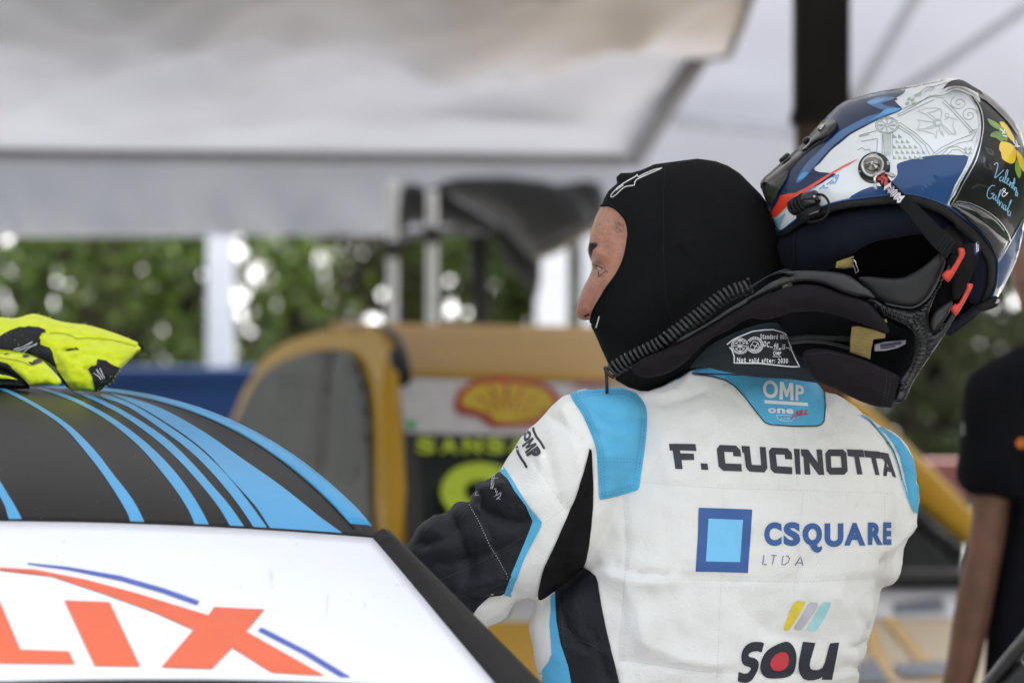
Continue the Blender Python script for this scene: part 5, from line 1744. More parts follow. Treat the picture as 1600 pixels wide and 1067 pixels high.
# sleeve printing
decal('print', [zb(ribbon([(742, 112), (748, 160), (770, 208), (800, 245), (830, 298)], 19)[0][0::2] + ribbon([(742, 112), (748, 160), (770, 208), (800, 245), (830, 298)], 19)[0][1::2][::-1]),
                zb(ribbon([(622, 278), (632, 330), (655, 370), (680, 405), (697, 440)], 19)[0][0::2] + ribbon([(622, 278), (632, 330), (655, 370), (680, 405), (697, 440)], 19)[0][1::2][::-1])], ST_, 0.0008, M_ink, suit, 6)
text('lettering', [('O', zb([(712, 148), (740, 200), (680, 262), (668, 190)])), ('P', zb([(778, 275), (812, 335), (720, 375), (690, 340)]))], ST_, 0.0008, M_ink, suit, bold=0.075, pitch=5)
strokes('signature', [zb(l) for l in ([(428, 572), (436, 530), (448, 500), (462, 498), (440, 560), (425, 600), (440, 590), (455, 560), (440, 600)], [(440, 530), (486, 525)], [(452, 600), (470, 595), (462, 625), (480, 612), (470, 650), (450, 660), (480, 645), (508, 625), (500, 655), (470, 680), (490, 672), (500, 680)],
                                      [(205, 625), (240, 650), (270, 640), (225, 665), (262, 630), (245, 680), (232, 635), (280, 625), (250, 655), (215, 650), (275, 668)], [(280, 600), (300, 625), (330, 615), (310, 650), (345, 640)], [(310, 660), (330, 640)])], 0.9, ST_, 0.0020, M_thread, suit, step=2)

# --- collar with the homologation label
collar = smooth([(1078, 576), (1084, 566), (1103, 545), (1125, 531), (1150, 519), (1180, 508), (1205, 504), (1226, 508), (1236, 522), (1241, 545), (1262, 560), (1285, 585), (1280, 598), (1240, 593), (1210, 591), (1180, 589), (1150, 584), (1120, 578), (1098, 573)], 2)
cl = pillow('collar', collar, plane(4.965, 1170, 550, 0.01, -0.02), 0.022, M_collar, dr, 4, power=0.5)
CT = Target([cl])
strokes('stitching', dashes([(1098, 571), (1120, 574), (1150, 581), (1180, 586), (1210, 588), (1240, 589)], 2.0, 1.6) + dashes([(1112, 540), (1150, 521), (1182, 511)], 2.0, 1.6), 1.0, CT, 0.0006, mat('thread_dark', (0.05, 0.05, 0.06), 0.8), cl)
lab = zo([(95, 232), (150, 190), (200, 165), (330, 112), (440, 98), (520, 95), (590, 115), (645, 140), (662, 210), (690, 290), (725, 365), (762, 433), (690, 433), (620, 425), (400, 400), (160, 396), (162, 340), (140, 280)])
decal('label_patch', [lab], CT, 0.0006, M_patch, cl, 5)
strokes('label_border', [lab + lab[:1]], 1.8, CT, 0.0011, M_inkwhite, cl, step=4)
def ell(cx, cy, rx, ry, n=28, a0=0, a1=360):
    return [(cx + rx * math.cos(math.radians(a0 + (a1 - a0) * k / n)), cy + ry * math.sin(math.radians(a0 + (a1 - a0) * k / n))) for k in range(n + 1)]
strokes('label_emblem', [zo(ell(215, 245, 78, 70)), zo(ell(215, 245, 66, 58)), zo([(165, 230), (215, 190), (262, 225)]), zo([(170, 265), (215, 300), (262, 262)]), zo([(180, 220), (250, 270)]), zo([(180, 270), (250, 222)]), zo([(215, 185), (215, 305)]), zo([(150, 245), (280, 245)]),
                          zo(ell(352, 235, 74, 72, 28, -150, 150)), zo(ell(352, 235, 56, 54, 28, -150, 150)), zo([(310, 250), (340, 200), (380, 215), (400, 270), (330, 280), (310, 250)]), zo([(330, 235), (390, 260)]), zo([(340, 275), (380, 215)])] +
        [zo([(352 + 58 * math.cos(math.radians(a)), 235 + 56 * math.sin(math.radians(a))), (352 + 73 * math.cos(math.radians(a)), 235 + 71 * math.sin(math.radians(a)))]) for a in range(-140, 141, 14)], 1.1, CT, 0.0011, M_inkwhite, cl, step=3)


def word(s, p0, p1, hgt, sc, zf_, gapr=0.18):
    """letters of a word along a line in zoom coordinates"""
    w = []
    for c in s:
        if c == ' ':
            w.append(0.45)
        else:
            w.append(min(max(glyph(c)[2] * (0.72 if c in 'acemnorsuvxz' else 1.0), 0.18), 1.1))
    tot = sum(w) + gapr * (len(s) - 1)
    dx, dy = (p1[0] - p0[0]), (p1[1] - p0[1]); L = math.hypot(dx, dy)
    ux, uy = dx / L, dy / L; vx, vy = uy, -ux
    u = 0; items = []
    for c, ww in zip(s, w):
        a = u / tot * L; b = (u + ww) / tot * L
        if c != ' ':
            h0, h1 = (0, 0.72) if c in 'acemnorsuvxz' else ((0, 0.2) if c == '.' else ((0.35, 0.5) if c == '-' else ((0.1, 0.7) if c == ':' else (0, 1.0))))
            q = lambda s_, t_: (p0[0] + ux * s_ + vx * hgt * t_, p0[1] + uy * s_ + vy * hgt * t_)
            items.append((c, zf_([q(a, h1), q(b, h1), q(b, h0), q(a, h0)])))
        u += ww + gapr
    return items


text('lettering', word('Standard 8856', (402, 180), (662, 182), 44, 1, zo), CT, 0.0011, M_inkwhite, cl, bold=0.02, pitch=0)
text('lettering', word('DC.48.I5-0', (428, 248), (682, 288), 50, 1, zo), CT, 0.0011, M_inkwhite, cl, bold=0.03, pitch=0)
text('lettering', word('OMP', (518, 326), (592, 330), 36, 1, zo), CT, 0.0011, M_inkwhite, cl, bold=0.03, pitch=0)
strokes('print', [zo([(520, 274), (588, 278)]), zo([(515, 338), (594, 342)])], 0.9, CT, 0.0011, M_inkwhite, cl, step=4)
text('lettering', word('Not valid after: 2030', (186, 390), (655, 402), 44, 1, zo), CT, 0.0011, M_inkwhite, cl, bold=0.03, pitch=0)

# hands and shoes (hidden behind the car and below the frame)
w0 = P(720, 1090, 5.04)
v, f, _ = remesh('hand', *hand_data(w0, (0.4, -0.1, -0.9), (0, 1, 0), (-1, 0, -0.3), 0.185, 0.5), 0.004, 3)
obj('hand', v, f, M_skin_face, dr)
for px in (955, 1220):
    p = P(px, 2540, 5.06)
    tube('shoe', [(p.x, p.y - 0.07, 0.05), (p.x, p.y, 0.055), (p.x, p.y + 0.10, 0.045), (p.x, p.y + 0.19, 0.032)], [0.035, 0.046, 0.044, 0.026], M_suitblk, dr, 12)

# ================================================================== HELMET
M_hwhite = mat('helmet_white', (0.66, 0.67, 0.67), 0.25, var=0.02, vscale=10, coat=1.0, coatrough=0.03)
M_hnavy = mat('helmet_navy', (0.005, 0.018, 0.060), 0.3, spec=0.3, var=0.2, vscale=12, coat=0.3, coatrough=0.03)
M_hnavy2 = mat('helmet_midnavy', (0.009, 0.048, 0.150), 0.35, spec=0.3, var=0.06, vscale=12, coat=0.35, coatrough=0.05)
M_hblue = mat('helmet_blue', (0.020, 0.13, 0.33), 0.3, color2=(0.010, 0.06, 0.19), vscale=16, coat=1.0, coatrough=0.03)
M_hblack = mat('helmet_black', (0.005, 0.005, 0.006), 0.3, var=0.2, spec=0.3, coat=0.4, coatrough=0.03)
M_hred = mat('helmet_red', (0.72, 0.045, 0.02), 0.3, var=0.04, coat=1.0, coatrough=0.03)
M_hcyan = mat('helmet_tint', (0.24, 0.46, 0.60), 0.3, var=0.1, coat=1.0, coatrough=0.03)
M_orn = mat('ornament_greygreen', (0.21, 0.25, 0.22), 0.35, var=0.08, coat=1.0, coatrough=0.03)
M_orn2 = mat('ornament_pale', (0.40, 0.44, 0.41), 0.35, var=0.05, coat=1.0, coatrough=0.03)
M_visor = mat('visor_tint', (0.014, 0.010, 0.0095), 0.12, spec=0.25, var=0.2, coat=0.15, coatrough=0.02)
M_visorg = mat('visor_glass', (0.035, 0.039, 0.028), 0.15, spec=0.3, var=0.25, vscale=40, coat=0.3, coatrough=0.02)
M_chrome = mat('stripe_silver', (0.62, 0.62, 0.64), 0.22, metal=0.9, var=0.03)
M_steel = mat('steel', (0.42, 0.40, 0.38), 0.22, metal=1.0, var=0.15, vscale=60)
M_rub2 = mat('trim_rubber', (0.008, 0.0075, 0.008), 0.6, spec=0.25, var=0.2, vscale=40, bump=0.3, bscale=700)
M_liner = mat('liner_black', (0.005, 0.005, 0.006), 0.95, spec=0.1, var=0.3, vscale=30)
M_padnavy = mat('pad_navy', (0.007, 0.0085, 0.016), 0.9, var=0.2, vscale=30, bump=0.4, bscale=900, spec=0.15)
M_web = mat('webbing', (0.0055, 0.0055, 0.006), 0.7, spec=0.15, var=0.2, vscale=40, bump=0.4, bscale=900)
M_lemon = mat('lemon', (0.85, 0.60, 0.010), 0.3, color2=(0.80, 0.48, 0.006), vscale=26, coat=1.0, coatrough=0.03)
M_leafp = mat('leaf_print', (0.30, 0.42, 0.05), 0.3, color2=(0.10, 0.22, 0.03), vscale=40, coat=1.0, coatrough=0.03)
M_script = mat('script_blue', (0.24, 0.50, 0.70), 0.3, coat=1.0, coatrough=0.03)
M_tagred = mat('tag_red', (0.55, 0.06, 0.05), 0.6)
M_tagwhite = mat('tag_white', (0.62, 0.58, 0.62), 0.7, var=0.05)
M_tagink = mat('tag_ink', (0.03, 0.03, 0.07), 0.7)
M_clip = mat('clip_red', (0.60, 0.045, 0.025), 0.4, var=0.08, vscale=60)

HC = 5.03; HT = 0.135
hp_c = P(1400, 340, HC)
hm = thing('helmet', 'glossy racing helmet with lemon and ornament paintwork, tipped back behind the head', 'helmet', tuple(hp_c))
sil = smooth([(1188, 284), (1203, 270), (1220, 256), (1236, 242), (1253, 228), (1284, 191), (1300, 174), (1317, 160), (1340, 152), (1362, 146), (1386, 141), (1410, 137), (1432, 133), (1455, 128), (1472, 124), (1489, 122), (1508, 129), (1528, 139), (1548, 152), (1565, 166), (1582, 184), (1594, 205), (1604, 240), (1609, 285), (1605, 330), (1599, 362), (1590, 402), (1574, 438), (1556, 470), (1530, 488), (1490, 514), (1460, 530), (1400, 538), (1330, 520), (1270, 480), (1228, 430), (1210, 385), (1213, 357), (1205, 340), (1195, 310)], 2)
HFld = Field(sil, 3.2, 0.5)
hdep = const(HC)
rim = [(1213, 357), (1223, 360), (1249, 340), (1273, 329), (1298, 319), (1323, 313), (1352, 309), (1382, 305.5), (1402, 304), (1421, 304), (1438, 307), (1452, 311), (1466, 316), (1479, 322), (1492, 330), (1503, 339), (1516, 349), (1527, 359), (1536, 369), (1544, 380), (1551, 391), (1556, 402), (1558, 415), (1557, 428), (1555, 445), (1549, 462), (1543, 474)]
i0 = min(range(len(sil)), key=lambda i: math.hypot(sil[i][0] - 1213, sil[i][1] - 357))
i1 = min(range(len(sil)), key=lambda i: math.hypot(sil[i][0] - 1543, sil[i][1] - 479))
# upper silhouette from the chin over the crown to the nape
upper = [sil[(i0 + k) % len(sil)] for k in range((i1 - i0) % len(sil) + 1)]
crescent = upper + rim[::-1]
V, Fc = cells([crescent], 3.0)


def hdisp(x, y):
    """the raised fin along the crown and the visor step"""
    o = np.zeros(len(x))
    fin = [(1478, 158), (1492, 140), (1512, 143), (1530, 155)]
    return o


def hmap(x, y):
    z = HFld.z(x, y)
    return PA(x, y, HC - HT * z), z


def hnorm(x, y):
    e = 1.2
    p = hmap(x, y)[0]; px_ = hmap(x + e, y)[0] - hmap(x - e, y)[0]; py_ = hmap(x, y + e)[0] - hmap(x, y - e)[0]
    n = np.cross(py_, px_)
    n /= np.linalg.norm(n, axis=1)[:, None] + 1e-12
    view = NC - p
    s_ = np.sign((n * view).sum(1))
    return n * np.where(s_ == 0, 1, s_)[:, None]


fv, _z = hmap(V[:, 0], V[:, 1])
Vb, Fb = cells([sil], 6.0)
bvz = HFld.z(Vb[:, 0], Vb[:, 1])
bv = PA(Vb[:, 0], Vb[:, 1], HC + HT * bvz)
allv = np.vstack([fv, bv]); allf = [list(f) for f in Fc] + [[i + len(fv) for i in f][::-1] for f in Fb]
sh = obj('outer_shell', allv, allf, M_hwhite, hm)
bm = bmesh.new(); bm.from_mesh(sh.data); bmesh.ops.remove_doubles(bm, verts=bm.verts[:], dist=1e-4); bm.to_mesh(sh.data); bm.free()
sh.data.polygons.foreach_set('use_smooth', [True] * len(sh.data.polygons)); sh.data.update()


def base_coat(m, poly):
    me = sh.data
    if m.name not in [k.name for k in me.materials]:
        me.materials.append(m)
    mi = [k.name for k in me.materials].index(m.name)
    if not hasattr(base_coat, 'c'):
        base_coat.c = proj(np.array([p.center[:] for p in me.polygons]))
    x, y, _ = base_coat.c
    cx, cy = 1400, 330
    edge_ = HFld.z(x, y) < 0.45
    x2 = x + (cx - x) * 0.045; y2 = y + (cy - y) * 0.045
    for i in np.nonzero(inside(poly, x2, y2) & edge_)[0]:
        me.polygons[int(i)].material_index = mi


def hd(name, polys, off, m, pitch=5.0, parent=None, label=None):
    """paint on the shell: laid exactly on the analytic surface"""
    VV = []; FF = []
    for p in polys:
        loops = p if isinstance(p[0][0], (list, tuple)) else [p]
        if name in ('navy_paint', 'black_paint', 'red_paint', 'nape_blue_paint', 'crown_blue_paint', 'blue_paint'):
            base_coat(m, loops[0])
        a, b = cells(loops, pitch)
        k = len(VV)
        VV += [tuple(q) for q in a]; FF += [[k + i for i in f] for f in b]
    return hput(name, VV, FF, off, m, parent, label)


def hput(name, VV, FF, off, m, parent=None, label=None):
    VV = np.array(VV)
    z = HFld.z(VV[:, 0], VV[:, 1])
    ok = z > 0.015
    pos = hmap(VV[:, 0], VV[:, 1])[0]; nor = hnorm(VV[:, 0], VV[:, 1])
    pos = pos + nor * off
    FF = [f for f in FF if all(ok[i] for i in f)]
    used = sorted({i for f in FF for i in f}); mp = {k: j for j, k in enumerate(used)}
    return obj(name, pos[used], [[mp[i] for i in f] for f in FF], m, parent or sh, normals=nor[used], label=label)


def hs(name, lines, w, off, m, parent=None, step=3.0):
    VV = []; FF = []
    for ln in lines:
        pts = []
        for a, b in zip(ln[:-1], ln[1:]):
            k = max(1, int(math.hypot(b[0] - a[0], b[1] - a[1]) / step))
            pts += [(a[0] + (b[0] - a[0]) * i / k, a[1] + (b[1] - a[1]) * i / k) for i in range(k)]
        pts.append(ln[-1])
        v_, f_ = ribbon(pts, w)
        k = len(VV)
        VV += v_; FF += [[k + i for i in f] for f in f_]
    return hput(name, VV, FF, off, m, parent)


zA = lambda p: Z(3.557, 1160, 90, p)
zB = lambda p: Z(5.335, 1340, 100, p)
zC = lambda p: Z(6.275, 1180, 230, p)
zD = lambda p: Z(5.335, 1340, 230, p)


def clip_sil(poly, k=0.4):
    return poly


hd('navy_paint', [smooth(zA([(330, 480), (440, 355), (560, 245), (640, 212), (720, 192), (810, 176), (893, 162), (905, 190), (880, 212), (845, 235), (868, 265), (888, 290), (830, 318), (740, 355), (670, 392), (600, 430), (540, 480), (490, 520), (430, 590), (398, 618), (430, 638), (520, 648), (470, 680), (420, 712), (300, 752), (215, 772), (165, 852), (148, 800), (200, 720), (250, 640)]), 2)], 0.0004, M_hnavy)
hd('blue_paint', [smooth(zA([(690, 256), (740, 228), (800, 222), (850, 228), (812, 246), (775, 258), (800, 272), (882, 288), (840, 312), (760, 343), (680, 380), (600, 420), (540, 465), (490, 508), (440, 565), (400, 610), (370, 650), (330, 690), (300, 695), (318, 650), (360, 590), (440, 510), (520, 430), (600, 380), (700, 330), (790, 306), (765, 290)]), 2)], 0.0008, M_hblue)
hd('sky_paint', [smooth(zA([(692, 254), (735, 240), (790, 236), (770, 250), (745, 262), (720, 266)]), 2), smooth(zA([(800, 290), (880, 288), (850, 308), (800, 322), (740, 345), (690, 362), (760, 322)]), 2), smooth(zA([(310, 685), (330, 650), (350, 640), (370, 645), (345, 672)]), 2)], 0.0011, mat('helmet_sky', (0.03, 0.24, 0.50), 0.3, coat=1.0, coatrough=0.03))
hd('red_paint', [zA([(163, 892), (188, 832), (213, 768), (255, 758), (300, 752), (350, 728), (400, 700), (450, 668), (500, 638), (570, 598), (648, 562), (600, 594), (560, 614), (500, 650), (450, 684), (400, 718), (350, 752), (290, 796), (240, 838), (195, 880)])], 0.0010, M_hred, 4)
hd('tint_paint', [smooth(zC([(185, 735), (240, 690), (300, 645), (275, 700), (255, 750), (235, 785), (205, 775)]), 2)], 0.0005, M_hcyan)
hs('tint_print', [zC(l) for l in ([(470, 470), (540, 420), (600, 390)], [(640, 400), (630, 420), (680, 370)], [(680, 385), (672, 405), (720, 400)], [(700, 370), (740, 340)], [(742, 352), (735, 365), (775, 345)], [(760, 300), (800, 275), (790, 320)], [(800, 282), (825, 270), (800, 330), (780, 360)], [(740, 340), (760, 320), (770, 360)])], 1.6, 0.0006, mat('tint_blue_print', (0.10, 0.30, 0.62), 0.3, coat=1.0))
hd('midnavy_paint', [smooth(zA([(590, 788), (640, 750), (690, 728), (740, 714), (790, 716), (830, 690), (862, 650), (858, 610), (866, 590), (920, 572), (1020, 550), (1120, 541), (1200, 544), (1257, 553), (1220, 640), (1180, 710), (1128, 828), (1060, 812), (1000, 795), (930, 782), (860, 775), (780, 772), (700, 776)]), 2)], 0.0004, M_hnavy2)
hd('black_paint', [smooth(zA([(1312, 172), (1370, 208), (1440, 258), (1500, 325), (1545, 400), (1580, 500), (1596, 640), (1590, 760), (1568, 868), (1530, 930), (1480, 1010), (1452, 1070), (1420, 1090), (1430, 1010), (1400, 930), (1350, 880), (1270, 830), (1150, 822), (1180, 765), (1210, 700), (1255, 620), (1292, 545), (1322, 440), (1325, 350), (1308, 280), (1270, 215), (1290, 212)]), 2)], 0.0004, M_hblack)
hs('silver_stripe', [smooth(zA([(1262, 222), (1298, 272), (1314, 345), (1310, 430), (1282, 545), (1244, 622), (1200, 700), (1168, 762), (1130, 826)]), 4, False), smooth(zA([(1282, 222), (1318, 276), (1336, 350), (1332, 432), (1304, 552), (1266, 632), (1222, 708), (1190, 770), (1154, 830)]), 4, False)], 1.5, 0.0010, M_chrome)
hs('silver_stripe', [zA([(1312, 168), (1288, 214)]), zA([(1300, 163), (1278, 208)])], 1.4, 0.0022, M_chrome)
hd('crown_blue_paint', [zA([(1196, 122), (1250, 142), (1302, 166), (1284, 208), (1240, 186), (1205, 168)])], 0.0009, mat('helmet_crownblue', (0.04, 0.16, 0.34), 0.3, coat=1.0, coatrough=0.03))
# fin with its dark air outlet
fin = pillow('fin', smooth(zA([(1100, 205), (1120, 176), (1150, 150), (1190, 138), (1240, 150), (1300, 180), (1322, 235), (1316, 250), (1290, 222), (1240, 196), (1180, 178), (1130, 205)]), 2), lambda x, y: HC - HT * HFld.z(x, y) - 0.002, 0.006, M_hwhite, hm, 3)
FT = Target([fin])
hd('outlet', [smooth(zA([(1112, 214), (1130, 190), (1155, 172), (1192, 164), (1225, 176), (1262, 200), (1300, 222), (1316, 244), (1302, 240), (1262, 222), (1225, 205), (1180, 198), (1140, 205)]), 2)], 0.0100, M_hblack, 4, hm)
hd('outlet_lip', [zA([(1316, 214), (1360, 232), (1420, 290), (1480, 350), (1530, 430), (1524, 436), (1470, 362), (1410, 300), (1350, 246), (1310, 226)])], 0.0016, mat('fin_black', (0.02, 0.02, 0.022), 0.25, coat=1.0), 4)

# ornament linework (grey green, fine lines)
orn = [zB(ell(245, 515, 96, 70, 36)), zB(ell(245, 515, 82, 60, 36)), zB(ell(245, 515, 16, 12, 12))]
for k in range(8):
    a = 2 * math.pi * k / 8
    orn += [zB([(245 + 20 * math.cos(a), 515 + 15 * math.sin(a)), (245 + 70 * math.cos(a + 0.12), 515 + 50 * math.sin(a + 0.12)), (245 + 70 * math.cos(a - 0.12), 515 + 50 * math.sin(a - 0.12)), (245 + 20 * math.cos(a), 515 + 15 * math.sin(a))])]
orn += [zB(l) for l in ([(330, 430), (480, 350), (600, 270), (720, 290)], [(335, 445), (500, 365), (640, 300)], [(375, 380), (640, 265), (700, 270)], [(350, 490), (480, 580), (600, 690), (640, 750)], [(340, 510), (460, 590), (560, 680), (600, 760)], [(330, 530), (430, 590), (520, 680), (560, 760)],
                        [(720, 305), (800, 380), (900, 490), (980, 580)], [(705, 320), (790, 400), (890, 510), (965, 590)], [(620, 760), (700, 700), (820, 640), (950, 590)], [(650, 760), (730, 710), (850, 660), (960, 640)], [(700, 760), (760, 700), (830, 690), (890, 720), (930, 770)], [(740, 762), (790, 720), (840, 715), (880, 745)],
                        [(205, 590), (205, 760)], [(275, 580), (270, 770)], [(290, 570), (288, 760)], [(10, 600), (160, 560)], [(30, 650), (165, 625), (160, 740)], [(12, 610), (100, 590)],
                        [(0, 720), (40, 700), (60, 720), (100, 715), (110, 740), (150, 735)], [(210, 590), (225, 770)])]
orn += [zB([(845 + (6 + 3.4 * k) * math.cos(0.5 * k), 330 + (5 + 2.6 * k) * math.sin(0.5 * k)) for k in range(22)]), zB([(930 + (6 + 3.2 * k) * math.cos(0.5 * k + 2), 430 + (5 + 2.8 * k) * math.sin(0.5 * k + 2)) for k in range(22)]),
        zB([(925, 580), (960, 560), (1000, 545)]), zB([(945, 640), (975, 600), (990, 560)]), zB([(560, 240), (620, 195), (720, 165), (830, 150)]), zB([(520, 245), (570, 200), (600, 190), (640, 205), (600, 235)]), zB([(700, 215), (760, 180), (840, 160)]), zB([(740, 205), (790, 165), (800, 190)])]
hs('ornament_print', orn, 0.95, 0.0005, M_orn)
hd('ornament_band', [zB([(212, 592), (268, 582), (264, 765), (222, 765)])], 0.0004, M_orn2, 5)
tri = []
for r_ in range(5):
    for c_ in range(6):
        x0, y0 = 292 + c_ * 44 + (r_ % 2) * 22, 585 + r_ * 44
        if x0 > 300 + 240 * (r_ + 1) / 4.0 or y0 > 790:
            continue
        tri.append(zB([(x0, y0 + 36), (x0 + 4, y0 + 2), (x0 + 36, y0 + 34)]))
for r_ in range(2):
    for c_ in range(2):
        x0, y0 = 880 + c_ * 38, 690 + r_ * 34
        tri.append(zB([(x0, y0 + 30), (x0 + 20, y0), (x0 + 36, y0 + 30)]))
for x0, y0 in ((395, 330), (440, 300), (410, 290), (470, 260), (500, 250), (450, 330)):
    tri.append(zB([(x0, y0), (x0 + 30, y0 - 12), (x0 + 36, y0 + 10), (x0 + 6, y0 + 22)]))
hd('ornament_tile_print', tri, 0.0005, mat('ornament_sage', (0.27, 0.33, 0.27), 0.35, coat=1.0, coatrough=0.03), 0)
fig = [zB(ell(668, 495, 34, 30, 20)), zB(ell(668, 495, 22, 20, 16)), zB(ell(745, 432, 16, 16, 12)), zB([(640, 480), (560, 420), (500, 400), (560, 375), (650, 370), (690, 380), (640, 400), (580, 410), (650, 460)]), zB([(640, 510), (560, 545), (495, 550), (520, 500), (500, 470), (560, 480), (635, 490)]), zB([(500, 555), (580, 570), (640, 590), (655, 630), (660, 560)]),
       zB([(695, 500), (750, 550), (790, 590), (815, 570), (790, 520), (800, 480)]), zB([(700, 520), (760, 590), (820, 590), (800, 540)]), zB([(690, 465), (700, 410), (690, 375)]), zB([(720, 470), (760, 450), (830, 470)]), zB([(680, 530), (690, 580), (720, 610), (700, 560)]), zB([(655, 520), (620, 540), (580, 545)])]
hs('figure_print', fig, 1.1, 0.0005, M_orn2)
# black panel's tone-on-tone scrolls
hs('scroll_print', [smooth(zB(l), 4, False) for l in ([(1060, 690), (1090, 740), (1130, 760), (1110, 720), (1080, 710)], [(1050, 780), (1060, 860), (1110, 880), (1090, 830)], [(950, 1040), (1000, 1010), (1080, 1030), (1120, 1090)])], 3.0, 0.0007, mat('scroll_dark', (0.018, 0.018, 0.020), 0.3, coat=1.0, coatrough=0.03))
for lm_ in [smooth(zB([(1190, 652), (1250, 658), (1300, 690), (1318, 750), (1310, 810), (1280, 834), (1240, 820), (1200, 790), (1192, 740), (1175, 710)]), 2), smooth(zB([(1178, 490), (1215, 490), (1260, 545), (1305, 635), (1290, 650), (1250, 610), (1210, 545)]), 2), smooth(zB([(1318, 722), (1350, 750), (1390, 815), (1412, 930), (1370, 890), (1335, 830)]), 2)]:
    hd('lemon_print', [lm_], 0.0008, M_lemon, 4)
for lf_ in [smooth(zB([(1075, 460), (1120, 475), (1170, 505), (1200, 560), (1160, 550), (1110, 520)]), 2), smooth(zB([(1160, 500), (1210, 540), (1245, 600), (1235, 650), (1190, 600), (1170, 550)]), 2), smooth(zB([(1100, 605), (1130, 570), (1180, 570), (1220, 630), (1190, 650), (1150, 620)]), 2), smooth(zB([(1322, 800), (1350, 860), (1358, 915), (1340, 957), (1312, 900), (1306, 850)]), 2)]:
    hd('leaf_print', [lf_], 0.0009, M_leafp, 4)
hs('blossom_print', [zB(l) for l in ([(1180, 545), (1225, 585)], [(1200, 590), (1220, 555)], [(1205, 600), (1240, 610)], [(1290, 650), (1330, 700)], [(1310, 640), (1330, 690)], [(1300, 690), (1345, 690)])], 1.4, 0.0012, M_inkwhite)
sc = []
A_ = lambda l: smooth(zD(l), 4, False)
# first line of script, running down to the right, then the ampersand and the second line
sc += [A_([(1133, 150), (1150, 135), (1165, 145), (1155, 200), (1140, 250), (1150, 252), (1190, 215), (1215, 190)]), A_([(1200, 245), (1180, 262), (1185, 285), (1205, 270), (1212, 250), (1205, 285), (1215, 290), (1235, 250), (1248, 200), (1238, 195), (1225, 250), (1222, 300), (1235, 295), (1250, 280), (1255, 262), (1243, 270), (1240, 305), (1255, 312), (1272, 290)]),
       A_([(1268, 285), (1260, 330), (1275, 300), (1285, 305), (1275, 340), (1290, 330), (1305, 280), (1300, 262), (1290, 340), (1300, 350)]), A_([(1275, 300), (1310, 300)]), A_([(1305, 330), (1298, 365), (1310, 340), (1320, 345), (1312, 380), (1325, 360)]), A_([(1325, 375), (1310, 385), (1312, 405), (1325, 390), (1330, 380), (1324, 415)])]
sc2 = [A_([(1140, 325), (1115, 322), (1085, 355), (1075, 405), (1095, 430), (1120, 415), (1125, 390), (1105, 392), (1135, 385)]), A_([(1140, 395), (1125, 410), (1128, 435), (1145, 420), (1150, 400), (1145, 440), (1158, 445), (1178, 400), (1195, 365), (1185, 362), (1165, 430), (1160, 470), (1175, 455), (1172, 440)]),
       A_([(1180, 450), (1175, 490), (1190, 460), (1200, 465)]), A_([(1205, 470), (1195, 505), (1208, 500)]), A_([(1225, 480), (1210, 490), (1212, 520), (1228, 505), (1232, 485), (1226, 525), (1240, 520), (1262, 480), (1278, 445), (1268, 450), (1245, 530), (1250, 545)]), A_([(1262, 530), (1248, 545), (1252, 572), (1268, 555), (1270, 535), (1266, 578)])]
hs('script_lettering', sc + sc2, 1.15, 0.0009, M_script, step=1.5)
hs('script_lettering', [A_([(1240, 390), (1205, 360), (1215, 345), (1228, 358), (1200, 390), (1210, 412), (1235, 395), (1248, 378)])], 1.1, 0.0009, M_inkwhite, step=1.5)
# blue lower panel at the nape with a silver line
hd('nape_blue_paint', [zD([(1160, 970), (1200, 910), (1268, 790), (1330, 680), (1400, 560), (1420, 700), (1390, 820), (1330, 930), (1260, 1050), (1200, 1150), (1160, 1180), (1172, 1060)])], 0.0007, M_hnavy2, 5)
hs('silver_stripe', [zD([(1162, 968), (1205, 905), (1268, 790), (1330, 682), (1396, 560)])], 1.1, 0.0011, M_chrome)
# clear moulded piece over the nape
M_clear = mat('nape_gloss', (0.03, 0.03, 0.03), 0.12, spec=0.6, coat=0.8, coatrough=0.02, var=0.5, vscale=25, color2=(0.008, 0.008, 0.008))
pillow('nape_cover', smooth(zD([(775, 492), (800, 468), (835, 455), (930, 470), (1020, 510), (1100, 558), (1165, 610), (1210, 665), (1245, 720), (1264, 780), (1220, 860), (1170, 940), (1140, 900), (1095, 810), (1040, 740), (970, 665), (890, 595), (820, 530)]), 2), lambda x, y: HC - HT * HFld.z(x, y) - 0.0005, 0.011, M_clear, hm, 3)
hs('cover_rim', [zD([(775, 488), (835, 450), (930, 465), (1020, 505), (1100, 553), (1165, 605), (1215, 665), (1248, 720), (1266, 780)])], 1.0, 0.0016, M_chrome)
# visor with its mount
vis = pillow('visor', smooth(zA([(98, 696), (150, 642), (215, 584), (330, 482), (440, 352), (490, 338), (528, 350), (530, 378), (492, 440), (400, 505), (330, 565), (258, 640), (228, 690), (190, 762), (160, 822), (138, 795), (112, 745)]), 2), lambda x, y: HC - HT * HFld.z(x, y) + 0.002, 0.010, M_visor, hm, 3)
pillow('visor_glass', smooth(zC([(62, 405), (90, 355), (140, 310), (200, 268), (260, 235), (332, 212), (318, 268), (300, 325), (255, 400), (215, 470), (172, 545), (130, 560), (95, 490)]), 2), lambda x, y: HC - HT * HFld.z(x, y) - 0.003, 0.006, M_visorg, hm, 3)
VT = Target([vis, sh])
for px, py, r in ((1285.5, 202, 0.0052), (1228, 249.5, 0.0075), (1262, 222, 0.0045)):
    hh = VT.hit(px, py)
    lathe('visor_screw', [(r, 0), (r, 0.003), (r * 0.75, 0.0045), (r * 0.3, 0.0045), (r * 0.3, 0.0030)], hh[0] + hh[1] * 0.001, hh[1], M_steel if px == 1285.5 else M_hblack, vis, 18)
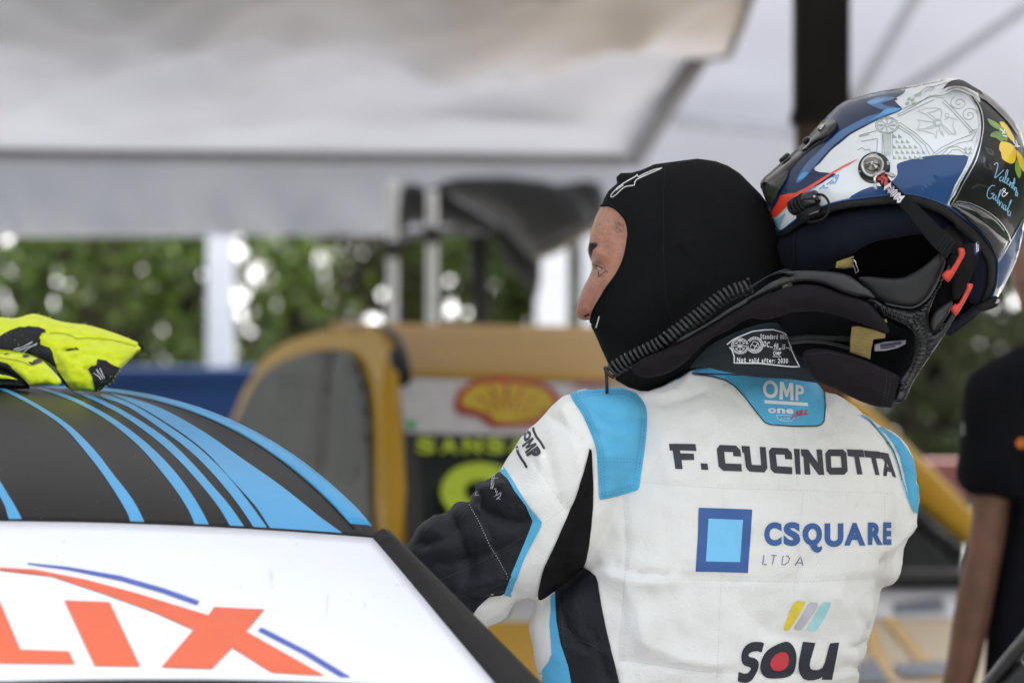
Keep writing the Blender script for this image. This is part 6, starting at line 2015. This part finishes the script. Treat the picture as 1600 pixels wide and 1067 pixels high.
pillow('visor_latch', smooth(zA([(318, 500), (345, 460), (380, 425), (420, 398), (450, 372), (512, 352), (520, 378), (480, 430), (440, 455), (400, 470), (360, 505), (330, 520)]), 2), lambda x, y: HC - HT * HFld.z(x, y) - 0.008, 0.006, M_hblack, hm, 3)
strokes('latch_edge', [zA([(325, 512), (340, 480), (370, 452), (385, 455), (375, 480), (345, 508), (325, 512)])], 0.9, Target([o for o in hm.children if o.name.startswith('visor_latch')] + [vis]), 0.001, M_steel, hm, step=2)

# rim trim: a rubber bead that follows the opening
rp2 = smooth(rim, 3, False)
inner = []
for i, (x, y) in enumerate(rp2):
    a = rp2[max(i - 1, 0)]; b = rp2[min(i + 1, len(rp2) - 1)]
    t = np.array(b) - np.array(a); t = t / np.linalg.norm(t)
    nrm = np.array([-t[1], t[0]])
    wd = 7.0 + 9.0 * math.sin(math.pi * min(1, i / len(rp2) * 1.05)) ** 0.7 + (4 if x > 1500 else 0)
    inner.append((x + nrm[0] * wd, y + nrm[1] * wd))
trim = rp2 + inner[::-1]
pillow('rim_trim', trim, lambda x, y: HC - HT * HFld.z(np.asarray(x, float), np.asarray(y, float)) + 0.002, 0.0075, M_rub2, hm, 2.6, power=0.45)
tube('rim_bead', [Vector(p) for p in (hmap(np.array([q[0] for q in rp2]), np.array([q[1] for q in rp2]))[0] + hnorm(np.array([q[0] for q in rp2]), np.array([q[1] for q in rp2])) * 0.001)], 0.0012, M_hnavy2, hm, 6)

# inside: concave liner and pads
opening = rim + [sil[(i1 + k) % len(sil)] for k in range((i0 - i1) % len(sil) + 1)]
OF = Field(opening, 3.5, 0.5)
Vi, Fi = cells([opening], 6.0)
zi = OF.z(Vi[:, 0], Vi[:, 1])
obj('liner', PA(Vi[:, 0], Vi[:, 1], HC - HT * HFld.z(Vi[:, 0], Vi[:, 1]) * (1 - zi) + 0.004 + 0.085 * zi), Fi, M_liner, hm)
pd = lambda off: (lambda x, y: HC - HT * HFld.z(x, y) * 0.93 + off)
pillow('cheek_pad', smooth([(1218, 372), (1238, 360), (1262, 347), (1298, 334), (1340, 324), (1382, 319), (1424, 319), (1455, 327), (1476, 340), (1490, 356), (1500, 372), (1470, 372), (1440, 366), (1400, 372), (1370, 377), (1345, 388), (1318, 408), (1290, 424), (1256, 430), (1222, 432), (1212, 405)], 2), pd(0.012), 0.020, M_padnavy, hm, 4)
pillow('nape_pad', smooth([(1500, 350), (1522, 362), (1540, 386), (1551, 412), (1550, 440), (1540, 465), (1526, 478), (1510, 462), (1516, 430), (1512, 400), (1500, 375)], 2), pd(0.010), 0.014, M_padnavy, hm, 4)
pillow('nape_pad', smooth([(1478, 520), (1492, 500), (1510, 486), (1530, 470), (1540, 474), (1528, 492), (1508, 508), (1486, 524)], 2), pd(0.010), 0.010, M_padnavy, hm, 4)
pillow('crown_lining', smooth([(1440, 350), (1475, 345), (1500, 352), (1515, 372), (1522, 400), (1510, 420), (1490, 400), (1470, 378)], 2), pd(0.016), 0.014, M_rub2, hm, 4)
pillow('rear_tab', smooth([(1522, 475), (1540, 466), (1556, 462), (1563, 470), (1556, 480), (1538, 486), (1526, 484)], 2), const(4.99), 0.006, M_rub2, hm, 3)
lathe('rivet', [(0.0035, 0), (0.0035, 0.002), (0.001, 0.003)], P(1558, 471, 4.982), (0, -1, 0.1), M_steel, hm, 12)
strokes('pad_piping', [[(1242, 358), (1243, 420)]], 2.0, Target([o for o in hm.children if o.name.startswith('cheek_pad')]), 0.001, M_rub2, hm, step=4)
# chin strap ends (kevlar yellow) and its D ring
M_kev = mat('kevlar_webbing', (0.34, 0.25, 0.085), 0.8, var=0.12, vscale=80, bump=0.6, bscale=900)
pillow('chin_strap', [(1305, 419), (1307, 409), (1322, 404), (1334, 400), (1334, 418), (1318, 420)], const(4.925), 0.002, M_kev, hm, 3)
tube('strap_ring', [P(1331, 404, 4.92), P(1336, 408, 4.918), (P(1341, 424, 4.917)), P(1338, 427, 4.918), P(1333, 410, 4.92)], 0.0012, M_steel, hm, 8)
# radio lead and plug at the chin
pl_ = thing('radio_plug', 'black radio plug with a short looped lead at the chin of the helmet', 'plug', tuple(P(1262, 318, 4.93)))
hz_ = lambda x, y: HC - HT * float(HFld.z(np.array([x]), np.array([y]))[0])
def body_tube(name, pts, r, off, m, par_, n=14):
    return tube(name, [P(x, y, hz_(x, y) - off) for x, y in pts], r, m, par_, n)
body_tube('plug_body', zC([(360, 600), (440, 560), (520, 520), (600, 490)]), [0.006, 0.0085, 0.0095, 0.0085], 0.012, M_hblack, pl_)
for k in range(4):
    a = zC([(372 + k * 34, 594 - k * 17), (384 + k * 34, 588 - k * 17)])
    body_tube('grip_ring', a, [0.0098 + 0.0004 * k] * 2, 0.012, M_rub2, pl_)
body_tube('plug_cap', zC([(590, 495), (612, 480)]), [0.0075, 0.0075], 0.014, M_hblack, pl_)
lathe('pin', [(0.002, 0), (0.002, 0.003), (0.0008, 0.004)], P(*zC([(578, 490)])[0], hz_(1272, 308) - 0.0225), (0, -1, 0.2), M_steel, pl_, 12)
body_tube('lead', smooth(zC([(605, 465), (660, 470), (705, 510), (725, 570), (718, 630), (690, 680), (640, 715), (580, 730), (520, 735)]), 4, False), 0.0016, 0.014, M_rub2, pl_, 8)
body_tube('bracket', zC([(440, 700), (500, 660), (560, 630), (630, 600)]), [0.006, 0.008, 0.008, 0.005], 0.008, M_rub2, pl_)
body_tube('bracket_edge', zC([(470, 690), (540, 655), (620, 628)]), 0.0008, 0.016, M_grey_metal, pl_, 6)

# tether: anchor disc on the shell and black strap with tags
at_ = HFld
ax_n = Vector(hnorm(np.array([1366.]), np.array([263.]))[0])
ac = Vector(hmap(np.array([1366.]), np.array([263.]))[0][0])
ax_n = (ax_n + Vector((0, -0.5, 0))).normalized()
anchor = lathe('anchor_disc', [(0.0185, -0.004), (0.0185, 0.0015), (0.0178, 0.0025), (0.0125, 0.0028)], ac, ax_n, M_hblack, hm, 40)
lathe('anchor_ring', [(0.0135, 0.001), (0.0135, 0.0040), (0.0125, 0.0048), (0.0105, 0.0042), (0.0100, 0.0036)], ac - Vector((0.0016, 0, -0.002)), ax_n, M_steel, anchor, 36)
lathe('anchor_button', [(0.0078, 0.003), (0.0072, 0.0058), (0.0048, 0.0062), (0.0044, 0.0078), (0.0030, 0.0082), (0.0026, 0.0100), (0.0010, 0.0108)], ac - Vector((0.0022, 0, -0.0035)), ax_n, M_steel, anchor, 30)
AT_ = Target([anchor])
strokes('disc_print', [zD(l) for l in ([(100, 66), (112, 62), (125, 60), (150, 62), (165, 64)], [(22, 195), (20, 210)], [(245, 120), (250, 150)], [(252, 118), (258, 150)])], 1.0, AT_, 0.0006, M_thread, anchor, step=2)
te = thing('tether_strap', 'black webbing strap with red and white tag clipped to the helmet side', 'strap', tuple(P(1440, 350, 4.86)))
td = lambda x, y: 4.880 - (np.asarray(y, float) - 260) / 140 * 0.022
fork = pillow('clip_fork', zD([(128, 225), (150, 205), (165, 212), (185, 196), (212, 190), (228, 205), (262, 212), (292, 218), (318, 238), (312, 252), (290, 258), (268, 248), (238, 228), (212, 215), (160, 252), (150, 280), (165, 335), (172, 352), (150, 360), (132, 342), (126, 318), (145, 300), (130, 262)]), lambda x, y: td(x, y) - 0.004, 0.0035, M_steel, te, 2.5, power=0.3)
strap = pillow('webbing', zD([(150, 262), (215, 205), (285, 290), (400, 400), (500, 480), (620, 600), (740, 715), (832, 800), (800, 850), (735, 935), (700, 905), (600, 800), (480, 650), (380, 520), (335, 480), (240, 380)]), td, 0.0022, M_web, te, 3, power=0.2)
TT = Target([strap])
decal('red_tag', [zD([(142, 252), (215, 203), (286, 290), (205, 346)])], TT, 0.0012, M_tagred, te, 5)
decal('white_tag', [zD([(205, 346), (286, 290), (345, 340), (402, 402), (370, 440), (340, 488), (300, 462), (245, 400)])], TT, 0.0012, M_tagwhite, te, 5)
TG = Target(list(te.children))
strokes('tag_emblem', [zD([(192, 258), (225, 278), (205, 318), (196, 300)]), zD([(240, 290), (260, 275)])], 1.8, TG, 0.0006, M_tagink, te, step=2)
text('tag_lettering', [('F', zD([(232, 352), (250, 338), (268, 362), (250, 376)])), ('I', zD([(254, 336), (262, 330), (280, 354), (272, 360)])), ('A', zD([(268, 326), (292, 308), (308, 336), (284, 352)]))], TG, 0.0006, M_tagink, te, bold=0.04, pitch=0)
strokes('tag_lettering', [zD(l) for l in ([(252, 385), (300, 345)], [(262, 398), (312, 358)], [(272, 412), (325, 368)], [(282, 424), (350, 368)], [(300, 438), (345, 400)], [(315, 320), (370, 375)], [(325, 330), (380, 388)], [(335, 425), (358, 435), (340, 448)])], 0.9, TG, 0.0006, M_tagink, te, step=2)
for k in range(7):
    a = 640 + k * 22
    strokes('rib', [zD([(a + 12 * 1.0, 770 + k * 22 + 75), (a + 100, 770 + k * 22 - 50)])], 1.3, TT, 0.0008, M_rub2, te, step=4)

# ================================================================== HEAD AND NECK RESTRAINT
M_plas = mat('restraint_plastic', (0.015, 0.0145, 0.015), 0.45, spec=0.3, var=0.12, vscale=40, bump=0.25, bscale=900)
M_plas2 = mat('restraint_grey', (0.032, 0.031, 0.032), 0.42, spec=0.35, var=0.12, vscale=40)
M_carbon = mat('restraint_leather', (0.007, 0.007, 0.0075), 0.30, var=0.3, vscale=60, bump=0.2, bscale=300)
M_fabric = mat('restraint_padding', (0.0095, 0.0068, 0.0088), 0.85, spec=0.2, var=0.15, vscale=30, bump=0.4, bscale=800)
zH = lambda p: Z(3.557, 1160, 350, p)
z7 = lambda p: Z(4.706, 900, 420, p)
zK = lambda p: Z(4.104, 1300, 380, p)
hn = thing('neck_restraint', 'black padded neck restraint collar resting on the shoulders below the helmet', 'neck restraint', tuple(P(1250, 560, 4.9)))
rd = lambda o: (lambda x, y: 4.905 - np.clip((np.asarray(x, float) - 1150) / 250, -0.6, 1) * 0.045 + o)
pillow('inner_shell', smooth(zH([(150, 480), (300, 440), (500, 420), (700, 480), (850, 560), (960, 620), (965, 700), (905, 850), (860, 890), (700, 820), (560, 760), (430, 740), (330, 740), (280, 700), (240, 600)]), 2), rd(0.055), 0.010, M_liner, hn, 5)
wing = pillow('collar_shell', smooth(zH([(640, 300), (700, 292), (800, 300), (860, 300), (920, 285), (1000, 240), (1050, 200), (1088, 166), (1110, 180), (1132, 207), (1105, 280), (1060, 370), (1030, 412), (1000, 440), (965, 460), (925, 466), (860, 455), (800, 440), (740, 405), (690, 350)]), 2), rd(0.008), 0.010, M_plas, hn, 3)
pillow('shell_edge', smooth(zH([(1132, 205), (1112, 275), (1068, 368), (1036, 414), (1003, 444), (965, 466), (925, 472), (860, 462), (800, 447), (800, 439), (860, 452), (925, 461), (962, 454), (996, 434), (1024, 406), (1054, 364), (1098, 276), (1122, 210)]), 2), rd(-0.001), 0.0022, M_plas2, hn, 2)
band = smooth(zH([(690, 425), (740, 410), (800, 447), (860, 462), (925, 472), (970, 466), (1010, 444), (1045, 405), (1090, 330), (1140, 230), (1160, 262), (1105, 330), (1060, 430), (1035, 500), (1040, 560), (1062, 612), (1120, 560), (1160, 500), (1172, 470), (1195, 490), (1150, 575), (1080, 680), (1020, 770), (960, 860), (925, 930), (898, 988), (850, 996), (834, 985), (845, 930), (862, 870), (880, 850), (930, 780), (955, 700), (960, 640), (945, 600), (900, 560), (830, 530), (760, 490), (715, 455)]), 2)
carb = pillow('carbon_shell', band, rd(0.012), 0.012, M_carbon, hn, 3)
# woven edge: short raised cords across the band
KT = Target([carb])
crd = []
def cord_row(line, ang, ln, step_):
    pts = smooth(line, 6, False); acc = 0
    for a, b in zip(pts[:-1], pts[1:]):
        acc += math.hypot(b[0] - a[0], b[1] - a[1])
        if acc > step_:
            acc = 0
            t = math.atan2(b[1] - a[1], b[0] - a[0]) + ang
            p0 = (a[0] - math.cos(t) * ln / 2, a[1] - math.sin(t) * ln / 2); p1 = (a[0] + math.cos(t) * ln / 2, a[1] + math.sin(t) * ln / 2)
            hs_ = [KT.hit(p0[0] + (p1[0] - p0[0]) * q, p0[1] + (p1[1] - p0[1]) * q) for q in (0, 0.33, 0.66, 1)]
            if all(hs_):
                crd.append(tube_data([h[0] + h[1] * (0.0000 + 0.0018 * (i in (1, 2))) for i, h in enumerate(hs_)], 0.0013, 6))
cord_row(zK([(240, 385), (340, 430), (430, 470), (500, 490), (560, 460), (620, 380)]), 0.9, 10, 6.5)
cord_row(zK([(330, 440), (420, 500), (480, 530), (540, 520), (590, 460)]), 0.9, 9, 6.5)
cord_row(zK([(560, 530), (585, 600), (590, 680), (570, 740), (540, 800), (500, 880), (450, 970)]), 1.25, 14, 6.2)
cord_row(zK([(600, 560), (625, 640), (610, 720), (575, 790), (540, 850)]), 1.1, 9, 6.2)
cord_row(zK([(470, 830), (450, 900), (420, 980)]), 1.5, 15, 6.2)
cord_row(zK([(700, 560), (740, 490), (765, 440)]), 0.2, 7, 4.5)
cord_row(zK([(640, 350), (680, 290), (700, 240)]), 0.3, 7, 4.5)
for v_, f_ in crd:
    obj('cord', v_, f_, M_carbon, hn)
hn2 = pillow('rear_strut', smooth(zK([(640, 575), (625, 520), (650, 455), (690, 415), (770, 368), (765, 420), (725, 490), (690, 540), (655, 580)]), 2), rd(0.016), 0.006, M_plas2, hn, 3)
pillow('slot_back', smooth(zK([(620, 470), (640, 400), (700, 270), (740, 210), (790, 240), (800, 330), (760, 380), (690, 420), (650, 470)]), 2), rd(0.030), 0.004, M_liner, hn, 4)
pillow('strap_end', smooth(zK([(730, 120), (800, 50), (850, 10), (900, 0), (925, 60), (905, 160), (880, 250), (840, 320), (790, 370), (765, 300), (770, 230), (740, 190)]), 2), rd(0.020), 0.006, M_web, hn, 3)
pillow('strap_tab', smooth(zK([(905, 5), (942, -5), (950, 60), (925, 140), (890, 230), (862, 250), (880, 170), (900, 90)]), 2), rd(0.022), 0.004, M_padnavy, hn, 3)
decal('label', [zK([(912, -2), (935, -5), (948, 30), (935, 62), (912, 78), (905, 40)])], Target([o for o in hn.children if o.name.startswith(('strap_tab', 'strap_end'))]), 0.001, M_tagink, hn, 3)
strokes('label_print', [zK([(925, 5), (928, 55)]), zK([(932, 12), (934, 50)]), zK([(918, 60), (932, 50)])], 0.9, Target([o for o in hn.children if o.name.startswith(('strap_tab', 'strap_end'))]), 0.0016, M_tagwhite, hn, step=2)
for pts in ([(806, 35), (840, 30), (853, 55), (845, 90), (760, 238), (735, 245), (706, 215), (714, 190), (738, 170), (762, 165), (812, 80)], [(866, 258), (900, 262), (898, 290), (810, 452), (785, 458), (762, 430), (768, 405), (792, 388), (812, 385), (862, 290)]):
    pillow('clip', smooth(zK(pts), 2), rd(-0.004), 0.0065, M_clip, hn, 2)
for ln in ([(832, 62), (765, 180)], [(884, 288), (818, 398)]):
    strokes('clip_slot', [zK(ln)], 1.6, Target([o for o in hn.children if o.name.startswith('clip')]), 0.0004, M_tagred, hn, step=4)
# grey lip of the upper leg
lip = z7([(735, 540), (760, 512), (830, 470), (900, 438), (1000, 378), (1100, 308), (1200, 248), (1300, 190), (1380, 135), (1450, 92), (1520, 68), (1600, 48)]) + zH([(200, 268), (280, 262), (350, 258), (440, 262), (520, 268), (600, 290), (660, 335), (705, 370), (735, 405), (725, 412), (690, 404), (640, 402), (580, 390), (500, 352), (420, 325), (340, 318), (260, 330), (200, 350), (120, 385), (40, 420)]) + z7([(1250, 262), (1150, 312), (1050, 372), (950, 428), (850, 492), (790, 528)])
pillow('shell_lip', smooth(lip, 2), rd(-0.004), 0.008, M_plas2, hn, 3)
lip2 = zH([(60, 350), (130, 300), (200, 278), (280, 262), (240, 250), (180, 268), (100, 310), (40, 350)])
pillow('shell_lip', smooth(lip2, 2), rd(0.006), 0.006, M_plas, hn, 3)
pad1 = z7([(412, 745), (416, 715), (440, 690), (500, 652), (580, 620), (650, 592), (760, 548), (850, 502), (950, 448), (1050, 390), (1150, 326), (1250, 268), (1350, 212), (1450, 158), (1530, 120)]) + zH([(160, 385), (240, 352), (330, 335), (420, 342), (500, 368), (570, 395), (635, 412), (690, 432), (740, 478), (780, 525), (805, 560), (818, 590), (798, 610), (770, 600), (700, 568), (640, 548), (560, 520), (480, 498), (420, 488), (350, 488), (280, 492), (210, 515)]) + z7([(1380, 375), (1300, 362), (1220, 390), (1150, 438), (1060, 480), (1000, 512), (940, 560), (880, 612), (800, 690), (740, 730), (680, 765), (600, 790), (520, 802), (450, 785)])


def paddisp(x, y):
    return np.array([0.0022 * noise.noise(Vector((a * 0.03 + b * 0.04, b * 0.05 - a * 0.02, 4))) + 0.0012 * noise.noise(Vector((a * 0.09, b * 0.12, 2))) for a, b in zip(x, y)])


upad = pillow('shoulder_padding', smooth(pad1, 2), rd(-0.004), 0.020, M_fabric, hn, 3.5, disp=paddisp)
pad2 = zH([(345, 770), (335, 725), (360, 700), (430, 690), (520, 706), (600, 730), (680, 756), (760, 790), (830, 822), (872, 846), (868, 880), (850, 940), (832, 1012), (800, 1018), (740, 1012), (670, 990), (600, 960), (520, 918), (440, 884), (390, 850)])
lpad = pillow('shoulder_padding', smooth(pad2, 2), rd(-0.006), 0.018, M_fabric, hn, 3.5, disp=paddisp)
UT = Target([upad, lpad])
strokes('stitching', dashes(zH([(640, 418), (655, 440), (700, 470), (745, 510), (790, 562), (806, 588)]), 2.4, 1.8) + dashes(zH([(672, 425), (690, 448), (740, 480), (790, 530), (815, 575)]), 2.4, 1.8) + dashes(zH([(800, 838), (802, 880), (790, 940), (778, 1008)]), 2.4, 1.8) + dashes(zH([(820, 845), (822, 885), (810, 940), (800, 1008)]), 2.4, 1.8) + dashes(zH([(360, 725), (480, 715), (600, 745), (720, 790), (850, 850)]), 2.4, 1.8), 0.8, UT, 0.0006, mat('thread_purple', (0.045, 0.038, 0.048), 0.8), hn)
tube('inner_rod', [P(x, y, 4.918) for x, y in zH([(265, 660), (360, 650), (450, 655), (530, 672), (600, 692)])], 0.0022, M_plas2, hn, 8)
tube('inner_rod', [P(x, y, 4.918) for x, y in zH([(255, 640), (360, 630), (480, 636), (600, 640)])], 0.0035, M_plas, hn, 8)
k1 = pillow('kevlar_tag', zH([(608, 570), (640, 566), (732, 588), (796, 612), (792, 634), (728, 642), (716, 700), (710, 752), (655, 732), (596, 712), (600, 640)]), const(4.888), 0.0018, M_kev, hn, 2.5, power=0.2)
kt = Target([k1])
for k in range(6):
    strokes('weave', [zH([(602 + k * 0, 610 + k * 20), (720, 628 + k * 20)])], 0.7, kt, 0.0004, mat('kevlar_dark', (0.24, 0.17, 0.05), 0.8) if k == 0 else bpy.data.materials['kevlar_dark'], hn, step=4)
pillow('kevlar_tag', zH([(785, 535), (800, 525), (806, 545), (795, 552)]), const(4.868), 0.0015, M_kev, hn, 2)
lb = pillow('label', zH([(732, 670), (790, 655), (910, 645), (906, 668), (860, 690), (790, 705), (735, 708)]), const(4.893), 0.001, mat('label_grey', (0.30, 0.29, 0.31), 0.6), hn, 3, power=0.15)
strokes('label_print', [zH([(765, 682), (860, 668), (885, 662)]), zH([(768, 692), (850, 680)]), zH([(765, 674), (880, 656)])], 2.0, Target([lb]), 0.0005, M_tagink, hn, step=3)

# coiled cable across the hood
cc = thing('coiled_cable', 'black coiled cable running across the lower balaclava to the shoulder', 'cable', tuple(P(1060, 515, 4.9)))
axis = smooth(z7([(240, 765), (330, 705), (420, 652), (520, 602), (610, 556), (690, 500), (765, 446), (850, 382), (930, 322), (1010, 258), (1080, 205), (1160, 165), (1230, 145), (1285, 120)]), 8, False)
A3 = [P(x, y, float(4.950 - 0.028 * min(1, (x - 950) / 90) - 0.010 * max(0, (x - 1040) / 130))) for x, y in axis]
turns = 33
cum = [0]
for a, b in zip(A3[:-1], A3[1:]):
    cum.append(cum[-1] + (b - a).length)
pts = []
for k in range(turns * 14 + 1):
    s_ = cum[-1] * k / (turns * 14)
    i = min(max(np.searchsorted(cum, s_) - 1, 0), len(A3) - 2)
    q = A3[i].lerp(A3[i + 1], (s_ - cum[i]) / max(cum[i + 1] - cum[i], 1e-9))
    t = (A3[min(i + 2, len(A3) - 1)] - A3[max(i - 1, 0)]).normalized()
    e1 = t.cross(Vector((0, 1, 0))).normalized(); e2 = t.cross(e1)
    an = 2 * math.pi * k / 14
    pts.append(q + (e1 * math.cos(an) + e2 * math.sin(an)) * 0.0072)
M_cable = mat('cable_rubber', (0.012, 0.012, 0.013), 0.38, var=0.1)
tube('coil', pts, 0.0023, M_cable, cc, 8)
e0 = pts[0]
tube('tail', [P(*z7([(250, 740)])[0], 4.945), P(*z7([(232, 730)])[0], 4.945), P(*z7([(218, 735)])[0], 4.947), P(*z7([(225, 790)])[0], 4.95), P(*z7([(228, 880)])[0], 4.955), P(947, 640, 4.99)], 0.0021, M_cable, cc, 8)
